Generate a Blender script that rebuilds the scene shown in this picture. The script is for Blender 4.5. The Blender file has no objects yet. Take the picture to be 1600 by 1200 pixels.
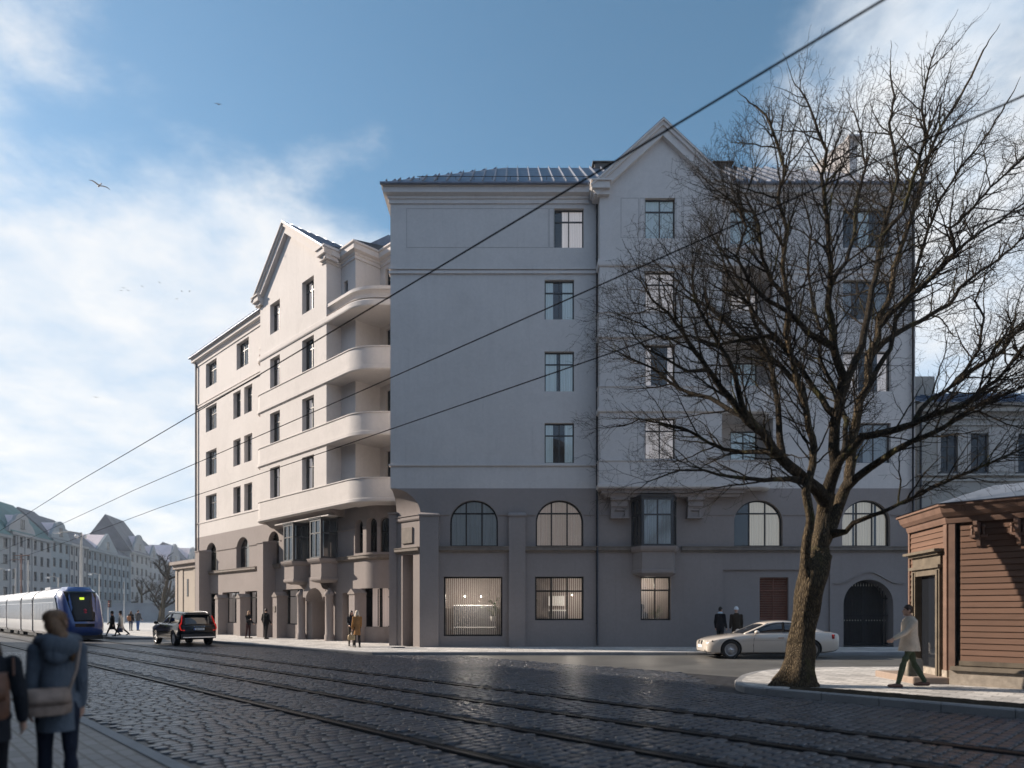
import bpy, bmesh, math, random
import numpy as np
from mathutils import Vector, Matrix, kdtree
R_ = math.radians
SC = bpy.context.scene
COL = SC.collection
F_, H_, HY = 1067.0, 1.75, 956.0          # focal length (in photo pixels), eye height, horizon row
S2 = math.sqrt(.5)
def V(*a): return Vector(a)
def q_(px): return (px-800)/F_
def gp(px, py, z=0.0):
    """ground-level point seen at a photo position"""
    Y = F_*(H_-z)/(py-HY); return V(q_(px)*Y, Y, z)
def at(px, py, Y): return V(q_(px)*Y, Y, H_+(HY-py)/F_*Y)
# ------------------------------------------------------------------ objects
def tag(o, label=None, cat=None, group=None, kind=None):
    if label: o['label'] = label
    if cat: o['category'] = cat
    if group: o['group'] = group
    if kind: o['kind'] = kind
    return o
def empty(name, loc=(0,0,0), rz=0.0, label=None, cat=None, group=None):
    o = bpy.data.objects.new(name, None); COL.objects.link(o)
    o.location = loc; o.rotation_euler = (0,0,rz); o.empty_display_size = .2
    return tag(o, label, cat, group)
def origin_of(p):
    o = Vector((0,0,0))
    while p is not None:
        o += Vector(p.location); p = p.parent
    return o
def copy_tree(o, parent=None):
    c = o.copy(); COL.objects.link(c); c.parent = parent
    for ch in list(o.children): copy_tree(ch, c)
    return c
class MB:
    """collects faces of one mesh object"""
    def __init__(s): s.v=[]; s.f=[]; s.m=[]; s.sm=[]
    def add(s, verts, faces, mi=0, smooth=False):
        b=len(s.v); s.v += [tuple(p) for p in verts]
        for f in faces: s.f.append([b+i for i in f]); s.m.append(mi); s.sm.append(smooth)
    def poly(s, pts, mi=0): s.add(pts, [list(range(len(pts)))], mi)
    def hexa(s, a, mi=0):
        s.add(a, [(3,2,1,0),(4,5,6,7),(0,1,5,4),(1,2,6,5),(2,3,7,6),(3,0,4,7)], mi)
    def box(s, x0,x1,y0,y1,z0,z1, mi=0):
        s.hexa([(x0,y0,z0),(x1,y0,z0),(x1,y1,z0),(x0,y1,z0),(x0,y0,z1),(x1,y0,z1),(x1,y1,z1),(x0,y1,z1)], mi)
    def fbox(s, F, u0,u1,z0,z1,w0,w1, mi=0):
        s.hexa([F(u0,z0,w0),F(u0,z0,w1),F(u1,z0,w1),F(u1,z0,w0),F(u0,z1,w0),F(u0,z1,w1),F(u1,z1,w1),F(u1,z1,w0)], mi)
    def strip(s, rows, mi=0, smooth=False, closed=False, close_rows=False):
        """quads between successive rows of equal length"""
        n=len(rows[0]); pts=[p for r in rows for p in r]; fs=[]
        K=len(rows)
        for k in range(K if close_rows else K-1):
            k2=(k+1)%K
            for i in range(n if closed else n-1):
                j=(i+1)%n; fs.append((k*n+i,k*n+j,k2*n+j,k2*n+i))
        s.add(pts, fs, mi, smooth)
    def loft(s, rings, mi=0, smooth=True, caps=True):
        s.strip(rings, mi, smooth, closed=True)
        if caps:
            s.poly(list(reversed(rings[0])), mi); s.poly(rings[-1], mi)
    def tube(s, pts, r, n=6, mi=0, smooth=True, caps=True):
        pts=[Vector(p) for p in pts]; rings=[]
        for i,p in enumerate(pts):
            d=(pts[min(i+1,len(pts)-1)]-pts[max(i-1,0)])
            if d.length<1e-9: d=Vector((0,0,1))
            d.normalize(); a=d.cross(Vector((0,0,1)) if abs(d.z)<.95 else Vector((1,0,0))).normalized(); b=d.cross(a)
            rr=r[i] if isinstance(r,(list,tuple)) else r
            rings.append([p+(a*math.cos(t)+b*math.sin(t))*rr for t in [2*math.pi*k/n for k in range(n)]])
        s.loft(rings, mi, smooth, caps)
    def lathe(s, prof, c=(0,0,0), n=16, mi=0, smooth=True, axis='z'):
        rings=[]
        for r,z in prof:
            ring=[]
            for k in range(n):
                t=2*math.pi*k/n; x,y=r*math.cos(t), r*math.sin(t)
                if axis=='z': p=(c[0]+x,c[1]+y,c[2]+z)
                elif axis=='y': p=(c[0]+x,c[1]+z,c[2]-y)
                else: p=(c[0]+z,c[1]+x,c[2]+y)
                ring.append(p)
            rings.append(ring)
        s.loft(rings, mi, smooth, True)
    def ball(s, c, r, mi=0, n=12, m=8):
        rx,ry,rz = r if isinstance(r,(list,tuple)) else (r,r,r); rings=[]
        for i in range(1,m):
            a=math.pi*i/m
            rings.append([(c[0]+rx*math.sin(a)*math.cos(2*math.pi*k/n), c[1]+ry*math.sin(a)*math.sin(2*math.pi*k/n), c[2]-rz*math.cos(a)) for k in range(n)])
        s.strip(rings, mi, True, closed=True)
        s.add([(c[0],c[1],c[2]-rz)]+rings[0], [(0,1+(k+1)%n,1+k) for k in range(n)], mi, True)
        s.add([(c[0],c[1],c[2]+rz)]+rings[-1], [(0,1+k,1+(k+1)%n) for k in range(n)], mi, True)
    def prism(s, prof, fn, a, b, mi=0):
        """profile [(x,y)] swept from a to b; fn(x,y,t) -> point"""
        A=[fn(x,y,a) for x,y in prof]; B=[fn(x,y,b) for x,y in prof]
        s.loft([A,B], mi, False, True)
    def build(s, name, mats, parent=None, bevel=0.0, local=False, weld=False, fixn=True):
        o0 = Vector((0,0,0)) if (local or parent is None) else origin_of(parent)
        me=bpy.data.meshes.new(name)
        vs = s.v if (local or parent is None) else [(p[0]-o0.x,p[1]-o0.y,p[2]-o0.z) for p in s.v]
        me.from_pydata(vs, [], s.f)
        if not isinstance(mats,(list,tuple)): mats=[mats]
        for m in mats: me.materials.append(m)
        me.polygons.foreach_set('material_index', s.m)
        me.polygons.foreach_set('use_smooth', s.sm)
        if fixn or weld:
            bm=bmesh.new(); bm.from_mesh(me)
            if weld: bmesh.ops.remove_doubles(bm, verts=bm.verts, dist=1e-4)
            if fixn: bmesh.ops.recalc_face_normals(bm, faces=bm.faces)
            bm.to_mesh(me); bm.free()
        me.update()
        o=bpy.data.objects.new(name, me); COL.objects.link(o)
        if parent is not None: o.parent=parent
        if bevel:
            b=o.modifiers.new('bevel','BEVEL'); b.width=bevel; b.segments=2; b.limit_method='ANGLE'; b.angle_limit=R_(40)
        return o
class Fr:
    """flat vertical wall frame: F(u,z,w): u along the wall (to the right), z up, w outward"""
    def __init__(s, o, U): s.o=Vector((o[0],o[1],0)); s.U=Vector((U[0],U[1],0)).normalized(); s.N=Vector((s.U.y,-s.U.x,0))
    def __call__(s,u,z,w=0.0): p=s.o+s.U*u+s.N*w; return (p.x,p.y,z)
    def u(s,px,w=0.0):
        q=q_(px); o=s.o+s.N*w; return (q*o.y-o.x)/(s.U.x-q*s.U.y)
    def z(s,px,py,w=0.0):
        u=s.u(px,w); Y=s.o.y+s.N.y*w+s.U.y*u; return H_+(HY-py)/F_*Y
    def off(s,w): return Fr(s.o+s.N*w, s.U)
    def segs(s,u0,u1): return [u0,u1]
class PathFr:
    """curved wall: arclength along a dense polyline"""
    def __init__(s, pts):
        s.p=[Vector((p[0],p[1],0)) for p in pts]; s.d=[0.0]
        for a,b in zip(s.p,s.p[1:]): s.d.append(s.d[-1]+(b-a).length)
        s.L=s.d[-1]
        s.nv=[]
        for i in range(len(s.p)):
            t=(s.p[min(i+1,len(s.p)-1)]-s.p[max(i-1,0)]).normalized(); s.nv.append(Vector((t.y,-t.x,0)))
    def __call__(s,u,z,w=0.0):
        u=max(0,min(s.L,u)); i=0
        while i<len(s.d)-2 and s.d[i+1]<u: i+=1
        k=(u-s.d[i])/(s.d[i+1]-s.d[i]); p=s.p[i].lerp(s.p[i+1],k); n=s.nv[i].lerp(s.nv[i+1],k).normalized()
        p=p+n*w; return (p.x,p.y,z)
    def u(s,px):
        q=q_(px); best=None
        for i,(a,b) in enumerate(zip(s.p,s.p[1:])):
            fa,fb=a.x-q*a.y, b.x-q*b.y
            if fa*fb<=0: best=s.d[i]+(s.d[i+1]-s.d[i])*(fa/(fa-fb) if fa!=fb else 0)
        return best
    def segs(s,u0,u1): return [u0]+[d for d in s.d if u0+1e-4<d<u1-1e-4]+[u1]
def arc(c, r, a0, a1, n=10): return [(c[0]+r*math.cos(a0+(a1-a0)*k/n), c[1]+r*math.sin(a0+(a1-a0)*k/n)) for k in range(n+1)]
def arch_pts(u0,u1,zs,rise,n=18):
    c=(u0+u1)/2; a=(u1-u0)/2
    return [(c-a*math.cos(math.pi*k/n), zs+rise*math.sin(math.pi*k/n)) for k in range(n+1)]
def wall(mb, F, u0,u1,z0,z1, ops=(), depth=.2, mi=0, back=None):
    """wall face with openings (u0,u1,z0,z1[,rise][,depth]) and their reveals"""
    us=sorted({u0,u1}|{x for o in ops for x in o[:2]}); zs=sorted({z0,z1}|{x for o in ops for x in o[2:4]})
    for a,b in zip(us,us[1:]):
        if b-a<1e-5: continue
        for c,d in zip(zs,zs[1:]):
            if d-c<1e-5: continue
            m=((a+b)/2,(c+d)/2)
            if any(o[0]<m[0]<o[1] and o[2]<m[1]<o[3] for o in ops): continue
            sg=F.segs(a,b)
            for x,y in zip(sg,sg[1:]): mb.poly([F(x,c),F(y,c),F(y,d),F(x,d)],mi)
    for o in ops:
        a,b,c,d=o[:4]; rise=o[4] if len(o)>4 else 0; dp=o[5] if len(o)>5 else depth
        sg=F.segs(a,b)
        for x,y in zip(sg,sg[1:]): mb.poly([F(x,c),F(x,c,-dp),F(y,c,-dp),F(y,c)],mi)
        zt=d-rise
        mb.poly([F(a,c),F(a,zt),F(a,zt,-dp),F(a,c,-dp)],mi); mb.poly([F(b,zt),F(b,c),F(b,c,-dp),F(b,zt,-dp)],mi)
        if rise:
            P=arch_pts(a,b,zt,rise)
            for (x,y),(x2,y2) in zip(P,P[1:]):
                mb.poly([F(x,y),F(x2,y2),F(x2,d),F(x,d)],mi)
                mb.add([F(x,y),F(x2,y2),F(x2,y2,-dp),F(x,y,-dp)],[(0,3,2,1)],mi,True)
        else:
            for x,y in zip(sg,sg[1:]): mb.poly([F(x,d),F(y,d),F(y,d,-dp),F(x,d,-dp)],mi)
# ------------------------------------------------------------------ materials
def nt(name):
    m=bpy.data.materials.new(name); m.use_nodes=True; t=m.node_tree; t.nodes.clear()
    out=t.nodes.new('ShaderNodeOutputMaterial'); return m,t,out
def nd(t,kind,**kw):
    n=t.nodes.new('ShaderNode'+kind)
    for k,v in kw.items():
        if k.startswith('i_'): n.inputs[k[2:].replace('_',' ')].default_value=v
        else: setattr(n,k,v)
    return n
def ramp(t, fac, stops):
    r=t.nodes.new('ShaderNodeValToRGB'); e=r.color_ramp.elements
    while len(e)>1: e.remove(e[-1])
    e[0].position=stops[0][0]; e[0].color=(*stops[0][1],1)
    for p,c in stops[1:]:
        x=e.new(p); x.color=(*c,1)
    t.links.new(fac, r.inputs['Fac']); return r.outputs['Color']
def math_(t,op,a,b=None,clamp=False):
    n=t.nodes.new('ShaderNodeMath'); n.operation=op; n.use_clamp=clamp
    for i,x in enumerate((a,b)):
        if x is None: continue
        if isinstance(x,(int,float)): n.inputs[i].default_value=x
        else: t.links.new(x,n.inputs[i])
    return n.outputs[0]
def noise(t, vec, scale, detail=6, rough=.6, dist=0.0):
    n=t.nodes.new('ShaderNodeTexNoise'); n.inputs['Scale'].default_value=scale; n.inputs['Detail'].default_value=detail
    n.inputs['Roughness'].default_value=rough; n.inputs['Distortion'].default_value=dist
    if vec is not None: t.links.new(vec,n.inputs['Vector'])
    return n.outputs['Fac']
def mixc(t,fac,a,b,mode='MIX'):
    n=t.nodes.new('ShaderNodeMix'); n.data_type='RGBA'; n.blend_type=mode
    for s,x in ((0,fac),(6,a),(7,b)):
        if isinstance(x,(int,float)): n.inputs[s].default_value=x
        elif isinstance(x,tuple): n.inputs[s].default_value=(*x,1) if len(x)==3 else x
        else: t.links.new(x,n.inputs[s])
    return n.outputs[2]
def pos(t):
    return t.nodes.new('ShaderNodeNewGeometry').outputs['Position']
def objc(t):
    return t.nodes.new('ShaderNodeTexCoord').outputs['Object']
def bsdf(t,out,col,rough=.7,metal=0.0,spec=.5,normal=None,coat=0.0):
    b=t.nodes.new('ShaderNodeBsdfPrincipled')
    for nm,x in (('Base Color',col),('Roughness',rough),('Metallic',metal)):
        if isinstance(x,tuple): b.inputs[nm].default_value=(*x,1)
        elif isinstance(x,(int,float)): b.inputs[nm].default_value=x
        else: t.links.new(x,b.inputs[nm])
    b.inputs['Specular IOR Level'].default_value=spec
    b.inputs['Coat Weight'].default_value=coat
    if normal is not None: t.links.new(normal,b.inputs['Normal'])
    t.links.new(b.outputs[0],out.inputs['Surface']); return b
def bump(t,h,strength=.3,dist=.02):
    n=t.nodes.new('ShaderNodeBump'); n.inputs['Strength'].default_value=strength; n.inputs['Distance'].default_value=dist
    t.links.new(h,n.inputs['Height']); return n.outputs[0]
def vscale(t,vec,s):
    n=t.nodes.new('ShaderNodeMapping'); n.inputs['Scale'].default_value=s; t.links.new(vec,n.inputs['Vector']); return n.outputs[0]
def simple(name,col,rough=.6,metal=0.0,var=.12,scale=6.0,bmp=0.0,spec=.5,coat=0.0,local=True):
    m,t,out=nt(name); c=objc(t) if local else pos(t)
    n=noise(t,c,scale,5,.6)
    a=tuple(max(0,x*(1-var)) for x in col); b=tuple(min(1,x*(1+var)) for x in col)
    cc=ramp(t,n,[(.3,a),(.7,b)])
    nm=bump(t,noise(t,c,scale*12,4,.6),bmp,.01) if bmp else None
    bsdf(t,out,cc,rough,metal,spec,nm,coat); return m
def plaster(name,col,stain=.16,scale=1.0):
    m,t,out=nt(name); p=pos(t)
    big=noise(t,p,.35*scale,5,.6,.3); fine=noise(t,p,7,6,.7)
    streak=noise(t,vscale(t,p,(2.6,2.6,.16)),1.0,5,.65)
    c1=ramp(t,big,[(.3,tuple(x*(1-stain) for x in col)),(.72,col)])
    c2=mixc(t,math_(t,'MULTIPLY',ramp(t,streak,[(.46,(0,0,0)),(.8,(1,1,1))]),.3),c1,tuple(x*.72 for x in col))
    c3=mixc(t,.35,c2,ramp(t,fine,[(.3,tuple(x*.84 for x in col)),(.7,tuple(min(1,x*1.1) for x in col))]))
    pt=noise(t,p,.9,2,.4,1.2); c3=mixc(t,math_(t,'MULTIPLY',ramp(t,pt,[(.60,(0,0,0)),(.63,(1,1,1))]),.22),c3,tuple(x*.80 for x in col))
    dr=noise(t,vscale(t,p,(7,7,.35)),1.0,4,.6); c3=mixc(t,math_(t,'MULTIPLY',ramp(t,dr,[(.60,(0,0,0)),(.78,(1,1,1))]),.28),c3,tuple(x*.62 for x in col))
    h=math_(t,'ADD',noise(t,p,38,4,.7),math_(t,'MULTIPLY',noise(t,p,5,3,.5),1.2))
    bsdf(t,out,c3,.88,0,.3,bump(t,h,.22,.012)); return m
def emis(name,col,st):
    m,t,out=nt(name); e=nd(t,'Emission'); e.inputs[0].default_value=(*col,1); e.inputs[1].default_value=st
    t.links.new(e.outputs[0],out.inputs['Surface']); return m
def glass(name,tint=(.8,.86,.9),ior=1.95,bumpy=.0):
    m,t,out=nt(name)
    g=nd(t,'BsdfGlossy'); g.inputs['Roughness'].default_value=.01
    tr=nd(t,'BsdfTransparent'); tr.inputs[0].default_value=(*tint,1)
    fr=nd(t,'Fresnel'); fr.inputs[0].default_value=ior
    if bumpy:
        b=bump(t,noise(t,pos(t),1.3,2,.5),bumpy,.05); t.links.new(b,g.inputs['Normal']); 
    mx=nd(t,'MixShader'); t.links.new(fr.outputs[0],mx.inputs[0]); t.links.new(tr.outputs[0],mx.inputs[1]); t.links.new(g.outputs[0],mx.inputs[2])
    t.links.new(mx.outputs[0],out.inputs['Surface']); return m
def curtain_mat(name,col,glow=0.0,gcol=(1,.85,.75)):  # glow puts the room light into the cloth itself
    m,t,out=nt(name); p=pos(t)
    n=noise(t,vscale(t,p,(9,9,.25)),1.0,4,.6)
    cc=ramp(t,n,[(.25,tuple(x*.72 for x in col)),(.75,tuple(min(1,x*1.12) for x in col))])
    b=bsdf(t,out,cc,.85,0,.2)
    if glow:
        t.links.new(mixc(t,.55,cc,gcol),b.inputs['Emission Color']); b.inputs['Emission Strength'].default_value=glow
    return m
def cloth(name,col,rough=.9,var=.25):
    m,t,out=nt(name); c=objc(t); f=noise(t,vscale(t,c,(1,1,.55)),9,4,.5,1.6); n=noise(t,c,3,4,.6); w=noise(t,c,260,2,.5)
    cc=mixc(t,.5,ramp(t,n,[(.3,tuple(x*(1-var) for x in col)),(.7,tuple(min(1,x*(1+var)) for x in col))]),ramp(t,w,[(.3,(.7,.7,.7)),(.7,(1.1,1.1,1.1))]),'MULTIPLY')
    bsdf(t,out,cc,rough,0,.2,bump(t,f,.75,.03)); return m
M={}
M['wall']=plaster('plaster_light',(.625,.588,.565))
M['base']=plaster('plaster_taupe',(.30,.263,.25),.2)
M['trim']=plaster('plaster_trim',(.63,.59,.565),.1)
M['sill']=simple('stone_sill',(.17,.145,.125),.8,0,.2,3,.2,local=False)
M['capm']=simple('stone_cap',(.25,.215,.195),.85,0,.2,3,.2,local=False)
M['frame']=simple('frame_grey',(.045,.046,.05),.45,0,.15)
M['framew']=simple('frame_black',(.012,.012,.013),.4,0,.15)
M['glass']=glass('window_glass',(.78,.84,.88),2.0,.04)
M['shopglass']=glass('shop_glass',(.9,.93,.94),1.6,.02)
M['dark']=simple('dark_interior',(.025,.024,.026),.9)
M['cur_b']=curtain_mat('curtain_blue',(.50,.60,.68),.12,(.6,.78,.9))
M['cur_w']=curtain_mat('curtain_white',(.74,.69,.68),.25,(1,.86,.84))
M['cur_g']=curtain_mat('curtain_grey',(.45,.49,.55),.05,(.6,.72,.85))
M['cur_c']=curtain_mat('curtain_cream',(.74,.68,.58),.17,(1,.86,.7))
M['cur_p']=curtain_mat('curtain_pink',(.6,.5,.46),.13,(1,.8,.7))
M['room']=simple('room_wall',(.25,.215,.20),.8,0,.1)
M['roomd']=simple('room_dark_grey',(.05,.055,.065),.7,0,.15)
M['bulb']=emis('lamp_glow',(1,.86,.68),70)
def slatm():
    m,t,out=nt('blind_slat'); d=nd(t,'BsdfDiffuse'); d.inputs[0].default_value=(.74,.73,.73,1); e=nd(t,'BsdfTranslucent'); e.inputs[0].default_value=(.66,.62,.6,1); x=nd(t,'MixShader'); x.inputs[0].default_value=.5
    t.links.new(d.outputs[0],x.inputs[1]); t.links.new(e.outputs[0],x.inputs[2]); t.links.new(x.outputs[0],out.inputs['Surface']); return m
M['blind']=slatm()
M['zinc']=simple('zinc_roof',(.16,.18,.225),.45,.6,.22,2.2,.05)
M['pipe']=simple('downpipe_metal',(.06,.06,.065),.35,.8,.2)
M['black']=simple('black_paint',(.012,.012,.013),.45); M['wire']=simple('dark_wire',(.010,.010,.011),1.0,spec=.02)
M['iron']=simple('wrought_iron',(.02,.02,.022),.5,.5)
M['shutter']=simple('rusty_shutter',(.17,.062,.035),.6,0,.25,5)
M['darkmetal']=simple('dark_rail_steel',(.035,.034,.034),.38,.7,.3,3)
M['rubber']=simple('rubber',(.015,.015,.016),.8)
M['white']=simple('white_paint',(.75,.75,.76),.5,0,.06)
M['plate']=simple('plate_white',(.8,.8,.78),.5,0,.04)
M['plant']=simple('leaf_green',(.06,.13,.035),.5,0,.4,20)
M['skin']=simple('skin',(.55,.33,.24),.55,0,.08,30)
M['gold']=simple('pale_spear_tip',(.45,.42,.36),.4,.3)
# ------------------------------------------------------------------ camera, sky, sun
cam=bpy.data.cameras.new('camera'); co=bpy.data.objects.new('camera',cam); COL.objects.link(co)
co.location=(0,0,H_); co.rotation_euler=(R_(90),0,0)
cam.sensor_width=36; cam.lens=36*F_/1600; cam.shift_y=(HY-600)/1600; cam.clip_end=4000; cam.clip_start=.05
cam.dof.use_dof=True; cam.dof.focus_distance=26; cam.dof.aperture_fstop=.62
SC.camera=co
SC.view_settings.view_transform='Standard'; SC.view_settings.look='None'; SC.view_settings.exposure=EXPO if 'EXPO' in globals() else .90; SC.view_settings.gamma=1
SUN_AZ, SUN_EL = 17.0, 26.0      # degrees behind the left-right axis, elevation
sv=V(-math.cos(R_(SUN_AZ))*math.cos(R_(SUN_EL)), math.sin(R_(SUN_AZ))*math.cos(R_(SUN_EL)), math.sin(R_(SUN_EL)))
sl=bpy.data.lights.new('sun','SUN'); sl.energy=4.5; sl.angle=R_(.5); sl.color=(1,.875,.745)
so=bpy.data.objects.new('sun',sl); COL.objects.link(so); so.rotation_euler=(-sv).to_track_quat('-Z','Y').to_euler(); so.location=(-60,20,50)
W=bpy.data.worlds.new('World'); SC.world=W; W.use_nodes=True; t=W.node_tree; t.nodes.clear()
out=t.nodes.new('ShaderNodeOutputWorld')
sky=t.nodes.new('ShaderNodeTexSky'); sky.sky_type='NISHITA'; sky.sun_disc=False; sky.sun_elevation=R_(SUN_EL); sky.sun_rotation=R_(-(90-SUN_AZ))
sky.air_density=1.0; sky.dust_density=.4; sky.ozone_density=1.2; sky.altitude=0
bg=nd(t,'Background'); bg.inputs[1].default_value=.088
hsv=nd(t,'HueSaturation'); hsv.inputs['Saturation'].default_value=1.1; hsv.inputs['Hue'].default_value=.486; t.links.new(sky.outputs[0],hsv.inputs['Color'])
t.links.new(hsv.outputs[0],bg.inputs[0])
gen=nd(t,'TexCoord').outputs['Generated']
sep=nd(t,'SeparateXYZ'); t.links.new(gen,sep.inputs[0])
X,Yv,Z=sep.outputs
den=math_(t,'ADD',math_(t,'MAXIMUM',Z,0.0),.28)
cmb=nd(t,'CombineXYZ'); t.links.new(math_(t,'DIVIDE',X,den),cmb.inputs[0]); t.links.new(math_(t,'DIVIDE',Yv,den),cmb.inputs[1]); t.links.new(math_(t,'MULTIPLY',Z,1.2),cmb.inputs[2])
cv=cmb.outputs[0]
n1=noise(t,vscale(t,cv,(1.0,1.1,1)),1.55,10,.56,.25); n2=noise(t,cv,4.6,9,.6,.15)
n=math_(t,'ADD',math_(t,'MULTIPLY',n1,.72),math_(t,'MULTIPLY',n2,.28))
# more cloud towards the low sky and the west
az=nd(t,'MapRange'); az.inputs['From Min'].default_value=-.55; az.inputs['From Max'].default_value=.08; az.inputs['To Min'].default_value=.22; az.inputs['To Max'].default_value=-.05; t.links.new(X,az.inputs[0])
ea=nd(t,'MapRange'); ea.inputs['From Min'].default_value=.16; ea.inputs['From Max'].default_value=.42; ea.inputs['To Min'].default_value=0; ea.inputs['To Max'].default_value=.33; t.links.new(X,ea.inputs[0])
lo=nd(t,'MapRange'); lo.inputs['From Min'].default_value=.30; lo.inputs['From Max'].default_value=.52; lo.inputs['To Min'].default_value=.27; lo.inputs['To Max'].default_value=-.175; t.links.new(Z,lo.inputs[0])
bk=nd(t,'MapRange'); bk.inputs['From Min'].default_value=.1; bk.inputs['From Max'].default_value=-.5; bk.inputs['To Min'].default_value=0; bk.inputs['To Max'].default_value=.34; t.links.new(Yv,bk.inputs[0])  # added cloud behind the camera, out of view, brightens the shaded fronts
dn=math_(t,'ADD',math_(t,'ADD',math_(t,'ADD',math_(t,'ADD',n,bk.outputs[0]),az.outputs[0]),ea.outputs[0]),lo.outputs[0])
cl=nd(t,'MapRange'); cl.interpolation_type='SMOOTHSTEP'
cl.inputs['From Min'].default_value=.50; cl.inputs['From Max'].default_value=.70; t.links.new(dn,cl.inputs[0])
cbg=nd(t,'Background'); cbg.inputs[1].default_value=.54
bt=nd(t,'MapRange'); bt.inputs['From Min'].default_value=.15; bt.inputs['From Max'].default_value=-.35; t.links.new(Yv,bt.inputs[0])  # blue tint for the added rear cloud
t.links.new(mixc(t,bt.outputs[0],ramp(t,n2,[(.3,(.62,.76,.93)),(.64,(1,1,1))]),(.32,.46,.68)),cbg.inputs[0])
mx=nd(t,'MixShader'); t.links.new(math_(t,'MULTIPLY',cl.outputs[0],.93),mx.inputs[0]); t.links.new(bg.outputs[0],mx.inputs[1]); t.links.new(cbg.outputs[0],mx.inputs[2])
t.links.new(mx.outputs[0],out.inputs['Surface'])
SC.cycles.max_bounces=6; SC.cycles.transparent_max_bounces=12; SC.cycles.caustics_reflective=False; SC.cycles.caustics_refractive=False
SC.cycles.sample_clamp_indirect=4
# ------------------------------------------------------------------ the corner apartment building
YR=31.6
FR=Fr((0,YR),(1,0)); FG=Fr((0,YR-.8),(1,0))             # right street front, its gabled bay
SW_,SB_=28.44,26.85                                       # left street front and its bay (x+y)
FW=Fr((SW_-YR,YR),(S2,-S2)); FB=Fr((SB_-YR,YR),(S2,-S2))
GZ=.13; ZB=7.466; ZE=20.95
ROWS=[(18.6,20.42),(15.28,17.12),(11.95,13.8),(8.64,10.49)]
ab=empty('apartment_building',(0,YR,0),label='pale six-storey corner apartment block with two gables and rounded balconies',cat='apartment building')
wl=MB(); wb=MB(); tr=('string_course','trim'); trb=('string_course','base'); sl_=('sill_band','sill')
def offs(pts, w):
    P=[Vector((p[0],p[1])) for p in pts]; out=[]
    def nn(a,b): d=(b-a).normalized(); return Vector((d.y,-d.x))
    for i,p in enumerate(P):
        if i==0: n=nn(P[0],P[1])
        elif i==len(P)-1: n=nn(P[-2],P[-1])
        else:
            a=nn(P[i-1],p); b=nn(p,P[i+1]); n=(a+b)/(1+a.dot(b)) if a.dot(b)>-.9 else a
        out.append((p.x+n.x*w,p.y+n.y*w))
    return out
def sweep(mb, pts, prof, mi=0, smooth=False):
    if isinstance(mb,tuple):
        q=MB(); sweep(q,pts,prof); return q.build(mb[0],M[mb[1]],ab)
    rows=[]
    for w,z in prof: rows.append([(x,y,z) for x,y in offs(pts,w)])
    cols=[[rows[k][i] for k in range(len(prof))] for i in range(len(pts))]
    mb.strip(cols, mi, smooth, closed=True); mb.poly(cols[0],mi); mb.poly(list(reversed(cols[-1])),mi)
def win(F,u0,u1,z0,z1,depth=.18,cur='cur_b',rise=0,mull=(.5,),trans=(.7,),cw=((0,1),),fm='frame',ft=.055,parent=None,sillp=True,gl='glass',back=.7,name='window'):
    parent=parent or ab
    m=MB(); w0,w1=-depth-.03,-depth+.035; du=u1-u0
    if rise: P=arch_pts(u0,u1,z1-rise,rise,20)
    def top(u):
        if not rise: return z1
        x=(u-(u0+u1)/2)/(du/2); return z1-rise+rise*math.sqrt(max(0,1-x*x))
    m.fbox(F,u0,u0+ft,z0,z1-rise,w0,w1); m.fbox(F,u1-ft,u1,z0,z1-rise,w0,w1); m.fbox(F,u0+ft,u1-ft,z0,z0+ft,w0,w1-.002)
    if rise:
        c=(u0+u1)/2; k=1-ft/(du/2); I=[(c+(x-c)*k, z1-rise+(z-z1+rise)*k) for x,z in P]
        rows=[[F(a[0],a[1],w0),F(a[0],a[1],w1),F(b[0],b[1],w1),F(b[0],b[1],w0)] for a,b in zip(P,I)]
        m.strip(rows,closed=True)
    else: m.fbox(F,u0+ft,u1-ft,z1-ft,z1,w0,w1-.002)
    for k in mull:
        u=u0+du*k; m.fbox(F,u-ft*.45,u+ft*.45,z0+ft,top(u)-ft*.6,w0+.004,w1-.006)
    for k in trans:
        z=z0+(z1-z0)*k; e=ft*.6 
        a=0
        if z>z1-rise and rise: a=du/2*(1-math.sqrt(max(0,1-((z-(z1-rise))/rise)**2)))
        m.fbox(F,u0+e+a,u1-e-a,z-ft*.5,z+ft*.5,w0+.008,w1+.004)
    o=m.build(name,M[fm],parent)
    g=MB()
    if rise: g.poly([F(u0,z0,-depth),F(u1,z0,-depth)]+[F(x,z,-depth) for x,z in reversed(P)])
    else: g.poly([F(u0,z0,-depth),F(u1,z0,-depth),F(u1,z1,-depth),F(u0,z1,-depth)])
    if gl: g.build('pane',M[gl],o,fixn=False)
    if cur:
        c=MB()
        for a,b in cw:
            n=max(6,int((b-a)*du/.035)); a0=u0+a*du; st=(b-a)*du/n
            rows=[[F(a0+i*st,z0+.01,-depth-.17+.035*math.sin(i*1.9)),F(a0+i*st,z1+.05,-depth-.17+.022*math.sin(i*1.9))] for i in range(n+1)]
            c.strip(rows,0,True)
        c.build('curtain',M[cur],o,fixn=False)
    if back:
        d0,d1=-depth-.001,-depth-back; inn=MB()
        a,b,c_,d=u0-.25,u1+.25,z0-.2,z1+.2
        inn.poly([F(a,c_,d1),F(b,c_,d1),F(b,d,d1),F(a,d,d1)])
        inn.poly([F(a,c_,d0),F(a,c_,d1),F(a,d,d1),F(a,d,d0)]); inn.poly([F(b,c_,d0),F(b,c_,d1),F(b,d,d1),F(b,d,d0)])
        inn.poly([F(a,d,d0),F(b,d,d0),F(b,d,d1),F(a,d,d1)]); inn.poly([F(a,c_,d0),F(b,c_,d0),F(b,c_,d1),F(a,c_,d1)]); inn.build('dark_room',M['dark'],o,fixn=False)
    return o
rnd=random.Random(5)
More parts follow.
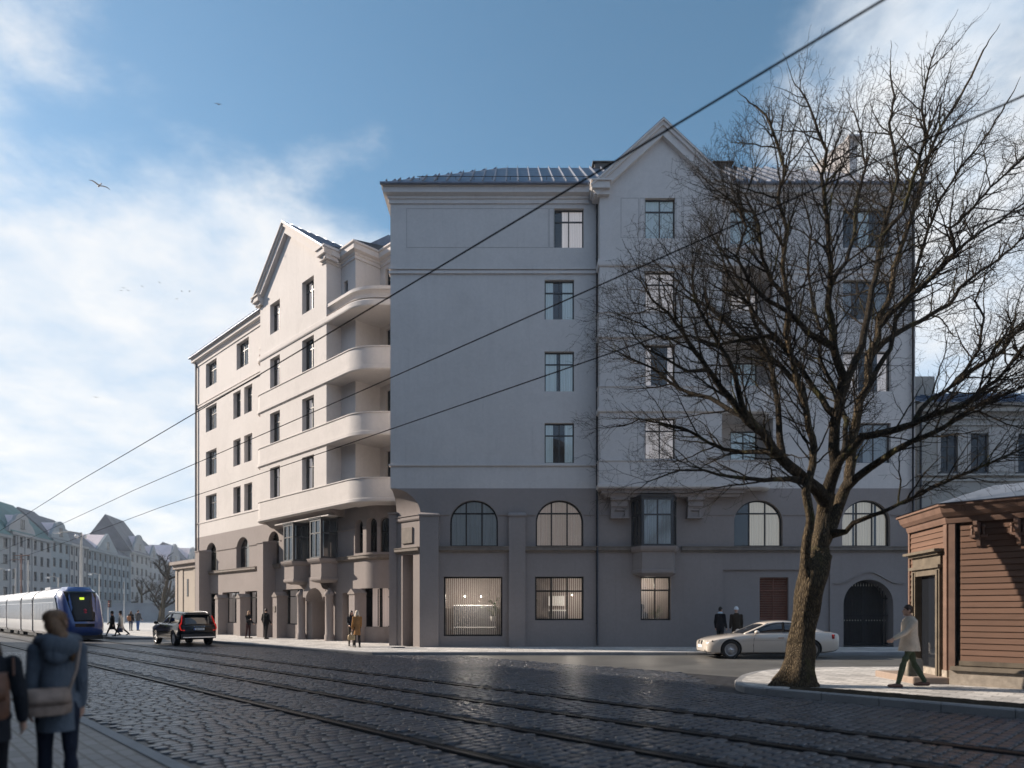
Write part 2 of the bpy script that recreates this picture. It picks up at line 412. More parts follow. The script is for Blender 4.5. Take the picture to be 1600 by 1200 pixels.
# ---- right front: light upper walls
XL=FR.u(610); XB0=FR.u(937,.8); XB1=FR.u(1128,.8); XR=FR.u(1430)
uA=[(FR.u(866),FR.u(912))]+[(FR.u(851),FR.u(897))]*3
opsA=[(a[0],a[1],r[0],r[1]) for a,r in zip(uA,ROWS)]
wall(wl,FR,XL,XB0+.05,ZB,ZE+.35,opsA,.2)
for o,c,cw in zip(opsA,('cur_w','cur_b','cur_b','cur_b'),(((.28,1),),((0,.3),(.62,1)),((0,.42),(.55,1)),((0,.3),(.7,1)))):
    win(FR,*o,depth=.2,cur=c,cw=cw)
uC=(FR.u(1141),FR.u(1183)); uD=(FR.u(1317),FR.u(1392))
LOG=[(15.28,17.45),(11.95,14.0),(8.6,10.75)]; uL0,uL1=FR.u(1122),FR.u(1208)
opsD=[(uD[0],uD[1],r[0],r[1]) for r in ROWS]
opsC=[(uC[0],uC[1],ROWS[0][0],ROWS[0][1])]
wall(wl,FR,XB1-.05,XR,ZB,ZE+.35,opsD+opsC+[(uL0,uL1,a,b,0,1.25) for a,b in LOG],.2)
for o,c,cw in zip(opsD,('cur_b','cur_g','cur_w','cur_g'),(((.4,.62),),((0,.25),(.75,1)),((0,.4),(.8,1)),((.1,.3),(.5,1)))): win(FR,*o,depth=.2,cur=c,cw=cw,mull=(.33,.67))
win(FR,*opsC[0],depth=.2,cur='cur_b')
FLb=FR.off(-1.25)
for (a,b),r,c in zip(LOG,ROWS[1:],('cur_w','cur_b','cur_b')):
    u0,u1=FLb.u(1141),FLb.u(1183)
    wall(wl,FLb,uL0,uL1,a,b,[(u0,u1,r[0]-.02,r[1]-.05)],.12); win(FLb,u0,u1,r[0]-.02,r[1]-.05,depth=.12,cur=c)
# gabled bay
uB=(FG.u(1008),FG.u(1055)); opsB=[(uB[0],uB[1],r[0],r[1]) for r in ROWS]
gx0,gx1=FG.u(937),FG.u(1128); gp_=FG.u(1034); zk=20.95; zp=23.5
wall(wl,FG,gx0,gx1,7.55,zk,opsB,.2)
wl.poly([FG(gx0,zk),FG(gx1,zk),FG(gp_,zp)])
wl.poly([FG(gx0,7.55),FG(gx0,7.55,-.85),FG(gx0,zk,-.85),FG(gx0,zk)]); wl.poly([FG(gx1,7.55),FG(gx1,zk),FG(gx1,zk,-.85),FG(gx1,7.55,-.85)])
for o,c,cw in zip(opsB,('cur_b','cur_w','cur_w','cur_w'),(((0,1),),((0,1),),((0,.25),(.8,1)),((0,1),))): win(FG,*o,depth=.2,cur=c,cw=cw)
def gable(F,u0,u1,up,zk,zp,back=7.0):
    """raking cornice, kneelers and the little roof behind a gable"""
    m=MB()
    for a,sg in ((u0,-1),(u1,1)):
        d=Vector((up-a,zp-zk)); L=d.length; d/=L; n=Vector((-d.y,d.x))*(1 if sg<0 else -1)
        if n.y<0: n=-n
        for t0,t1,w in ((-.30,.0,.24),(0,.13,.34),(.13,.19,.42)):
            p=[Vector((a,zk))-d*.45*(1)+n*t0, Vector((up,zp))+n*t0, Vector((up,zp))+n*t1, Vector((a,zk))-d*.45+n*t1]
            # meet on the centre line
            e1=t0/abs(n.x)*1.0 if abs(n.x)>1e-6 else 0
            top0=zp+t0/n.y; top1=zp+t1/n.y
            q=[(p[0].x,p[0].y),(up,top0),(up,top1),(p[3].x,p[3].y)]
            m.hexa([F(q[0][0],q[0][1],-.1),F(q[0][0],q[0][1],w),F(q[1][0],q[1][1],w),F(q[1][0],q[1][1],-.1),
                    F(q[3][0],q[3][1],-.1),F(q[3][0],q[3][1],w),F(q[2][0],q[2][1],w),F(q[2][0],q[2][1],-.1)])
        b0,b1=(a-.38,a+.42) if sg<0 else (a-.42,a+.38)
        m.fbox(F,b0,b1,zk-.28,zk+.02,-.6,.36); m.fbox(F,b0-.06,b1+.06,zk+.02,zk+.09,-.66,.44)
        m.fbox(F,b0+.1 if sg<0 else b0,b1 if sg<0 else b1-.1,zk-.48,zk-.28,-.55,.2)
    m.build('gable_cornice',M['trim'],ab)
    r=MB(); k=.5
    sl=(zp-zk)/(up-u0)
    for a in (u0,u1):
        s_=(zp-zk)/abs(up-a); e=.3
        A=(a-(e if a<up else -e), zk-s_*e+.3); B=(up,zp+.3)
        r.hexa([F(A[0],A[1]-.06,.4),F(B[0],B[1]-.06,.4),F(B[0],B[1]-.06,-back),F(A[0],A[1]-.06,-back),F(A[0],A[1],.4),F(B[0],B[1],.4),F(B[0],B[1],-back),F(A[0],A[1],-back)])
        for i in range(1,14):
            w=.4-i*.55
            if -w>back: break
            r.hexa([F(A[0],A[1],w),F(B[0],B[1],w),F(B[0],B[1],w-.035),F(A[0],A[1],w-.035),F(A[0],A[1]+.05,w),F(B[0],B[1]+.05,w),F(B[0],B[1]+.05,w-.035),F(A[0],A[1]+.05,w-.035)])
    r.build('gable_roof',M['zinc'],ab)
gable(FG,gx0,gx1,gp_,zk,zp)
# panel lines beside the windows, groove shade put in as darker strips
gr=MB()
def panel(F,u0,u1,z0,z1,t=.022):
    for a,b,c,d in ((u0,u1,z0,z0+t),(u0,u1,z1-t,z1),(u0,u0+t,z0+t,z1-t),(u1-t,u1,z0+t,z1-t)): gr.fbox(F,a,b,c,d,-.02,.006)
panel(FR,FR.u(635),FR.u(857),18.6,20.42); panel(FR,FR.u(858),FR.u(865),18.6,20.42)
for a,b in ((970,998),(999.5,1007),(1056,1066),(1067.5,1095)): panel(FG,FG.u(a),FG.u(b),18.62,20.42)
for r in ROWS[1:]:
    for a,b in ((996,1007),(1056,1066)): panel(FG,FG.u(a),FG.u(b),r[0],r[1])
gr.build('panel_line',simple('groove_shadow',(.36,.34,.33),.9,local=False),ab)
# string bands on the right front
for z0,z1 in ((17.38,17.5),(17.58,17.66),(8.5,8.57)):
    sweep(tr,[(XL-.0,YR+.3),(XL,YR),(XB0-.04,YR)] ,[(-.05,z0),(.075,z0),(.075,z1),(-.05,z1)])
    if z0>9:
        sweep(tr,[(gx0,YR),(gx0,YR-.8),(gx1,YR-.8),(gx1,YR)],[(-.05,z0),(.06,z0),(.06,z1),(-.05,z1)])
        sweep(tr,[(uL1+.1,YR),(XR,YR)],[(-.05,z0),(.06,z0),(.06,z1),(-.05,z1)])
CORN=[(-.05,20.62),(.06,20.62),(.06,20.78),(.12,20.82),(.12,20.92),(.3,21.0),(.3,21.26),(.38,21.3),(.38,21.38),(-.05,21.38)]
sweep(tr,[(XL,YR+5),(XL,YR),(XB0-.42,YR)],CORN); sweep(tr,[(XB1+.42,YR),(XR,YR),(XR,YR+6)],CORN)
# rounded balconies
BAND=[(8.6,7.55,7.32),(11.94,10.98,10.72),(15.28,14.32,14.06)]
def balconies(outer,lo_outer,inner):
    for zt,zb,zf in BAND:
        m=MB()
        sweep(m,outer,[(-.2,zb),(0.03,zb),(.03,zt-.05),(.07,zt-.05),(.07,zt+.0),(-.24,zt),(-.24,zt-.05),(-.2,zt-.05)])
        sweep(m,outer,[(-.2,zf),(.02,zf),(.09,zf+.06),(.09,zb-.03),(.03,zb-.004),(-.2,zb-.004)])
        for z in (zf+.03,zb+.1):
            m.poly([(x,y,z) for x,y in lo_outer]+[(x,y,z) for x,y in reversed(inner)])
        m.build('balcony',M['wall'],ab)
    m=MB()
    sweep(m,outer,[(-.3,17.32),(.05,17.32),(.08,17.38),(.08,17.6),(.02,17.66),(-.12,17.69),(-.23,17.8),(-.27,17.93),(-.24,18.06),(-.14,18.17),(-.04,18.2),(-.04,18.36),(-.42,18.36),(-.42,17.6)])
    for z in (17.35,17.75): m.poly([(x,y,z) for x,y in lo_outer]+[(x,y,z) for x,y in reversed(inner)])
    m.build('canopy',M['wall'],ab)
ob=[(gx0,YR-.1),(gx0,YR-.8),(gx1,YR-.8)]+[(FR.u(1176)+.62*math.sin(a),YR-.8+.8-.8*math.cos(a)) for a in [R_(9*k) for k in range(11)]]
balconies(ob,ob[2:],[(gx1,YR-.02),(ob[-1][0],YR-.02)])
# canopies only start at the bay's right edge on the left street; base bands continue
# ---- right front: dark base
XP=FR.u(657)
arches=[(FR.u(a),FR.u(b),4.77,6.92,1.02) for a,b in ((703,778),(837,911.5),(1147,1223),(1316,1391))]
shops=[(FR.u(693),FR.u(785),.62,3.38),(FR.u(836),FR.u(912),1.36,3.38),(FR.u(1001),FR.u(1048),1.36,3.38)]
gate=(FR.u(1318),FR.u(1396),GZ+.02,3.25,1.15,.9)
rec=(FR.u(1130),FR.u(1297),GZ,3.7,0,.1)
wall(wb,FR,XP,XR,GZ-.3,ZB,arches+shops+[gate,rec],.22)
Frec=FR.off(-.1); shw=(Frec.u(1187),Frec.u(1232),1.36,3.35)
wall(wb,Frec,rec[0],rec[1],GZ-.3,3.7,[shw],.15)
for o,c,cw in zip(arches,('cur_g','cur_p','cur_c','cur_c'),(((0,1),),((0,1),),((.35,1),),((0,.3),(.34,.75),(.8,1)))):
    win(FR,*o[:4],depth=.22,cur=c,rise=o[4],mull=(.335,.665),trans=(.72,),cw=cw,fm='framew',ft=.07)
# shop windows with lit rooms behind
def room(F,u0,u1,z0,z1,d,back='room',glow=30,lamps=()):
    m=MB(); a,b=u0-.9,u1+.9; w0,w1=-.3,-d; lo,hi=GZ,z1+.35
    m.poly([F(a,lo,w1),F(b,lo,w1),F(b,hi,w1),F(a,hi,w1)]); m.poly([F(a,lo,w0),F(a,lo,w1),F(a,hi,w1),F(a,hi,w0)]); m.poly([F(b,lo,w0),F(b,lo,w1),F(b,hi,w1),F(b,hi,w0)])
    m.poly([F(a,hi,w0),F(b,hi,w0),F(b,hi,w1),F(a,hi,w1)],1); m.poly([F(a,lo,w0),F(b,lo,w0),F(b,lo,w1),F(a,lo,w1)],1)
    m.poly([F(a,lo,w0),F(u0,lo,w0),F(u0,hi,w0),F(a,hi,w0)],1); m.poly([F(u1,lo,w0),F(b,lo,w0),F(b,hi,w0),F(u1,hi,w0)],1)
    m.build('shop_room',[M[back],M['roomd']],ab)
    for u,z,w,e in lamps:
        k=bpy.data.lights.new('pendant_light','POINT'); k.energy=e; k.color=(1,.86,.72); k.shadow_soft_size=.12
        ko=bpy.data.objects.new('pendant_light',k); COL.objects.link(ko); ko.location=F(u,z-.18,w)
def blind(o,F,u0,u1,z0,z1,w,st=.095,wd=.052):
    m=MB(); u=u0+.03
    while u<u1-.03:
        m.hexa([F(u,z0,w),F(u+wd,z0,w-.008),F(u+wd,z0,w-.011),F(u,z0,w-.003),F(u,z1,w),F(u+wd,z1,w-.008),F(u+wd,z1,w-.011),F(u,z1,w-.003)]); u+=st
    m.build('vertical_blind',M['blind'],o)
s0,s1,s2=shops
o=win(FR,*s0,depth=.22,cur=None,mull=(),trans=(),fm='framew',ft=.075,gl='shopglass',back=0); blind(o,FR,s0[0],s0[1],s0[2],s0[3],-.3)
room(FR,*s0,3.6,'room',lamps=((s0[0]+.8,2.6,-1.7,62),(s0[0]+1.65,2.6,-1.7,62)))
o=win(FR,*s1,depth=.22,cur=None,mull=(.335,.665),trans=(.67,),fm='framew',ft=.075,gl='shopglass',back=0); blind(o,FR,s1[0],s1[1],s1[2],s1[3],-.3)
room(FR,*s1,3.2,'room',lamps=((s1[0]+1.9,2.55,-1.6,60),))
o=win(FR,*s2,depth=.22,cur=None,mull=(.5,),trans=(.69,),fm='framew',ft=.07,gl='shopglass',back=0); blind(o,FR,s2[0],s2[1],s2[2],s2[3],-.3)
room(FR,*s2,2.4,'room',lamps=((s2[0]+.6,3.2,-1.4,52),))
# shuttered window
o=win(Frec,*shw,depth=.15,cur=None,mull=(.5,),trans=(.69,),fm='shutter',ft=.05,back=0,gl=None)
m=MB()
for i in range(24):
    z=shw[2]+.05+i*(shw[3]-shw[2]-.1)/24; m.hexa([Frec(shw[0]+.05,z,-.14),Frec(shw[1]-.05,z,-.14),Frec(shw[1]-.05,z+.012,-.14),Frec(shw[0]+.05,z+.012,-.14),Frec(shw[0]+.05,z+.06,-.19),Frec(shw[1]-.05,z+.06,-.19),Frec(shw[1]-.05,z+.07,-.185),Frec(shw[0]+.05,z+.07,-.185)])
m.build('louvre_shutter',M['shutter'],o)
# gate
g0,g1=gate[0],gate[1]; gc=(g0+g1)/2; ga=(g1-g0)/2
def gtop(u): return gate[3]-gate[4]+gate[4]*math.sqrt(max(0,1-((u-gc)/ga)**2))
m=MB(); n=18
for i in range(1,n):
    u=g0+i*(g1-g0)/n; zt=min(gtop(u)-.08, 2.95); m.tube([FR(u,GZ+.1,-.45),FR(u,zt,-.45)],.017,5)
for z in (GZ+.12,1.55,2.35): m.fbox(FR,g0+.02,g1-.02,z,z+.05,-.47,-.43)
m.fbox(FR,gc-.03,gc+.03,GZ+.1,2.9,-.47,-.42); m.fbox(FR,gc+.05,gc+.12,1.15,1.3,-.46,-.36); m.fbox(FR,g0,g1,GZ,GZ+.06,-.6,.02)
go=m.build('gate',M['iron'],ab)
m=MB()
for i in range(1,n):
    u=g0+i*(g1-g0)/n
    for z in (min(gtop(u)-.08,2.95),1.32): m.lathe([(.004,0),(.022,.06),(.012,.13),(.002,.19)],FR(u,z-.04,-.45),6)
m.build('spear_tips',M['gold'],go)
inn=MB(); inn.poly([FR(g0,GZ,-.88),FR(g1,GZ,-.88),FR(g1,3.3,-.88),FR(g0,3.3,-.88)]); inn.build('dark_passage',M['dark'],ab,fixn=False)
# hood mould over the gate
m=MB(); P=[]
for k in range(25):
    x=-1+2*k/24; P.append((gc+x*1.62, 3.05+.52*(.5+.5*math.cos(math.pi*min(1,abs(x)/.85)))))
rows=[[FR(u,z,-.02),FR(u,z,.07),FR(u,z+.05,.05),FR(u,z+.05,-.02)] for u,z in P]; m.strip(rows,closed=True); m.build('hood_mould',M['capm'],ab)
# pilasters, sill band, string course
def pilaster(F,u0,u1,z1,w,cap=.12,mat_=None):
    m=MB(); m.fbox(F,u0,u1,GZ-.2,z1,-.1,w)
    e=.05; m.fbox(F,u0-e,u1+e,z1,z1+cap*.5,-.1,w+e)
    a=[F(u0-e,z1+cap*.5,-.1),F(u0-e,z1+cap*.5,w+e),F(u1+e,z1+cap*.5,w+e),F(u1+e,z1+cap*.5,-.1)]; b=[F(u0+.02,z1+cap*1.6,-.1),F(u0+.02,z1+cap*1.6,.03),F(u1-.02,z1+cap*1.6,.03),F(u1-.02,z1+cap*1.6,-.1)]
    m.hexa(a+b); return m.build('pilaster',M['base'],ab)
pilaster(FR,XP,FR.u(685,.3),6.16,.3); pilaster(FR,FR.u(795,.18),FR.u(821,.18),6.16,.18)
SILL=[(-.05,4.5),(.05,4.5),(.08,4.56),(.17,4.6),(.17,4.72),(.2,4.74),(.2,4.77),(-.05,4.77)]
STR=[(-.05,6.2),(.035,6.2),(.05,6.24),(.05,6.28),(-.05,6.28)]
sx=[FR.u(685,.3),FR.u(795,.18),FR.u(821,.18),FR.u(990),FR.u(1064),XR]
for a,b in ((0,1),(2,3),(4,5)): sweep(sl_,[(sx[a],YR),(sx[b],YR)],SILL)
edges=[FR.u(685,.3)]+[x for o in arches for x in o[:2]]+[XR]
xx=[FR.u(685,.3),arches[0][0]-.02,arches[0][1]+.02,FR.u(795,.18),FR.u(821,.18),arches[1][0]-.02,arches[1][1]+.02,FR.u(955),FR.u(1100),arches[2][0]-.02,arches[2][1]+.02,arches[3][0]-.02,arches[3][1]+.02,XR]
for a,b in zip(xx[::2],xx[1::2]): sweep(trb,[(a,YR),(b,YR)],STR)
# bay foot: moulded soffit, consoles and the oriel
m=MB()
bay=[(gx0,YR),(gx0,YR-.8),(gx1+1.2,YR-.8),(gx1+1.2,YR)]
sweep(m,bay,[(-.75,7.0),(-.3,7.0),(-.25,7.12),(-.12,7.14),(-.1,7.26),(.04,7.3),(.04,7.34),(-.75,7.34)]); m.poly([(gx0+.3,YR,7.05),(gx0+.3,YR-.5,7.05),(gx1+.9,YR-.5,7.05),(gx1+.9,YR,7.05)])
m.build('bay_soffit',M['base'],ab)
def console(F,u0,u1,z0,z1,w):
    m=MB(); d=u1-u0
    m.fbox(F,u0-.05,u1+.05,z1-.14,z1,-.05,w+.04); m.fbox(F,u0,u1,z1-.42,z1-.14,-.05,w*.8); m.fbox(F,u0,u0+d*.22,z0,z1-.42,-.05,w*.6); m.fbox(F,u1-d*.22,u1,z0,z1-.42,-.05,w*.6)
    m.fbox(F,u0+d*.22,u1-d*.22,z1-.6,z1-.42,-.05,w*.6); m.fbox(F,u0+d*.22,u1-d*.22,z0,z0+.25,-.05,w*.45); m.fbox(F,u0-.03,u1+.03,z0-.08,z0,-.05,w*.7)
    m.lathe([(.0,0),(.13,0),(.13,w*.95),(0,w*.95)],F(u0+d/2,z1-.36,0),12,axis='y') if abs(F.U.x)>.99 else None
    return m.build('console',M['base'],ab)
console(FR,FR.u(955,.3),FR.u(982,.3),6.12,7.0,.45); console(FR,FR.u(1075,.3),FR.u(1098,.3),6.12,7.0,.45)
def oriel(F,uc,wf,dp,cant,ztop=7.02,curt='cur_g'):
    a,b=uc-wf/2,uc+wf/2
    def ring(z,e): return [F(a-cant-e,z,-.05),F(a-e*.6,z,dp+e),F(b+e*.6,z,dp+e),F(b+cant+e,z,-.05)]
    m=MB(); lv=[(3.38,-.34),(3.46,-.1),(3.5,.0),(3.56,.02),(3.66,.02),(3.68,-.03),(4.46,-.03),(4.5,.06),(4.58,.12),(4.68,.16),(4.72,.16),(4.72,0)]
    m.loft([ring(z,e) for z,e in lv],0,False)
    oo=m.build('oriel',M['base'],ab)
    c=MB(); c.loft([ring(ztop-.1,.05),ring(ztop,.08)],0,False); c.build('oriel_head',M['frame'],oo)
    faces=[((a-cant,-.0),(a,dp)),((a,dp),(b,dp)),((b,dp),(b+cant,-.0))]
    for i,((u0,w0),(u1,w1)) in enumerate(faces):
        p0=Vector(F(u0,0,w0)); p1=Vector(F(u1,0,w1)); f=Fr(p0,(p1-p0).xy); L=(p1-p0).length
        m=MB(); t=.1
        m.fbox(f,0,t,4.72,ztop-.1,-.07,.02); m.fbox(f,L-t,L,4.72,ztop-.1,-.07,.02); m.fbox(f,t,L-t,4.72,4.82,-.06,.015); m.fbox(f,t,L-t,ztop-.2,ztop-.1,-.06,.015)
        zt=4.72+(ztop-4.72)*.62; m.fbox(f,t,L-t,zt-.035,zt+.035,-.05,.012); m.fbox(f,L/2-.03,L/2+.03,4.82,ztop-.2,-.05,.01)
        w_=m.build('window',M['frame'],oo)
        g=MB(); g.poly([f(t,4.8,-.03),f(L-t,4.8,-.03),f(L-t,ztop-.18,-.03),f(t,ztop-.18,-.03)]); g.build('pane',M['glass'],w_,fixn=False)
    c=MB(); n=40; rows=[[F(a+.06+i*(wf-.12)/n,4.75,dp-.2+.03*math.sin(i*1.9)),F(a+.06+i*(wf-.12)/n,ztop-.1,dp-.2+.03*math.sin(i*1.9))] for i in range(n+1)]; c.strip(rows,0,True); c.build('curtain',M[curt],oo,fixn=False)
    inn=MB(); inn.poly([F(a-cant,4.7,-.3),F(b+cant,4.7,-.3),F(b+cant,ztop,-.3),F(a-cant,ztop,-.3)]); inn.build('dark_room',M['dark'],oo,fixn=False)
oriel(FR,(FR.u(1003,.8)+FR.u(1052,.8))/2,FR.u(1052,.8)-FR.u(1003,.8),.8,.32)
# ---- squinched corner
XC=XP; PB=(q_(620)*32.8,32.8)
FC=Fr(PB,(XC-PB[0],YR-PB[1])); LC=math.hypot(XC-PB[0],YR-PB[1])
zc=6.25
nch=(FC.u(629),FC.u(645.5),GZ,FC.z(637,866),0,.7)
wall(wb,FC,0,LC,GZ-.3,zc,[nch],.7)
inn=MB(); inn.poly([FC(nch[0]-.1,GZ,-.7),FC(nch[1]+.1,GZ,-.7),FC(nch[1]+.1,5,-.7),FC(nch[0]-.1,5,-.7)]); inn.build('niche_back',M['dark'],ab,fixn=False)
K=12; front=[]; left=[]
for k in range(K+1):
    a=math.pi/2*k/K; front.append((XC+(XL-XC)*(1-math.cos(a)),YR,zc+(ZB-zc)*math.sin(a))); left.append((PB[0]+(XL-PB[0])*(1-math.cos(a)),PB[1]+(YR-PB[1])*(1-math.cos(a)),zc+(ZB-zc)*math.sin(a)))
wb.strip([[f,l] for f,l in zip(front,left)],0,True)
wb.poly(front+[(XC,YR,ZB)])
wl.poly([(XL,YR,ZB),(XL,YR+6.5,ZB),(XL,YR+6.5,ZE+.3),(XL,YR,ZE+.3)])
wb.poly([(XL,YR,ZB),(XL,YR+1.6,ZB),(PB[0],PB[1],ZB),(XC,YR,ZB)])
sweep(trb,[PB,(XC,YR)],[(-.05,6.02),(.05,6.02),(.08,6.08),(.08,6.2),(.12,6.24),(.12,6.28),(-.05,6.28)])
sweep(sl_,[PB,(XC,YR)],SILL)
m=MB(); m.fbox(FC,FC.u(629),FC.u(645),4.98,5.72,0,.06); m.build('plaque',M['sill'],ab)
m=MB(); x0,x1=q_(608)*32.75,PB[0]; m.box(x0,x1,32.75,36.2,GZ-.2,6.45); m.box(x0-.05,x1+.05,32.68,33.2,6.45,6.52); m.build('pilaster',M['base'],ab)
# ---- left front: upper walls
uWl=FW.u(307); BLx=FB.u(406.7); BRx=FB.u(510)
uBl=FW.u(0) if False else (Vector(FB(BLx,0))-FW.o).dot(FW.U); uBr=(Vector(FB(BRx,0))-FW.o).dot(FW.U)
oW=[]
for i,r in enumerate(ROWS):
    oW.append((FW.u(321.7),FW.u(338.4),*r,'a'))
    if i==0: oW.append((FW.u(369.6),FW.u(388.7),*r,'a'))
    else: oW += [(FW.u(364.5),FW.u(376),*r,'b'),(FW.u(381.5),FW.u(394),*r,'b')]
wall(wl,FW,uWl,uBl+.1,ZB,ZE+.35,[o[:4] for o in oW],.3)
for o in oW: win(FW,*o[:4],depth=.3,cur='cur_w' if rnd.random()<.5 else 'cur_g',cw=((0,.3),(.75,1)),mull=(.5,) if o[4]=='b' else (.34,.68))
oB=[]
for r in ROWS:
    oB += [(FB.u(422),FB.u(437.3),*r),(FB.u(472),FB.u(490.4),*r)]
wall(wl,FB,BLx,BRx,7.4,21.2,oB,.3)
for o in oB: win(FB,*o,depth=.3,cur='cur_w' if rnd.random()<.5 else 'cur_g',cw=((0,.3),(.75,1)))
upk=FB.u(450); wl.poly([FB(BLx,21.2),FB(BRx,21.2),FB(upk,24.2)])
wl.poly([FB(BLx,7.4),FB(BLx,21.2),FB(BLx,21.2,-1.3),FB(BLx,7.4,-1.3)])
gable(FB,BLx,BRx,upk,21.2,24.2,8)
# zigzag loggia behind the balconies
def hit(p,d,px): q=q_(px); k=(q*p[1]-p[0])/(d[0]-q*d[1]); return (p[0]+d[0]*k,p[1]+d[1]*k)
z0_=FB(BRx,0)[:2]; z1_=hit(z0_,(S2,S2),533); z2_=hit(z1_,(S2,-S2),555.5); z3_=hit(z2_,(S2,S2),594); k=(XL-z3_[0])/S2; z4_=(XL,z3_[1]-k*S2)
ZZ=[z0_,z1_,z2_,z3_,z4_]
for i,(a,b) in enumerate(zip(ZZ,ZZ[1:])):
    f=Fr(a,(b[0]-a[0],b[1]-a[1])); L=math.dist(a,b); ops=[]
    if i==1: ops=[(f.u(537.5),f.u(543.5),18.9,19.75)]
    if i==3: ops=[(f.u(602),min(L-.1,f.u(602)+1.1),r[0]-.02,r[1]) for r in ROWS]
    wall(wl,f,0,L,7.35,ZE+.3,ops,.2)
    for o in ops: win(f,*o,depth=.2,cur='cur_g' if i==3 else None,cw=((.6,1),),mull=(.5,) if i==3 else (),trans=(.7,) if i==3 else ())
wl.poly([FB(BRx,7.4),FB(BRx,7.4,-1.0),FB(BRx,21.2,-1.0),FB(BRx,21.2)]) if False else None
sweep(tr,[FB(BRx-.45,0)[:2]]+ZZ,CORN)
rz=MB(); lo=[(x,y,21.4) for x,y in offs(ZZ,.34)]; hi=[(x+2.6,y+2.6,22.35) for x,y in ZZ]
for i in range(4): rz.poly([lo[i],lo[i+1],hi[i+1],hi[i]])
rz.build('roof_slope',simple('dark_roof',(.05,.052,.06),.4,.5,.2),ab)
# balcony plan on the left street
YF=34.7; C_=(SB_-YF,YF); rb=2.2; tl=.4142*rb; T1=(C_[0]-tl*S2,C_[1]+tl*S2); T2=(C_[0]+tl,C_[1])
stub=[FB(BLx-.95*math.cos(R_(10*k)),0,-1.124+1.124*math.sin(R_(10*k)))[:2] for k in range(10)]
right=[z0_]+arc((T2[0],T2[1]+rb),rb,R_(225),R_(270),14)+[(XL+.05,YF)]
balconies(stub+right,right,[z0_,z1_,z2_,z3_,z4_])
m=MB()
for zt,zb,zf in BAND+[(18.3,17.7,17.33)]:
    m.poly([(x,y,zf+.03) for x,y in stub]+[FB(BLx,zf+.03,-1.13)]); m.poly([(x,y,zb+.1) for x,y in stub]+[FB(BLx,zb+.1,-1.13)])
m.build('balcony_soffit',M['wall'],ab)
for z0,z1 in ((17.38,17.5),(17.58,17.66)):
    sweep(tr,[FW(uWl,0)[:2],FW(uBl-.9,0)[:2]],[(-.05,z0),(.075,z0),(.075,z1),(-.05,z1)])
sweep(tr,[FW(uWl,0)[:2],FW(uBl-.9,0)[:2]],[(-.05,8.5),(.04,8.5),(.04,8.56),(-.05,8.56)])
e0=FW(uWl,0,-10)[:2]; sweep(tr,[e0,FW(uWl,0)[:2],FW(uBl-.45,0)[:2]],CORN)
# ---- left front: dark base on a path that turns the corner
YT=35.9; rc=1.2; Cc=(SW_-YT,YT); tc=.4142*rc
path=PathFr([FW(uWl,0)[:2]]+arc((Cc[0]+tc,YT+rc),rc,R_(225),R_(270),10)+[(-5.6,YT)])
def pu(a,b): return (path.u(a),path.u(b))
aw=[pu(321.7,338.4),pu(369.2,389.2),pu(419,436)]
ops=[(a,b,4.77,6.9,(b-a)/2*.9) for a,b in aw]
la=[]
for a,b in ((554.5,567),(572.5,589)): la.append(pu(a,b))
la.append((path.u(594.5),path.u(594.5)+.55)); ops+=[(a,b,4.9,6.72,(b-a)/2) for a,b in la]
gd=[pu(322,341)+(GZ+.02,3.12),pu(347.5,374)+(.97,3.15),pu(383,402)+(.97,3.15),pu(442,474)+(.97,3.14)]
dr=pu(535,546)+(GZ+.02,2.78); cwn=(path.u(563),path.L-.12,.95,3.0); po=pu(487.5,514.5)
ops+=gd+[dr,cwn,(po[0],po[1],GZ+.02,3.12,.75,1.7)]
wall(wb,path,0,path.L,GZ-.3,ZB,ops,.35)
for a,b in aw[:2]: win(path,a,b,4.77,6.9,depth=.35,cur='cur_c',cw=((.3,1),),rise=(b-a)/2*.9,mull=(.36,.68),trans=(.68,))
a,b=aw[2]; win(path,a,b,4.77,6.9,depth=.35,cur=None,rise=(b-a)/2*.9)
for a,b in la: win(path,a,b,4.9,6.72,depth=.35,cur=None,rise=(b-a)/2,mull=(.5,),trans=(.6,),fm='framew')
for g in gd[1:]: win(path,*g,depth=.35,cur='cur_p',cw=((.0,.35),(.65,1)),mull=(.5,),trans=(.8,),fm='frame',gl='glass')
win(path,*gd[0],depth=.35,cur='cur_g',cw=((.4,1),),mull=(.5,),trans=(.8,))
win(path,*dr,depth=.5,cur=None,mull=(),trans=(.75,),fm='capm',name='door')
win(path,*cwn,depth=.35,cur='cur_p',cw=((.15,.45),(.55,.9)),mull=(.45,.8),trans=(.78,),fm='framew',gl='shopglass',back=1.0)
pd=MB(); pd.poly([path(po[0]-.1,GZ,-1.7),path(po[1]+.1,GZ,-1.7),path(po[1]+.1,3.2,-1.7),path(po[0]-.1,3.2,-1.7)]); pd.build('door',simple('brown_door',(.07,.045,.035),.5),ab)
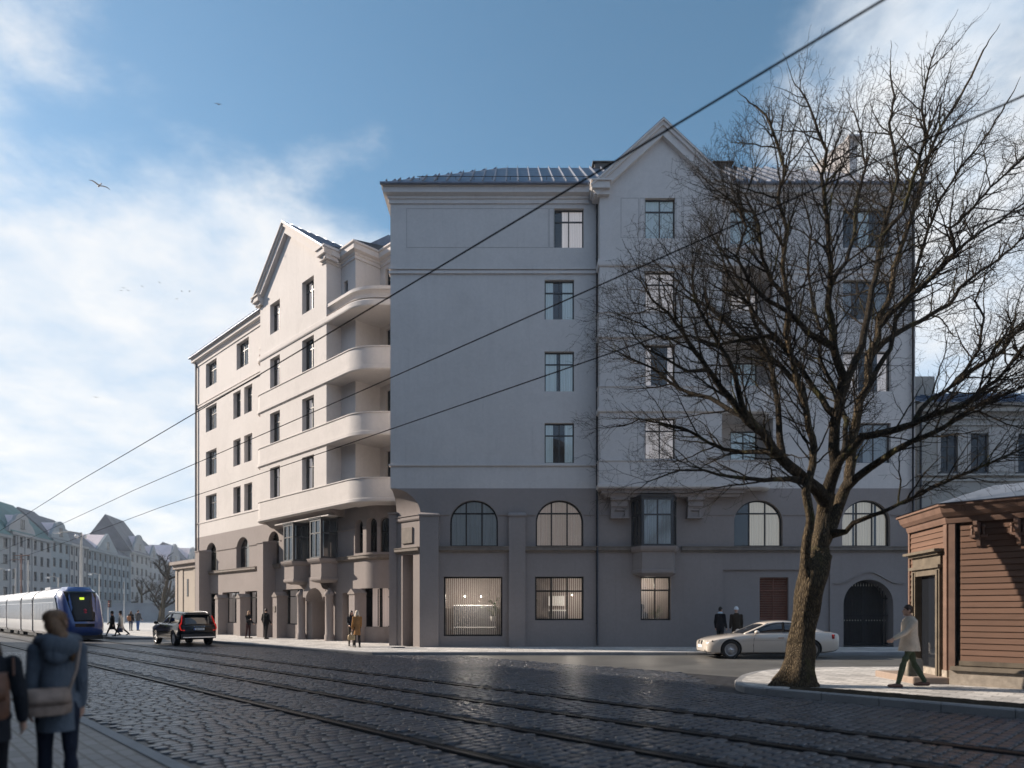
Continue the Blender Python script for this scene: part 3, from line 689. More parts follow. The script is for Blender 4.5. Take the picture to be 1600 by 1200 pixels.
# portal: columns with cone caps and an ogee hood
pc=(po[0]+po[1])/2
for px in (478,522):
    u=path.u(px); m=MB(); m.lathe([(.27,GZ-.1),(.27,.45),(.23,.5),(.23,2.62),(.28,2.68),(.28,2.8),(.02,3.12)],path(u,0,.3),20); m.build('column',M['base'],ab)
m=MB(); sh=[]
for k in range(13):
    a=R_(90*k/12); sh.append((-1.28+.62*math.sin(a),3.0+.75*(1-math.cos(a))))
O=[(pc+x,z) for x,z in sh]+[(pc-x,z) for x,z in reversed(sh)]
I=[(po[0]+.02 if False else x,z) for x,z in arch_pts(po[0],po[1],3.12-.75,.75,14)]
outl=[(pc-1.28,2.6)]+O+[(pc+1.28,2.6),(po[1],2.6)]+list(reversed(I))+[(po[0],2.6)]
A=[path(u,z,.42) for u,z in outl]; B=[path(u,z,-.02) for u,z in outl]; m.poly(A); m.strip([A,B],closed=True); m.build('portal_hood',M['base'],ab)
# small buttress piers with pitched caps
def pier(px0,px1,w,zt):
    u0,u1=FW.u(px0,w),FW.u(px1,w); m=MB(); m.fbox(FW,u0,u1,GZ-.2,zt,-.1,w); e=.05
    c=MB(); uc=(u0+u1)/2
    A=[FW(u0-e,zt,w+e),FW(u1+e,zt,w+e),FW(u1+e,zt+.07,w+e),FW(uc,zt+.3,w+e),FW(u0-e,zt+.07,w+e)]; B=[FW(u0-e,zt,-.1),FW(u1+e,zt,-.1),FW(u1+e,zt+.07,-.1),FW(uc,zt+.3,-.1),FW(u0-e,zt+.07,-.1)]
    o=m.build('buttress',M['base'],ab); c.poly(A); c.strip([A,B],closed=True); c.build('cap',M['capm'],o)
for a,b in ((336,340.5),(369.5,375),(426,432.5),(545,554)): pier(a,b,.62,2.68)
pilaster(FW,FW.u(305,.8),FW.u(311,.8),6.2,.8); pilaster(FW,FW.u(401.7,.8),FW.u(411,.8),6.1,.8)
m=MB(); u=FW.u(427,.64); m.fbox(FW,u,u+.28,1.75,2.1,.62,.66); m.build('plaque',M['sill'],ab)
for a,b in ((322,402),(423,439),(521,609)):
    us=path.segs(path.u(a),path.u(b) or path.L); sweep(sl_,[path(u,0)[:2] for u in us],SILL)
for a,b in ((315,321.5),(338.6,369),(389.4,402),(438,439),(523,554),(567.3,572.2),(589.3,594)):
    us=path.segs(path.u(a),path.u(b)); sweep(trb,[path(u,0)[:2] for u in us],STR)
for a,b in ((439,454),(480,497)):
    u0,u1=[(Vector(FB(FB.u(x),0))-FW.o).dot(FW.U) for x in (a,b)]
    oriel(FW,(u0+u1)/2,u1-u0,.95,.16,7.0)
# taupe frieze and light ledge under the left bay
m=MB(); u0,u1=uBl+.1,(Vector((*z1_,0))-FW.o).dot(FW.U)
pr=[(-.05,6.98),(.35,6.98),(.55,7.05),(.9,7.3),(1.02,7.34),(1.02,7.42),(-.05,7.42)]
m.loft([[FW(u0,z,w) for w,z in pr],[FW(u1,z,w) for w,z in pr]],0,False); m.build('bay_soffit',M['base'],ab)
m=MB(); m.fbox(FW,FW.u(431,.9),FW.u(515,.9),6.98,7.04,-.05,.98); m.build('ledge',M['trim'],ab)
# ---- back walls, roofs
BK=10.0
wl.poly([FW(uWl,ZB),FW(uWl,ZE+.3),FW(uWl,ZE+.3,-BK),FW(uWl,ZB,-BK)]); wb.poly([FW(uWl,-.1),FW(uWl,ZB),FW(uWl,ZB,-BK),FW(uWl,-.1,-BK)])
wl.poly([FW(uWl,-.1,-BK),FW(uWl,ZE+.3,-BK),FW(uBr+14,ZE+.3,-BK),FW(uBr+14,-.1,-BK)])
wl.poly([(XR,YR,ZB),(XR,YR,ZE+.3),(XR,YR+10,ZE+.3),(XR,YR+10,ZB)]); wb.poly([(XR,YR,-.1),(XR,YR,ZB),(XR,YR+10,ZB),(XR,YR+10,-.1)])
wl.poly([(XL-4,YR+12,-.1),(XR,YR+10,-.1),(XR,YR+10,ZE+.3),(XL-4,YR+12,ZE+.3)])
zr=25.55; e=.4
def roof(mb,A,B,C,D,ribs,step=.55,h=.10):
    """roof slope: eave A-B, ridge D-C, with standing seams"""
    A,B,C,D=[Vector(x) for x in (A,B,C,D)]; n=(B-A).cross(D-A).normalized()
    if n.z<0: n=-n
    mb.poly([A,B,C,D])
    ud=(B-A).normalized(); L=(B-A).length; k=step*.5
    up=(D-A)-ud*((D-A).dot(ud)); H=up.length; up/=H; tD=(D-A).dot(ud); tC=(C-A).dot(ud)
    while k<L:
        hh=H
        if k<tD: hh=H*k/tD
        if k>tC: hh=min(hh,H*(L-k)/(L-tC))
        if hh>.15:
            p=A+ud*k; s=ud*.017; t=p+up*hh
            mb.hexa([p-s,p+s,t+s,t-s,p-s+n*h,p+s+n*h,t+s+n*h,t-s+n*h])
        k+=step
rf=MB()
ez=21.38; ry=YR+5.0
roof(rf,(XL-e,YR-e,ez),(XR+e,YR-e,ez),(XR-5,ry,zr),(XL+5.2,ry,zr),1)
roof(rf,(XL-e,YR+10.4,ez),(XL-e,YR-e,ez),(XL+5.2,ry,zr),(XL+5.2,ry+.4,zr),1)
roof(rf,(XR+e,YR-e,ez),(XR+e,YR+10.4,ez),(XR-5,ry+.4,zr),(XR-5,ry,zr),1)
rf.poly([(XR+e,YR+10.4,ez),(XL-e,YR+10.4,ez),(XL+5.2,ry,zr),(XR-5,ry,zr)])
w0,w1=FW(uWl-.4,ez,.4),FW(uBr-2.5,ez,.4); r0,r1=FW(uWl+4.6,zr,-5),FW(uBr-2.5,zr,-5)
roof(rf,w0,w1,r1,r0,1)
roof(rf,FW(uWl-.4,ez,-10.4),w0,r0,FW(uWl+4.6,zr,-5.01),1); rf.poly([FW(uWl-.4,ez,-10.4),FW(uBr-2.5,ez,-10.4),r1,r0]); rf.poly([w1,FW(uBr-2.5,ez,-10.4),r1])
rf.build('roof',M['zinc'],ab)
m=MB(); m.tube([(XL+1.2,YR+.25,ez+.68),(XB0-.3,YR+.25,ez+.68)],.016,5)
for i in range(11): x=XL+1.3+i*.85; m.tube([(x,YR+.4,ez+.6),(x,YR+.25,ez+.7)],.012,4)
m.build('snow_rail',M['pipe'],ab)
for px in (943,1132):
    x=q_(px)*36; m=MB(); m.box(x-.42,x+.45,ry-.3,ry+.5,zr-.6,zr+.06); m.box(x-.55,x+.58,ry-.4,ry+.6,zr+.06,zr+.12); m.build('chimney',simple('chimney_cap',(.12,.11,.105),.8,local=False),ab)
# sunlit pediment tower near the right end of the roof
m=MB(); x0,x1=q_(1302)*35,q_(1334)*35; zt=1.75+(HY-228)/F_*35
Q=[(x0-1.0,35.7,zr-.7),(x1-.55,34.3,zt),(x1+.05,34.75,zt),(x0-.2,36.3,zr-.1)]; m.hexa([(x,y,zr-2.2) for x,y,z in Q]+Q); m.box(x1-.62,x1+.12,34.25,34.95,zt,zt+.08); m.build('chimney',M['trim'],ab)
# gutters and downpipes
def pipe(x,y,z1,r=.055,kx=0,ky=0):
    m=MB(); m.tube([(x+kx,y+ky,z1+.55),(x+kx,y+ky,z1+.35),(x,y,z1),(x,y,GZ+.25),(x,y-.1,GZ+.1)],r,8)
    z=1.2
    while z<z1: m.lathe([(r+.012,0),(r+.012,.05)],(x,y,z),8); z+=2.4
    m.build('downpipe',M['pipe'],ab)
pipe(FR.u(932.5),YR-.14,20.6,ky=-.2); pipe(FR.u(1424),YR-.14,20.6,ky=-.2)
p=FW(FW.u(306.5,.1),0,.12); pipe(p[0],p[1],20.5,.07)
for a_,b_ in (((XL-.4,YR-.42,21.33),(XB0-.5,YR-.42,21.33)),((XB1+.5,YR-.42,21.33),(XR+.4,YR-.42,21.33)),(FW(uWl-.4,21.33,.42),FW(uBl-.5,21.33,.42))):
    g=MB(); g.tube([a_,b_],.07,8); g.build('gutter',M['zinc'],ab)
wl.build('wall',M['wall'],ab); wb.build('base_wall',M['base'],ab)
# ------------------------------------------------------------------ street
nT=V(.7257,.688,0); dT=V(-.688,.7257,0); TA=math.atan2(.688,.7257)
def tp(c,t,z=0.0): p=nT*c+dT*t; return (p.x,p.y,z)
def paving(name,col,size,angle,mortar=.008,mcol=(.06,.058,.055),rough=.75,var=.25,bmp=.5,spec=.4,offset=.5):
    m,t,out=nt(name); p=pos(t)
    mp=t.nodes.new('ShaderNodeMapping'); mp.vector_type='POINT'; mp.inputs['Rotation'].default_value=(0,0,-angle); t.links.new(p,mp.inputs['Vector'])
    wob=t.nodes.new('ShaderNodeTexNoise'); wob.inputs['Scale'].default_value=2.5; t.links.new(p,wob.inputs['Vector'])
    vadd=t.nodes.new('ShaderNodeVectorMath'); vadd.operation='MULTIPLY_ADD'; t.links.new(wob.outputs['Color'],vadd.inputs[0]); vadd.inputs[1].default_value=(.03,.03,0); t.links.new(mp.outputs[0],vadd.inputs[2])
    b=t.nodes.new('ShaderNodeTexBrick'); b.offset=offset; t.links.new(vadd.outputs[0],b.inputs['Vector'])
    b.inputs['Scale'].default_value=1; b.inputs['Brick Width'].default_value=size[0]; b.inputs['Row Height'].default_value=size[1]; b.inputs['Mortar Size'].default_value=mortar; b.inputs['Mortar Smooth'].default_value=.3; b.inputs['Bias'].default_value=0
    b.inputs['Color1'].default_value=(*[x*(1-var) for x in col],1); b.inputs['Color2'].default_value=(*[min(1,x*(1+var)) for x in col],1); b.inputs['Mortar'].default_value=(*mcol,1)
    big=noise(t,p,.5,5,.6); c2=mixc(t,.5,b.outputs['Color'],ramp(t,big,[(.3,(.55,.55,.56)),(.7,(1,1,1))]),'MULTIPLY')
    fine=noise(t,p,45,4,.7); c3=mixc(t,.3,c2,ramp(t,fine,[(.3,(.6,.6,.6)),(.7,(1,1,1))]),'MULTIPLY')
    h=math_(t,'SUBTRACT',math_(t,'MULTIPLY',fine,.25),b.outputs['Fac'])
    bsdf(t,out,c3,math_(t,'ADD',math_(t,'MULTIPLY',big,.25),rough-.12),0,spec,bump(t,h,bmp,.01)); return m
m_pave=paving('pale_paving',(.60,.575,.54),(.42,.26),math.pi/2+TA,.012,(.26,.25,.235))
m_pave2=paving('front_paving',(.60,.575,.54),(.5,.3),0,.01,(.3,.29,.275))
m_near=paving('near_paving',(.12,.122,.13),(.42,.17),math.pi/2+TA,.02,(.02,.02,.02),.5)
m_sett=paving('sett_bed',(.055,.055,.06),(.21,.15),TA,.02,(.015,.015,.015),.5,.4,1.0)
m_asph=simple('asphalt',(.115,.112,.105),.42,0,.3,.6,.25,.5,local=False)
m_grnd=simple('far_ground',(.30,.29,.275),.9,0,.15,.2,local=False)
def kerbm():
    m,t,out=nt('granite_kerb'); p=pos(t); n=noise(t,p,30,5,.7); b=noise(t,p,1.2,4,.6)
    c=mixc(t,.5,ramp(t,n,[(.3,(.19,.19,.195)),(.7,(.32,.32,.32))]),ramp(t,b,[(.3,(.17,.17,.175)),(.7,(.33,.325,.32))])); bsdf(t,out,c,.7,0,.4,bump(t,n,.2,.01)); return m
m_kerb=kerbm()
def sheet(name,pts,mat_,z,kind='structure'):
    m=MB(); m.poly([(p[0],p[1],z) for p in pts]); return tag(m.build(name,mat_),kind=kind)
sheet('ground',[(-900,-120),(900,-120),(900,1500),(-900,1500)],m_grnd,-.02)
RAILS=[10.28,8.62,7.02,5.37]
sheet('cobbled_road',[tp(2.3,-30),tp(17.0,-30),tp(17.0,140),tp(2.3,140)],m_sett,0)
sheet('side_road',[tp(16.9,22),tp(16.9,-30),(110,-15),(110,27.7),(-2.9,27.7)],m_asph,.006)
def slab(name,pts,z,mat_):
    m=MB(); m.poly([(x,y,z) for x,y in pts]); m.strip([[(x,y,z) for x,y in pts],[(x,y,-.05) for x,y in pts]],closed=True); return tag(m.build(name,mat_),kind='structure')
KS=21.5; kr=3.5; kc=(KS-27.46,27.46); ktl=.4142*kr
kerb1=[tp(11.5,130)[:2],tp(11.5,56)[:2],(-25.6,43.6),(-24.6,43.1),(-21.9,43.2)]+[(-21.4,42.9)]+arc((kc[0]+ktl,27.46+kr),kr,R_(225),R_(270),10)+[(110,27.46)]
ki=offs(kerb1,-.16)
slab('pavement',ki+[(110,70),(60,260),(-60,260)],GZ,m_pave2)
kerb2=[tp(13.7,-30)[:2],tp(13.7,6.6)[:2]]; 
isl=[(5.02,14.75),(4.98,15.2),(5.25,16.1),(5.8,17.3),(6.6,18.5),(7.6,19.4),(9,19.9),(12,20.05),(110,20.1)]
kerb2=kerb2+isl; kerb2=list(reversed(kerb2)); k2i=offs(kerb2,-.16)
slab('corner_pavement',k2i+[(110,-30)],.15,m_pave)
def kerb(name,pts,h):
    """granite kerb stones laid end to end"""
    P=PathFr(pts); m=MB(); u=0; r=random.Random(3)
    while u<P.L-.05:
        L=min(r.uniform(.95,1.15),P.L-u); a,b=u+.006,u+L-.006; dz=r.uniform(-.004,.004); n=4 if L<3 else 1; cols=[]
        if P(u,0)[1]>70 or abs(P(u,0)[0])>45: L=min(12,P.L-u); b=u+L-.006
        for k in range(n+1):
            x=a+(b-a)*k/n; cols.append([P(x,-.05,0),P(x,h-.02+dz,0),P(x,h+dz+.002,-.02),P(x,h+dz+.002,-.16),P(x,-.05,-.16)])
        m.strip(cols,closed=True); m.poly(cols[0]); m.poly(list(reversed(cols[-1]))); u+=L
    return tag(m.build(name,m_kerb),kind='structure')
kerb('kerb',kerb1,GZ); kerb('corner_kerb',kerb2,.15)
slab('near_pavement',[tp(2.42,-30)[:2],tp(2.42,140)[:2],tp(-30,140)[:2],tp(-30,-30)[:2]],.04,m_near)
m=MB(); m.strip([[tp(2.42,t,.05),tp(2.58,t,.05),tp(2.58,t,-.02)] for t in (-30,140)]); tag(m.build('near_kerb',m_kerb),kind='structure')
# strip of bare earth along the kerb
def soilm():
    m,t,out=nt('soil'); p=pos(t); n=noise(t,p,6,8,.7); n2=noise(t,p,50,4,.7)
    bsdf(t,out,ramp(t,math_(t,'ADD',math_(t,'MULTIPLY',n,.6),math_(t,'MULTIPLY',n2,.4)),[(.35,(.02,.016,.011)),(.6,(.065,.05,.033)),(.75,(.075,.07,.035))]),.95,0,.2,bump(t,n2,.8,.03)); return m
rs=random.Random(9); m=MB(); rows=[]
t_=-25.0
while t_<6.4:
    e=.5*min(1,max(0,(6.4-t_)/.8)); rows.append([tp(13.9,t_,.152)]+[tp(13.9+(e+.12+rs.uniform(-.05,.05))*k/5,t_,.156+.035*math.sin(math.pi*k/5)+rs.uniform(0,.012)) for k in range(1,5)]+[tp(13.9+e+.14+rs.uniform(-.03,.03),t_,.153)]); t_+=.12
m.strip(rows,0,True); tag(m.build('soil_strip',soilm()),kind='structure')
# tram rails
for i,c in enumerate(RAILS):
    m=MB(); t0,t1=-12,125
    def bx(c0,c1,z0,z1,mi): m.hexa([tp(c0,t0,z0),tp(c1,t0,z0),tp(c1,t1,z0),tp(c0,t1,z0),tp(c0,t0,z1),tp(c1,t0,z1),tp(c1,t1,z1),tp(c0,t1,z1)],mi)
    bx(c-.115,c-.04,-.03,.016,0); bx(c-.04,c+.025,-.03,.02,1); bx(c+.065,c+.09,-.03,.018,1); bx(c+.09,c+.13,-.03,.016,0); bx(c+.025,c+.065,-.03,-.01,0)
    o=m.build('tram_rail',[simple('bitumen',(.010,.010,.011),.95,0,.3,4,.1,.08,local=False),M['darkmetal']])
    tag(o,('tram rail farthest from the camera, nearest the corner building','second tram rail from the corner building, running under the tram','third tram rail from the corner building','nearest tram rail, crossing the setts in the foreground')[i],'rail','tram rails in the cobbled street')
# granite setts, one mesh, only where they read as stones
def setts():
    r=np.random.default_rng(4); cs=[]
    rows=np.arange(-9,36,.172); V_=[];F_l=[];base=0
    allv=[];
    for t in rows:
        c=2.62+r.uniform(0,.2); jt=r.normal(0,.006)
        while c<16.85:
            L=r.uniform(.17,.30); a,b=c,c+L; mid=(a+b)/2
            p=nT*mid+dT*float(t)
            ok=(4.6<p.y<33.5) and abs(p.x)<.80*p.y+1.8 and all(b<k-.105 or a>k+.12 for k in RAILS)
            if ok and t<8.2 and b>13.66: ok=False
            if ok and t>=6.4 and p.x>4.8 and p.y>14.4: ok=False
            if ok and (p.x+p.y>KS-.1 and p.y>27.4 or p.y>27.3 and p.x>-6): ok=False
            if ok: allv.append((mid,t+jt,L-.016,.172-.016))
            c=b
    A=np.array(allv); n=len(A)
    # octagonal outline with jitter: outer skirt, bevel ring, inner ring, centre
    ox=np.array([-.5,-.32,.32,.5,.5,.32,-.32,-.5]); oy=np.array([-.28,-.5,-.5,-.28,.28,.5,.5,.28])
    jx=1+r.normal(0,.04,(n,8)); jy=1+r.normal(0,.05,(n,8))
    cx=A[:,0:1]+ox*A[:,2:3]*jx; cy=A[:,1:2]+oy*A[:,3:4]*jy
    h=.022+r.normal(0,.002,(n,1)); tx=r.normal(0,.007,(n,1)); ty=r.normal(0,.008,(n,1))
    def ring(s,dz):
        x=A[:,0:1]+(cx-A[:,0:1])*s; y=A[:,1:2]+(cy-A[:,1:2])*s
        return x,y,dz+(x-A[:,0:1])*tx+(y-A[:,1:2])*ty
    rings=[ring(1.0,h*0-.01),ring(1.0,h-.009),ring(.92,h-.001),ring(.5,h+.001)]
    X=np.stack([q[0] for q in rings],1); Y=np.stack([q[1] for q in rings],1); Z=np.stack([q[2]+0*q[0] for q in rings],1)
    cc=X.reshape(n,32); tt=Y.reshape(n,32); zz=Z.reshape(n,32)
    P=np.stack([cc*nT.x+tt*dT.x, cc*nT.y+tt*dT.y, zz],-1).reshape(-1,3)
    fs=[]
    for k in range(3):
        for i in range(8): j=(i+1)%8; fs.append((k*8+i,k*8+j,(k+1)*8+j,(k+1)*8+i))
    Q=np.array(fs); quads=(Q[None]+np.arange(n)[:,None,None]*32).reshape(-1,4)
    top=(np.arange(24,32)[None]+np.arange(n)[:,None]*32)
    nl=quads.size+top.size; me=bpy.data.meshes.new('setts'); me.vertices.add(len(P)); me.vertices.foreach_set('co',P.ravel())
    me.loops.add(nl); me.loops.foreach_set('vertex_index',np.concatenate([quads.ravel(),top.ravel()]))
    np_=len(quads)+len(top); me.polygons.add(np_)
    me.polygons.foreach_set('loop_start',np.concatenate([np.arange(len(quads))*4,quads.size+np.arange(len(top))*8]))
    me.polygons.foreach_set('loop_total',np.concatenate([np.full(len(quads),4),np.full(len(top),8)]))
    me.polygons.foreach_set('use_smooth',np.ones(np_,bool)); me.update(); me.validate()
    m,t,out=nt('granite_sett'); g=t.nodes.new('ShaderNodeNewGeometry'); p=g.outputs['Position']; rd=g.outputs['Random Per Island']
    n1=noise(t,p,28,5,.7); big=noise(t,p,.45,4,.6)
    c=ramp(t,rd,[(0,(.043,.047,.056)),(.35,(.062,.069,.084)),(.62,(.078,.084,.098)),(.8,(.100,.106,.118)),(.9,(.085,.073,.068)),(1,(.052,.057,.066))])
    c=mixc(t,.55,c,ramp(t,n1,[(.3,(.55,.55,.55)),(.7,(1.15,1.15,1.15))]),'MULTIPLY'); c=mixc(t,.5,c,ramp(t,big,[(.3,(.65,.65,.67)),(.7,(1.1,1.1,1.1))]),'MULTIPLY')
    bsdf(t,out,c,math_(t,'ADD',math_(t,'MULTIPLY',n1,.34),math_(t,'MULTIPLY',big,.3)),0,.55,bump(t,noise(t,p,60,4,.7),.28,.006)); me.materials.append(m)
    o=bpy.data.objects.new('cobblestones',me); COL.objects.link(o); tag(o,'dark granite setts paving the tram street','cobblestones',kind='structure')
setts()
# joint dirt and litter-free manhole near the corner
m=MB(); m.lathe([(.32,0),(.32,.012),(.26,.014),(0,.014)],gp(622,1012,GZ)+V(0,0,.0),24); tag(m.build('manhole_cover',M['darkmetal']),'round iron manhole cover in the pavement at the building corner','manhole cover')
# overhead wires
def wire(c,z,lab,t0=-14,t1=170,r=.012,sag=.35):
    m=MB(); pts=[]
    for k in range(60):
        t=t0+(t1-t0)*(k/59)**1.6; s=((t+14)%46)/46; pts.append(tp(c,t,z-sag*4*s*(1-s)*.25))
    m.tube(pts,r,5); tag(m.build('overhead_wire',M['wire']),lab,'wire','overhead tram wires')
def wz(px,py,c): q=q_(px); Y=c/(q*nT.x+nT.y); return H_+(HY-py)/F_*Y
wire(6.2,wz(800,346,6.2)+.06,'topmost overhead tram wire crossing in front of the right gable',r=.0115)
wire(8.4,wz(800,504,8.4)+.06,'middle overhead tram wire of the three crossing the facade',r=.0115)
wire(9.45,wz(800,603,9.45)+.06,'lowest overhead tram wire of the three crossing the facade',r=.012)
# ------------------------------------------------------------------ vehicles (local: x forward, y to the left, z up)
def paint(name,col,rough=.28,metal=.0,coat=1.0):
    m,t,out=nt(name); c=objc(t); n=noise(t,c,120,2,.5)
    cc=ramp(t,n,[(.3,tuple(x*.94 for x in col)),(.7,tuple(min(1,x*1.05) for x in col))])
    d=noise(t,vscale(t,c,(1.5,1.5,3)),1.6,4,.6)
    bsdf(t,out,mixc(t,math_(t,'MULTIPLY',d,.12),cc,(.2,.18,.16)),rough,metal,.5,None,coat); return m
M['carglass']=simple('car_glass',(.012,.014,.018),.03,0,.05,spec=.9)
M['alloy']=simple('alloy',(.55,.55,.56),.3,.9,.05)
M['chrome']=simple('chrome',(.7,.7,.72),.12,1,.03)
M['redlamp']=emis('tail_light_red',(1,.05,.04),.22)
M['redlens']=simple('red_lens',(.25,.012,.012),.2)
M['lens']=simple('lamp_lens',(.55,.57,.6),.08,.3,.1,14)
M['white_car']=paint('white_pearl_paint',(.57,.515,.455))
M['black_car']=simple('black_car_paint',(.005,.006,.008),.10,0,.05,spec=.35)
M['cladding']=simple('black_cladding',(.02,.02,.021),.55)
def apply_mods(o):
    dg=bpy.context.evaluated_depsgraph_get(); me=bpy.data.meshes.new_from_object(o.evaluated_get(dg)); old=o.data; o.modifiers.clear(); o.data=me; me.name=o.name; bpy.data.meshes.remove(old)
def boolean(o,cutters):
    for c in cutters:
        b=o.modifiers.new('cut','BOOLEAN'); b.operation='DIFFERENCE'; b.object=c; b.solver='EXACT'
    apply_mods(o)
    for c in cutters: bpy.data.objects.remove(c)
def car_ring(x,zb,zt,hw,cr=.02):
    h=zt-zb; half=[(.80*hw,zb),(.95*hw,zb+.06),(.985*hw,zb+.3*h),(hw,zb+.55*h),(.992*hw,zb+.72*h),(.965*hw,zt-.10*h),(.91*hw,zt-.02),(.62*hw,zt+cr*.6),(.0,zt+cr)]
    r=[(x,y,z) for y,z in half]; return r+[(x,-y,z) for y,z in reversed(half[:-1])]
def interp(st,n=3):
    """smooth station table"""
    A=np.array(st,float); out=[]
    for i in range(len(A)-1):
        p0,p1,p2,p3=A[max(i-1,0)],A[i],A[i+1],A[min(i+2,len(A)-1)]
        for k in range(n):
            t=k/n; out.append(tuple(.5*((2*p1)+(-p0+p2)*t+(2*p0-5*p1+4*p2-p3)*t*t+(-p0+3*p1-3*p2+p3)*t**3)))
    out.append(tuple(A[-1])); return out
def wheel_parts(root,x,y,r,w,spokes=10):
    s=1 if y>0 else -1
    m=MB(); prof=[(r*.70,-w/2),(r*.95,-w/2),(r,-w*.36),(r,w*.36),(r*.95,w/2),(r*.70,w/2),(r*.66,w*.3),(r*.66,-w*.3),(r*.70,-w/2)]
    rings=[]; n=32
    for k in range(n):
        a=2*math.pi*k/n; rings.append([(x+p*math.cos(a),y+q,r+p*math.sin(a)) for p,q in prof[:-1]])
    m.strip(rings,0,True,closed=True,close_rows=True); o=m.build('wheel',M['rubber'],root,local=True)
    m=MB()
    yo=y+s*w*.36
    m.lathe([(r*.70,-.012),(r*.70,.012),(r*.62,.012),(r*.62,-.012)],(x,yo,r),32,0,True,'y')
    m.lathe([(0.001,-.03),(r*.17,-.03),(r*.17,.03),(0.001,.03)],(x,yo,r),16,0,True,'y')
    for k in range(spokes):
        a=2*math.pi*k/spokes
        for da in (-.10,.10):
            c0,c1=a+da*.4,a+da*1.5
            p0=(x+r*.14*math.cos(c0),yo,r+r*.14*math.sin(c0)); p1=(x+r*.65*math.cos(c1),yo,r+r*.65*math.sin(c1)); m.tube([p0,p1],[.017,.012],5)
    m.build('rim',M['alloy'],o,local=True)
    m=MB(); m.lathe([(0.001,-.01),(r*.66,-.01),(r*.66,.01),(.001,.01)],(x,y+s*w*.05,r),24,0,True,'y'); m.build('brake_disc',M['rubber'],o,local=True)
def side_y(st,x,z):
    """body half-width at a station and height"""
    A=[s for s in st]; A.sort(key=lambda s:-s[0])
    for a,b in zip(A,A[1:]):
        if a[0]>=x>=b[0]:
            k=(a[0]-x)/(a[0]-b[0]+1e-9); zb,zt,hw=[a[i]+(b[i]-a[i])*k for i in (1,2,3)]
            R=car_ring(0,zb,zt,hw)[:9]
            for p,q in zip(R,R[1:]):
                if p[2]<=z<=q[2]: kk=(z-p[2])/(q[2]-p[2]+1e-9); return p[1]+(q[1]-p[1])*kk
            return hw
    return .9
def car(name,label,group,loc,rz,st,gh,axles,wr,ww,paint_,base,spokes=10,suv=False,cat='car'):
    root=empty(name,loc,rz,label,cat,group)
    S=interp(st); m=MB(); m.loft([car_ring(*s) for s in S],0,True); body=m.build('body',[paint_,M['cladding']],root,local=True)
    cut=[]
    for ax in axles:
        c=MB(); c.lathe([(.001,-1.3),(wr*1.14,-1.3),(wr*1.14,1.3),(.001,1.3)],(ax,0,wr*1.02),36,0,True,'y'); cut.append(c.build('cutter',M['cladding']))
    root_m=root.matrix_basis.copy(); root.location=(0,0,0); root.rotation_euler=(0,0,0); bpy.context.view_layer.update()
    boolean(body,cut)
    for p in body.data.polygons: p.use_smooth=True
    try: body.data.set_sharp_from_angle(angle=R_(35))
    except Exception: pass
    m=MB()
    for ax in axles:
        for s in (-1,1): m.lathe([(.001,-.36),(wr*1.13,-.36),(wr*1.13,.02),(.001,.02)],(ax,s*(.93 if s>0 else .93)-(.0 if s>0 else -.34)-(.0),wr*1.02),24,0,True,'y') if False else None
        m.box(ax-wr*1.2,ax+wr*1.2,-.62,.62,.3,.75)
    m.build('underbody',M['cladding'],root,local=True)
    for ax in axles:
        for s in (-1,1): wheel_parts(root,ax,s*(st[4][3]-ww*.5-.02),wr,ww,spokes)
    G=interp(gh,3); rings=[]
    for x,zt,hb,ht in G:
        half=[(hb,base),(hb*.35+ht*.65,base+(zt-base)*.62),(ht,zt-.055),(ht*.9,zt-.01),(ht*.5,zt+.015),(0,zt+.02)]
        rings.append([(x,y,z) for y,z in half]+[(x,-y,z) for y,z in reversed(half[:-1])])
    m=MB(); m.loft(rings,0,True); m.build('windows',M['carglass'],root,local=True)
    return root,S,G,rings
def shell(root,name,rings,i0,i1,k0,k1,mat_,lift=.008,thick=.0):
    """a patch of the cabin surface in body colour, a little proud of the glass"""
    rows=[]
    for r in rings[i0:i1+1]:
        row=[]
        for k in range(k0,k1+1):
            x,y,z=r[k]; row.append((x,y+(lift if y>0 else -lift if y<0 else 0),z+lift))
        rows.append(row)
    m=MB(); m.strip(rows,0,True); o=m.build(name,mat_,root,local=True,fixn=False); sd=o.modifiers.new('thick','SOLIDIFY'); sd.thickness=.012; sd.offset=-1; return o
def seam(root,S,pts,name='door_seam',r=.010,mat_=None,side=1,lift=.002):
    m=MB(); m.tube([(x,side*(side_y(S,x,z)+lift),z) for x,z in pts],r,4); return m.build(name,mat_ or M['black'],root,local=True)
# --- white saloon by the kerb
st=[(2.52,.30,.56,.50),(2.47,.23,.64,.70),(2.33,.19,.71,.83),(2.0,.18,.795,.915),(1.5,.18,.87,.945),(.95,.19,.93,.95),(.3,.19,.95,.948),(-.5,.19,.965,.948),(-1.2,.19,.985,.948),(-1.8,.21,1.0,.93),(-2.2,.25,.985,.89),(-2.42,.32,.94,.81),(-2.5,.42,.84,.66)]
gh=[(1.06,.94,.70,.66),(.62,1.13,.79,.66),(.12,1.325,.82,.60),(-.4,1.385,.825,.585),(-1.0,1.335,.815,.575),(-1.5,1.18,.79,.60),(-1.98,1.0,.74,.66)]
p=gp(1212,1030); w,S,G,RG=car('saloon_car','white four-door saloon car parked broadside behind the tree',None,(p.x,p.y+.98,.0),math.pi,st,gh,(1.62,-1.36),.345,.24,M['white_car'],.90)
n=len(RG)
shell(w,'roof',RG,5,13,2,8,M['white_car'])
for a,b in ((0,3),(7,11)):
    pass
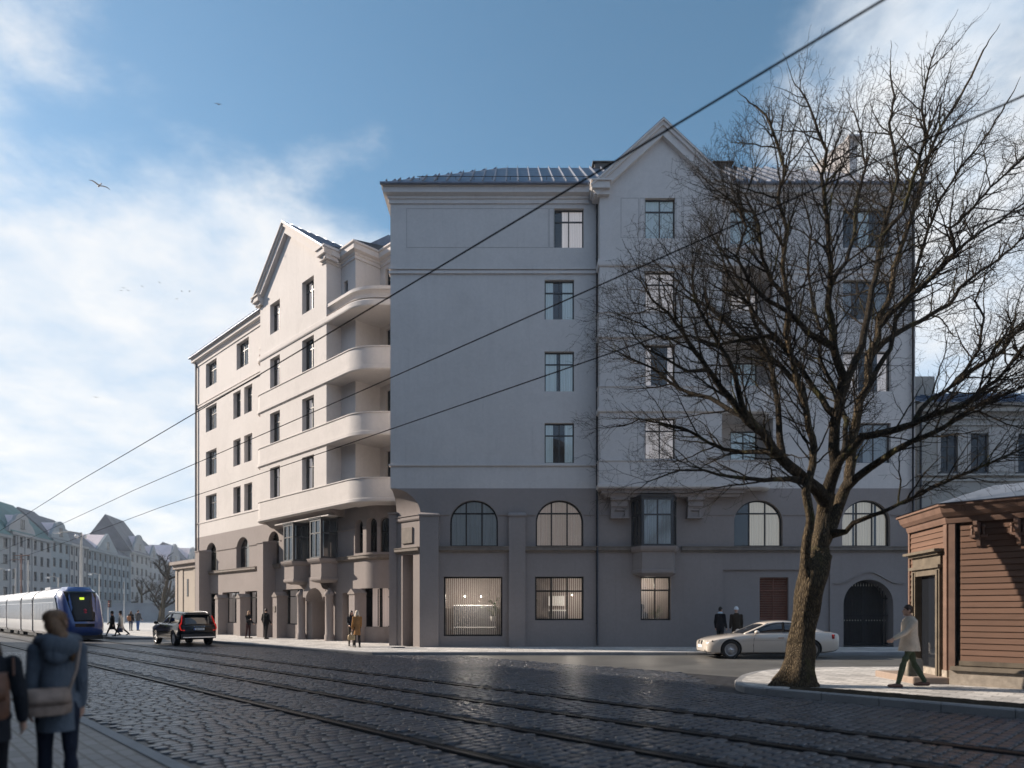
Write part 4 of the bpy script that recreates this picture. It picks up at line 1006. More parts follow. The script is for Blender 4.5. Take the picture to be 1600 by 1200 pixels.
shell(w,'roof_pillar',RG,0,6,2,3,M['white_car'],.01); shell(w,'roof_pillar',RG,0,6,7,8,M['white_car'],.01); shell(w,'rear_pillar',RG,13,18,1,3,M['white_car'],.009); shell(w,'rear_pillar',RG,13,18,7,9,M['white_car'],.009); shell(w,'rear_pillar',RG,15,18,0,1,M['white_car'],.009); shell(w,'rear_pillar',RG,15,18,9,10,M['white_car'],.009)
for s in (-1,1): m=MB(); m.tube([(-.36,s*.832,.90),(-.40,s*.715,1.2),(-.42,s*.60,1.345)],.035,6); m.build('door_pillar',M['wire'],w,local=True)
for s in (1,-1):
    seam(w,S,[(.78,.25),(.80,.5),(.78,.75),(.70,.90)],side=s); seam(w,S,[(-.40,.25),(-.40,.6),(-.40,.9)],side=s); seam(w,S,[(-1.0,.62),(-1.22,.78),(-1.42,.93)],side=s)
    seam(w,S,[(2.0,.60),(1.2,.67),(.4,.69),(-.4,.71),(-1.2,.735),(-2.2,.76)],'crease',.004,M['cladding'],s,-.001)
    seam(w,S,[(1.05,.2),(.0,.205),(-.8,.2)],'sill_trim',.014,M['cladding'],s)
    m=MB(); m.tube([(1.0,s*.80,.945),(.3,s*.845,.955),(-.5,s*.845,.965),(-1.4,s*.835,.985),(-1.85,s*.80,1.0)],.011,5); m.build('window_trim',M['chrome'],w,local=True)
    m=MB(); y=side_y(S,-.2,.79)
    for xx in (-.22,-1.22): m.box(xx-.11,xx+.11,s*(y+.005)-.012,s*(y+.005)+.018,.775,.80)
    m.build('door_handle',M['chrome'],w,local=True)
    m=MB(); m.ball((.72,s*1.06,1.0),(.09,.11,.075),0); m.tube([(.72,s*.88,.93),(.72,s*1.0,.96)],.025,6,0); m.build('mirror',M['white_car'],w,local=True)
    m=MB(); m.hexa([(2.14,s*.80,.60),(2.40,s*.60,.585),(2.48,s*.60,.56),(2.10,s*.90,.60),(2.10,s*.80,.72),(2.38,s*.60,.665),(2.43,s*.58,.64),(2.06,s*.89,.715)]); h=m.build('headlight',M['lens'],w,local=True,bevel=.015)
    m=MB()
    for q in ((2.40,s*.68,.625),(2.27,s*.79,.65)): m.ball(q,(.05,.05,.045),0)
    m.build('headlight_lamp',M['black'],h,local=True)
    m=MB(); m.hexa([(-2.10,s*.86,.75),(-2.44,s*.60,.75),(-2.52,s*.60,.75),(-2.16,s*.955,.75),(-2.10,s*.84,.91),(-2.41,s*.60,.91),(-2.50,s*.60,.91),(-2.18,s*.93,.91)]); m.build('tail_light',M['redlens'],w,local=True,bevel=.01)
    m=MB(); m.ball((2.495,s*.17,.56),(.035,.135,.115),0,14,10); g=m.build('grille',M['black'],w,local=True)
m=MB(); m.hexa([(2.44,-.66,.24),(2.50,-.66,.24),(2.50,.66,.24),(2.44,.66,.24),(2.44,-.62,.36),(2.505,-.55,.36),(2.505,.55,.36),(2.44,.62,.36)]); m.build('air_intake',M['cladding'],w,local=True)
m=MB(); m.box(2.51,2.535,-.26,.26,.40,.51); m.build('number_plate',M['plate'],w,local=True)
m=MB(); m.box(2.2,2.47,-.80,.80,.20,.235); m.build('front_lip',M['chrome'],w,local=True)
def place(o,loc,rz): o.location=loc; o.rotation_euler=(0,0,rz)
place(w,(p.x,p.y+.99,0),math.pi)
# --- black estate driving away
st=[(2.46,.42,.84,.62),(2.40,.34,.93,.80),(2.2,.30,1.0,.90),(1.75,.29,1.07,.955),(1.2,.29,1.11,.965),(.6,.29,1.13,.965),(.0,.29,1.135,.965),(-.7,.29,1.14,.965),(-1.4,.29,1.14,.96),(-1.95,.30,1.13,.945),(-2.25,.33,1.11,.92),(-2.42,.37,1.06,.87),(-2.47,.42,.98,.80)]
gh=[(1.2,1.12,.76,.72),(.75,1.36,.84,.72),(.3,1.60,.86,.68),(-.2,1.70,.865,.67),(-1.0,1.715,.86,.67),(-1.75,1.68,.845,.66),(-2.08,1.62,.83,.64),(-2.36,1.12,.80,.70)]
p=gp(311,1009); rz=math.atan2(dT.y,dT.x)
k,S,G,RG=car('estate_car','black estate car with red tail lights driving away beside the tram tracks',None,(0,0,0),0,st,gh,(1.52,-1.46),.375,.26,M['black_car'],1.07,8)
shell(k,'roof',RG,6,18,2,8,M['black_car'])
shell(k,'roof_pillar',RG,0,7,2,3,M['black_car'],.01); shell(k,'roof_pillar',RG,0,7,7,8,M['black_car'],.01); shell(k,'rear_pillar',RG,16,21,0,3,M['black_car'],.008); shell(k,'rear_pillar',RG,16,21,7,10,M['black_car'],.008)
for s in (1,-1):
    m=MB(); m.tube([(-.45,s*.876,1.05),(-.47,s*.79,1.35),(-.5,s*.70,1.66)],.03,6); m.build('door_pillar',M['chrome'],k,local=True)
    m=MB(); m.tube([(.35,s*.62,1.66),(.2,s*.64,1.75),(-.8,s*.645,1.775),(-1.75,s*.63,1.745),(-1.9,s*.62,1.68)],.018,6); m.build('roof_rail',M['alloy'],k,local=True)
    m=MB(); P=[(-2.16,s*.74,1.55),(-2.27,s*.79,1.33),(-2.33,s*.83,1.16),(-2.31,s*.90,1.06),(-2.36,s*.895,.95),(-2.42,s*.86,.82)]
    m.tube(P,[.022,.03,.036,.042,.042,.03],6); m.tube([P[-1],(-2.47,s*.70,.80)],[.035,.03],6); m.build('tail_light',M['redlamp'],k,local=True)
    m=MB(); m.ball((.92,s*1.08,1.17),(.1,.12,.09),0); m.tube([(.92,s*.9,1.1),(.92,s*1.02,1.14)],.03,6); m.build('mirror',M['black_car'],k,local=True)
    seam(k,S,[(.9,.4),(.92,.7),(.85,1.05)],side=s); seam(k,S,[(-.45,.4),(-.45,1.08)],side=s); seam(k,S,[(1.0,.36),(0,.38),(-.9,.36)],'sill_trim',.016,M['chrome'],s)
    m=MB(); m.tube([(1.1,s*.80,1.135),(.0,s*.868,1.12),(-1.2,s*.862,1.12),(-1.9,s*.84,1.14)],.012,5); m.build('window_trim',M['chrome'],k,local=True)
    m=MB(); y=side_y(S,-.2,.95)
    for xx in (.0,-1.15): m.box(xx-.12,xx+.12,s*(y+.006)-.012,s*(y+.006)+.02,.95,.98)
    m.build('door_handle',M['black_car'],k,local=True)
    m=MB(); m.hexa([(2.2,s*.80,.78),(2.42,s*.62,.78),(2.45,s*.62,.78),(2.2,s*.90,.78),(2.2,s*.80,.92),(2.38,s*.62,.92),(2.42,s*.62,.92),(2.2,s*.89,.92)]); m.build('headlight',M['lens'],k,local=True)
m=MB(); m.hexa([(-2.02,-.64,1.625),(-2.30,-.62,1.60),(-2.30,.62,1.60),(-2.02,.64,1.625),(-2.0,-.63,1.66),(-2.28,-.62,1.63),(-2.28,.62,1.63),(-2.0,.63,1.66)]); m.build('spoiler',M['black_car'],k,local=True,bevel=.01)
m=MB(); m.box(-2.52,-2.44,-.80,.80,.42,.47); m.build('bumper_trim',M['chrome'],k,local=True)
m=MB(); m.box(-2.49,-2.44,-.84,.84,.38,.62); m.build('bumper',M['cladding'],k,local=True)
m=MB(); m.box(-2.505,-2.47,-.26,.26,.81,.92); pl=m.build('number_plate',M['plate'],k,local=True)
m=MB(); m.box(-2.508,-2.5,.215,.26,.81,.92); m.build('plate_band',simple('plate_blue',(.02,.08,.4),.5),pl,local=True)
def text(body,size,loc,rot,mat_,parent,name='lettering',spacing=1.0,ext=.003):
    c=bpy.data.curves.new(name,'FONT'); c.body=body; c.size=size; c.align_x='CENTER'; c.align_y='CENTER'; c.extrude=ext; c.space_character=spacing
    o=bpy.data.objects.new(name,c); COL.objects.link(o); dg=bpy.context.evaluated_depsgraph_get(); me=bpy.data.meshes.new_from_object(o.evaluated_get(dg)); bpy.data.objects.remove(o)
    me.materials.clear(); me.materials.append(mat_); o=bpy.data.objects.new(name,me); COL.objects.link(o); o.parent=parent; o.location=loc; o.rotation_euler=rot; return o
text('JN 1115',.1,(-2.509,-.02,.865),(math.pi/2,0,-math.pi/2),M['black'],pl,'lettering')
text('VOLVO',.07,(-2.475,-.02,1.0),(math.pi/2-.15,0,-math.pi/2),M['chrome'],k,'lettering',3.2)
c0=p-nT*0+dT*2.47; place(k,(c0.x,c0.y,0),rz)
# --- blue and white tram
tr_=empty('tram',tp(9.5,46.9,0),rz+math.pi,'blue and white articulated tram with a black windscreen coming along the tracks','tram')
M['tramblue']=paint('tram_blue',(.015,.06,.25),.25); M['tramwhite']=paint('tram_white',(.50,.50,.51),.35); M['tramroof']=simple('tram_roof',(.5,.52,.55),.35,.3,.12,2); M['tramglass']=simple('tram_glass',(.010,.011,.014),.06,0,.05,spec=.28); M['trampane']=simple('tram_side_pane',(.10,.12,.15),.15,0,.2,3,spec=.4)
HW=1.17
def tring(x,hw=HW,dz=0): 
    half=[(hw*.93,.34),(hw,.5),(hw,1.05),(hw,2.52),(hw*.97,2.72),(hw*.84,2.98),(hw*.55,3.2),(0,3.27)]
    r=[(x,y,z+dz) for y,z in half]; return r+[(x,-y,z+dz) for y,z in reversed(half[:-1])]
def module(x0,x1):
    m=MB(); rr=[tring(x0),tring(x1)]; n=len(rr[0])
    for i in range(n):
        j=(i+1)%n; zm=(rr[0][i][2]+rr[0][j][2])/2
        mi=1 if zm>2.6 else 0
        m.add([rr[0][i],rr[0][j],rr[1][j],rr[1][i]],[(0,1,2,3)],mi,False)
    m.poly(rr[0],0); m.poly(rr[1],0); b=m.build('coach_body',[M['tramwhite'],M['tramroof']],tr_,local=True)
    L=x0-x1; k=max(2,int(L/1.15)); w=(L-.3)/k
    for s in (1,-1):
        g=MB()
        for i in range(k): a=x0-.15-i*w; g.box(a-w+.025,a-.025,s*HW-.01,s*HW+.014,1.22,2.32)
        g.build('side_windows',M['trampane'],b,local=True)
        g=MB(); g.box(x1+.1,x0-.1,s*HW-.01,s*HW+.008,2.36,2.6); g.build('vent_band',M['tramglass'],b,local=True)
        g=MB(); i=0
        x=x0-.15
        while x>x1+.2: g.box(x-.07,x,s*HW,s*HW+.016,2.38,2.58); x-=.17
        g.build('vent_slats',M['tramwhite'],b,local=True)
        g=MB()
        for i in range(0,k,2): a=x0-.15-i*w-.3; g.box(a-.34,a,s*HW+.01,s*HW+.02,1.75,2.2)
        g.build('window_vents',M['tramwhite'],b,local=True)
    g=MB()
    for xx in (x0-.3*L,x0-.7*L): g.box(xx-.9,xx+.9,-.85,.85,.08,.36)
    g.build('bogie',M['black'],b,local=True)
xs=[(-2.3,-9.2),(-9.75,-14.0),(-14.55,-21),(-21.5,-26),(-26.5,-33)]
for a,b in xs: module(a,b)
for (a,b),(c,d) in zip(xs,xs[1:]):
    m=MB(); m.loft([tring(b,HW*.95,-.02),tring(c,HW*.95,-.02)],0,False); m.build('bellows',M['rubber'],tr_,local=True)
def xf(z): return float(np.interp(z,[.34,.55,1.0,1.3,2.0,2.7,3.05,3.27],[-.2,-.02,0,-.12,-.55,-1.0,-1.3,-1.6]))
def plan(z,e=0.0,fw=.60):
    x=xf(z); w=HW*float(np.interp(z,[.34,.5,2.5,2.75,3.0,3.27],[.95,1,1,.96,.84,.6])); fwz=min(fw,w*.8)
    half=[(-2.45,w+e),(x-.95,w*.985+e),(x-.5,w*.93+e),(x-.18,w*.78+e),(x+e*.5,fwz),(x+e,0)]
    half[1]=(max(-2.4,min(half[1][0],-1.0)),half[1][1])
    return [(a,b,z) for a,b in half]+[(a,-b,z) for a,b in reversed(half[:-1])]
zl=[.34,.45,.55,.8,1.0,1.15,1.3,1.65,2.0,2.35,2.7,2.9,3.05,3.18,3.27]
m=MB(); m.loft([plan(z) for z in zl],0,True); cab=m.build('cab',M['tramblue'],tr_,local=True)
m=MB(); rows=[]
for z in (1.18,1.3,1.65,2.0,2.35,2.7,2.9,3.0):
    w=float(np.interp(z,[1.18,3.0],[.52,.86])); x=xf(z)
    rows.append([(x+.02-max(0,abs(w*k)-.58)*.55,w*k,z) for k in (-1,-.66,-.33,0,.33,.66,1)])
m.strip(rows,0,True); ws=m.build('windscreen',M['tramglass'],cab,local=True,fixn=False); sd=ws.modifiers.new('t','SOLIDIFY'); sd.thickness=.03
m=MB()
for s in (1,-1):
    Q=[(-2.44,1.12),(-1.0,1.12),(-1.25,1.7),(-1.6,2.25),(-1.95,2.6),(-2.44,2.6)]
    m.poly([(x,s*(HW+.02),z) for x,z in Q]); m.strip([[(x,s*(HW+.02),z) for x,z in Q],[(x,s*(HW-.05),z) for x,z in Q]],closed=True)
m.build('side_window',M['tramglass'],cab,local=True)
m=MB(); m.box(-.35,.03,-.5,.5,.86,1.05); m.build('lamp_bar',M['tramglass'],cab,local=True)
m=MB(); m.box(-1.0,-.84,-.1,.13,2.42,2.62); m.build('route_display',emis('route_display',(.55,.75,.05),.8),cab,local=True)
m=MB(); m.tube([(-.42,.1,1.3),(-.44,.1,1.75)],.12,8); m.ball((-.46,.1,1.83),(.09,.09,.11)); m.build('driver_seat',simple('red_seat',(.4,.02,.05),.6),cab,local=True)
m=MB(); m.box(-2.2,-.25,-1.0,1.0,.1,.36); m.build('skirt',M['black'],tr_,local=True)
m=MB()
for i in range(6): m.lathe([(.05,0),(.05,.03),(.001,.03)],(-3.2-i*.28,-.72,3.1),8)
m.build('roof_bolts',M['black'],tr_,local=True)
m=MB(); y0=0; m.box(-8,-6.2,-.7,.7,3.2,3.36); m.build('roof_box',M['tramroof'],tr_,local=True)
# ------------------------------------------------------------------ bare trees
def barkm(name,a,b,c):
    m,t,out=nt(name); p=objc(t); s=vscale(t,p,(7,7,1.5))
    v=t.nodes.new('ShaderNodeTexVoronoi'); v.feature='DISTANCE_TO_EDGE'; v.inputs['Scale'].default_value=4.2; t.links.new(s,v.inputs['Vector'])
    n=noise(t,p,9,7,.7); n2=noise(t,vscale(t,p,(1,1,.4)),2.2,5,.6); n3=noise(t,s,3.5,6,.7)
    cr=ramp(t,v.outputs['Distance'],[(.0,(.1,.1,.1)),(.3,(1,1,1))])
    col=mixc(t,cr,a,ramp(t,n,[(.3,b),(.72,c)])); col=mixc(t,ramp(t,n2,[(.56,(0,0,0)),(.72,(1,1,1))]),col,(.10,.095,.04))
    h=math_(t,'ADD',math_(t,'MULTIPLY',cr,.6),math_(t,'MULTIPLY',n3,.7)); bsdf(t,out,col,.95,0,.15,bump(t,h,1.0,.035)); return m
M['bark']=barkm('bark',(.026,.02,.014),(.075,.057,.037),(.18,.137,.085)); M['limb']=barkm('limb_bark',(.016,.013,.010),(.034,.027,.019),(.085,.066,.044)); M['twig']=simple('twig_bark',(.026,.021,.016),.9,0,.3,3,spec=.2)
TY=15.0
def big_tree():
    rnd=random.Random(21); nr=np.random.default_rng(21)
    base=V(6.2,TY-.1,.15)
    # limbs as seen from the street: (px,py) pairs, start and end radius in px, sideways depth drift in m
    L={
    'trunk':([(1243,1072),(1247,1045),(1252,1000),(1262,940),(1271,900),(1277,872)],[29,22.5,18.5,18.5,21,21],0,None,0),
    'L':([(1262,905),(1258,880),(1260,856),(1266,810),(1259,768),(1269,726),(1272,700),(1264,669),(1258,634),(1247,600),(1238,560),(1228,520),(1232,470),(1222,420),(1229,360),(1216,310),(1226,265),(1212,215),(1196,180),(1180,165)],10.5,1.8,'trunk',-.9),
    'M':([(1277,872),(1284,830),(1288,797),(1291,771)],[15,11.5,11,11.5],0,'trunk',.1),
    'R':([(1280,865),(1301,820),(1314,778),(1326,752),(1329,723),(1328,701),(1337,669),(1343,628),(1356,606),(1356,577),(1357,555),(1372,527),(1373,498),(1394,457),(1397,419),(1406,390),(1425,340),(1440,290),(1453,236),(1468,200),(1485,176),(1517,122),(1536,78)],12.5,1.6,'trunk',1.3),
    'MU':([(1291,771),(1305,732),(1303,701),(1305,663),(1312,622),(1318,590),(1312,571),(1302,542),(1302,511),(1294,479),(1297,447),(1298,416),(1295,388),(1291,325),(1284,277),(1291,236),(1273,192),(1266,167),(1250,140)],13,1.5,'M',-1.2),
    'MU2':([(1314,622),(1331,574),(1347,539),(1356,495),(1360,463),(1369,425),(1376,372),(1390,325),(1402,277),(1396,230),(1390,192),(1398,150),(1390,110)],9,1.4,'MU',1.6),
    'MU3':([(1300,540),(1267,523),(1248,504),(1232,487),(1200,470),(1170,440),(1150,400),(1166,355),(1150,320),(1125,300)],7,1.4,'MU',-1.5),
    'BL':([(1289,785),(1277,765),(1256,749),(1234,729),(1208,704),(1193,678),(1170,660),(1148,631),(1126,606),(1107,577),(1085,549),(1066,520),(1045,490),(1020,470),(1003,440)],15,1.5,'M',-1.6),
    'BL2':([(1208,704),(1193,706),(1160,706),(1132,703),(1107,691),(1066,668),(1034,662),(1000,655),(975,665)],6,1.2,'BL',.9),
    'BL3':([(1250,747),(1220,748),(1193,750),(1160,748),(1139,744),(1120,741),(1101,735),(1063,734),(1035,745),(1012,752)],6,1.2,'BL',-1.8),
    'BL4':([(1193,678),(1172,655),(1140,640),(1110,622),(1080,615),(1050,600),(1018,575),(985,560),(962,548)],7,1.2,'BL',1.9),
    'BL5':([(1170,660),(1155,620),(1148,585),(1128,545),(1105,505),(1085,470),(1080,430),(1088,395)],7,1.3,'BL',-.6),
    'U1':([(1226,720),(1219,690),(1218,660),(1214,620),(1206,580),(1196,540),(1178,500),(1168,460),(1150,430),(1130,395),(1112,372)],8,1.4,'BL',1.2),
    'U2':([(1258,634),(1252,603),(1232,585),(1205,560),(1180,545),(1150,520),(1120,490),(1090,470),(1060,440),(1035,420)],7,1.3,'L',.8),
    'U3':([(1303,655),(1283,622),(1261,590),(1245,565),(1226,542),(1190,505),(1162,466),(1135,425),(1120,380),(1132,345)],7,1.4,'MU',.5),
    'R1':([(1296,745),(1315,717),(1347,682),(1385,675),(1426,663),(1467,644),(1505,634),(1530,615),(1568,584),(1600,539),(1650,490),(1700,450)],10,2,'MU',-1.3),
    'R1b':([(1426,663),(1440,640),(1454,625),(1489,603),(1510,575),(1530,546),(1537,495),(1524,470),(1540,430)],6,1.2,'R1',.8),
    'R1c':([(1489,603),(1515,580),(1562,552),(1600,504),(1640,460),(1690,400)],6,1.3,'R1b',-.6),
    'R2':([(1322,765),(1337,748),(1372,723),(1397,704),(1429,688),(1473,669),(1515,640),(1560,620),(1610,600),(1680,580)],10,1.8,'R',-1.9),
    'R4':([(1358,560),(1378,536),(1410,515),(1438,501),(1483,476),(1500,450),(1521,432),(1560,405),(1600,370),(1650,330)],7,1.4,'R',1.4),
    'R5':([(1373,512),(1390,490),(1410,473),(1448,441),(1473,416),(1492,395),(1485,357),(1520,325),(1548,293),(1600,246),(1650,210)],7,1.4,'R',-1.0),
    'R5b':([(1448,441),(1480,405),(1520,370),(1570,340),(1620,300)],5,1.2,'R5',.8),
    'R6':([(1312,843),(1333,817),(1362,806),(1391,794),(1440,771),(1490,748),(1540,726),(1600,700),(1660,685)],6,1.3,'R',-1.5),
    'R7':([(1356,600),(1372,575),(1392,545),(1400,500),(1420,470),(1432,420),(1450,360),(1470,310),(1500,262),(1540,215),(1580,150)],6,1.3,'R',.9),
    'C1':([(1297,440),(1322,410),(1335,360),(1340,310),(1352,260),(1345,210),(1335,175)],5,1.2,'MU',1.0),
    'C2':([(1376,372),(1412,330),(1430,270),(1446,215),(1440,160),(1452,110),(1462,75)],5,1.2,'MU2',-.8),
    'C3':([(1232,470),(1205,440),(1190,400),(1185,350),(1165,305),(1180,265)],5,1.2,'L',-.8),
    'C4':([(1226,542),(1200,525),(1160,530),(1120,540),(1080,525),(1040,530),(1000,505),(970,492)],5,1.1,'U3',-1.0),
    'C5':([(1107,577),(1075,580),(1040,560),(1010,545),(985,520)],4,1.1,'BL',-.7),
    'C6':([(1305,732),(1320,700),(1322,660),(1300,600),(1280,560),(1283,520),(1270,470),(1262,420),(1268,360),(1255,310)],6,1.3,'MU',2.0),
    }
    P=[];par=[];rad=[];limb_ix={}
    def depth_of(nm,px,py):
        ids=limb_ix[nm]; b=min(ids,key=lambda i:(P[i][3]-px)**2+(P[i][4]-py)**2); return b
    for nm,(pts,r0,r1,pn,dr) in L.items():
        rs=r0 if isinstance(r0,list) else [r0+(r1-r0)*min(1,(k/(len(pts)-1)))**.75 for k in range(len(pts))]
        prev=depth_of(pn,*pts[0]) if pn else None
        d0=P[prev][1] if pn else TY-.1
        # resample every ~0.2 m
        ids=[]; n=len(pts); length=0
        for k in range(n-1):
            (xa,ya),(xb,yb)=pts[k],pts[k+1]; steps=max(1,int(math.hypot(xb-xa,yb-ya)/13))
            for j in range(steps+(k==n-2)):
                f=j/steps; x=xa+(xb-xa)*f; y=ya+(yb-ya)*f; g=(k+f)/(n-1)
                jit=1.1 if nm not in('trunk','M') else 0
                D=d0+dr*(math.sin(g*math.pi/2)*1.25)+.12*math.sin(g*9+len(nm)*2.1+dr*5)*min(1,g*3)
                q=at(x+rnd.uniform(-jit,jit),y+rnd.uniform(-jit,jit),D); rr=(rs[k]+(rs[k+1]-rs[k])*f)/F_*D
                if ids==[] and pn: 
                    ids.append(prev); continue
                P.append((q.x,q.y,max(q.z,.05),x,y)); rad.append(rr*(1.0 if nm in('trunk','M') else .78)); par.append(prev if prev is not None else -1); prev=len(P)-1; ids.append(prev)
        limb_ix[nm]=ids
    nseed=len(P)
    pos_=[V(*p[:3]) for p in P]; dirs=[V(0,0,1)]*len(P)
    for i in range(len(P)):
        if par[i]>=0: dirs[i]=(pos_[i]-pos_[par[i]]).normalized()
    # side branches, each forking into finer zigzag twigs
    cen=V(6.9,TY,5.2); BR=[]
    def over(p):
        x=800+p.x*F_/TY; return HY-(p.z-H_)*F_/TY < float(np.interp(x,[900,1000,1100,1190,1215,1300,1400,1500,1600,1800],[520,385,290,205,140,125,72,62,78,140]))+rnd.gauss(0,9)
    def perp(d):
        v=V(rnd.gauss(0,1),rnd.gauss(0,1),rnd.gauss(0,1)); v=v-d*v.dot(d); return v.normalized()
    def grow(p,d,Ln,r,lv,free=False):
        n=max(2,int(Ln/(.15,.12,.09,.07)[lv])); st=Ln/n; pts=[p]; ax=perp(d); sg=rnd.choice((-1,1)); ds=[d]
        for k in range(n):
            out=(pts[-1]-cen).normalized()
            d=(d+ax*sg*rnd.uniform(.12,.36)*(1+.22*lv)+out*.04+V(0,0,.02)+perp(d)*.05).normalized(); sg=-sg
            if rnd.random()<.25: ax=perp(d)
            q=pts[-1]+d*st
            if not free and over(q): break
            pts.append(q); ds.append(d)
        n=len(pts)-1
        if n<1: return
        BR.append((lv,pts,[max(.0024,r*(1-.68*k/n)) for k in range(n+1)]))
        if lv>=3: return
        k=1 if lv else 2
        while k<=n:
            if rnd.random()<(.90,.80,.70)[lv]:
                f=k/n; pd=perp(ds[k]); o=(pts[k]-cen).normalized(); pd=(pd+(o-ds[k]*o.dot(ds[k]))*.4).normalized()
                a=R_(rnd.uniform(34,68)); e=(ds[k]*math.cos(a)+pd*math.sin(a)).normalized()
                cl=((.42,.95),(.18,.46),(.08,.2))[lv]; grow(pts[k],e,rnd.uniform(*cl)*(1.05-.4*f),max(.0027,r*(1-.6*f)*.58),lv+1)
            k+=1
    for nm,ids in limb_ix.items():
        if nm in('trunk','M'): continue
        m=len(ids); side=1
        for j,i in enumerate(ids):
            f=j/m
            if f<.15 or j==0: continue
            p=pos_[i]; d=dirs[i]
            for _k in range(1+(rnd.random()<.45+.5*f)+(p.x>8 and rnd.random()<.5)):
                if rnd.random()>.74+.26*f: continue
                o=(p-cen).normalized(); pd=perp(d); pd=(pd+(o-d*o.dot(d))*.5).normalized(); a=R_(rnd.uniform(28,55)); e=(d*math.cos(a)+pd*math.sin(a)).normalized()
                if e.z<-.25: continue
                if p.z<4.6 and (p.x>6.5 and e.z<.2): continue
                grow(p,e,rnd.uniform(.6,1.9)*(1.1-.45*f),min(rad[i]*.6,.021),0)
        grow(pos_[ids[-1]],dirs[ids[-1]],rnd.uniform(.5,.8),max(.006,rad[ids[-1]]*.9),1,True)
    t=empty('bare_tree',base,0,'large bare tree with a thick forked trunk on the earth strip by the kerb','tree')
    tm=MB(); bm_=MB()
    def limb(mb,ids,n,taper_end=True,flare=False):
        pts=[pos_[i] for i in ids]; rr=[max(rad[i],.003) for i in ids]
        if flare: pass
        rings=[]; prev=None
        for i,p in enumerate(pts):
            d=(pts[min(i+1,len(pts)-1)]-pts[max(i-1,0)]).normalized()
            if prev is None: a=d.cross(V(0,1,0)).normalized() if abs(d.y)<.9 else d.cross(V(1,0,0)).normalized()
            else: a=(prev-d*prev.dot(d)).normalized()
            prev=a; b=d.cross(a); ring=[]
            for k in range(n):
                th=2*math.pi*k/n; rad_=rr[i]
                if n>=16:
                    rad_*=1+.075*math.sin(th*5+p.z*1.3)+.05*math.sin(th*9-p.z*4.1)+.04*math.sin(th*3+p.z*7)+nr.normal(0,.02)
                    if p.z<.9: rad_*=1+.45*((.9-p.z)/.9)**2.2*(1+.45*math.sin(th*6+1))
                ring.append(p+(a*math.cos(th)+b*math.sin(th))*rad_)
            rings.append(ring)
        mb.strip(rings,0,True,closed=True); mb.poly(rings[-1]); mb.poly(list(reversed(rings[0])))
    for nm,ids in limb_ix.items():
        big=nm in('trunk','M','L','R')
        if nm=='trunk': limb(tm,ids,28)
        elif nm=='M': limb(tm,ids,24)
        else:
            m=tm if big else bm_; limb(bm_ if not big else tm, ids, 16 if big else 9)
    k2=MB()
    for lv,pts,rr in BR: (bm_ if lv<2 else k2).tube(pts,rr,(5,4,3,3)[lv],0,True,False)
    tm.build('trunk',M['bark'],t,fixn=False); bm_.build('crown',M['limb'],t,fixn=False); k2.build('twigs',M['twig'],t,fixn=False)
    print('TREE',len(BR))
big_tree()
def small_tree(base,h,seed,label,group=None,spread=.36,lean=0):
    rnd=random.Random(seed); t=empty('bare_tree',base,0,label,'tree',group); tm=MB(); cm=MB(); base=V(*base)
    def grow(p,d,l,r,lv,mb):
        n=4; pts=[p]; dd=d
        for k in range(n):
            dd=(dd+V(rnd.gauss(0,.12),rnd.gauss(0,.12),rnd.gauss(.03,.1))).normalized(); pts.append(pts[-1]+dd*l/n)
        mb.tube(pts,[r*(1-.16*k) for k in range(n+1)],7 if lv==0 else 4 if lv<3 else 3,0,True,False)
        if lv>=4: return
        for k in range(7 if lv==0 else 4):
            f=rnd.uniform(.35,1.0) if lv else rnd.uniform(.25,1); q=pts[min(n,int(f*n))]; a=rnd.uniform(0,6.28)
            side=V(math.cos(a),math.sin(a),0); e=(dd*rnd.uniform(.35,.9)+side*rnd.uniform(.4,.9)*(.8 if lv else .8)).normalized()
            grow(q,e,l*rnd.uniform(.42,.62)*(1 if lv else .8),r*.48,lv+1,cm)
    grow(base,V(lean,0,1),h*.62,h*.028,0,tm)
    tm.build('trunk',M['bark'],t,fixn=False); cm.build('crown',M['twig'],t,fixn=False); return t
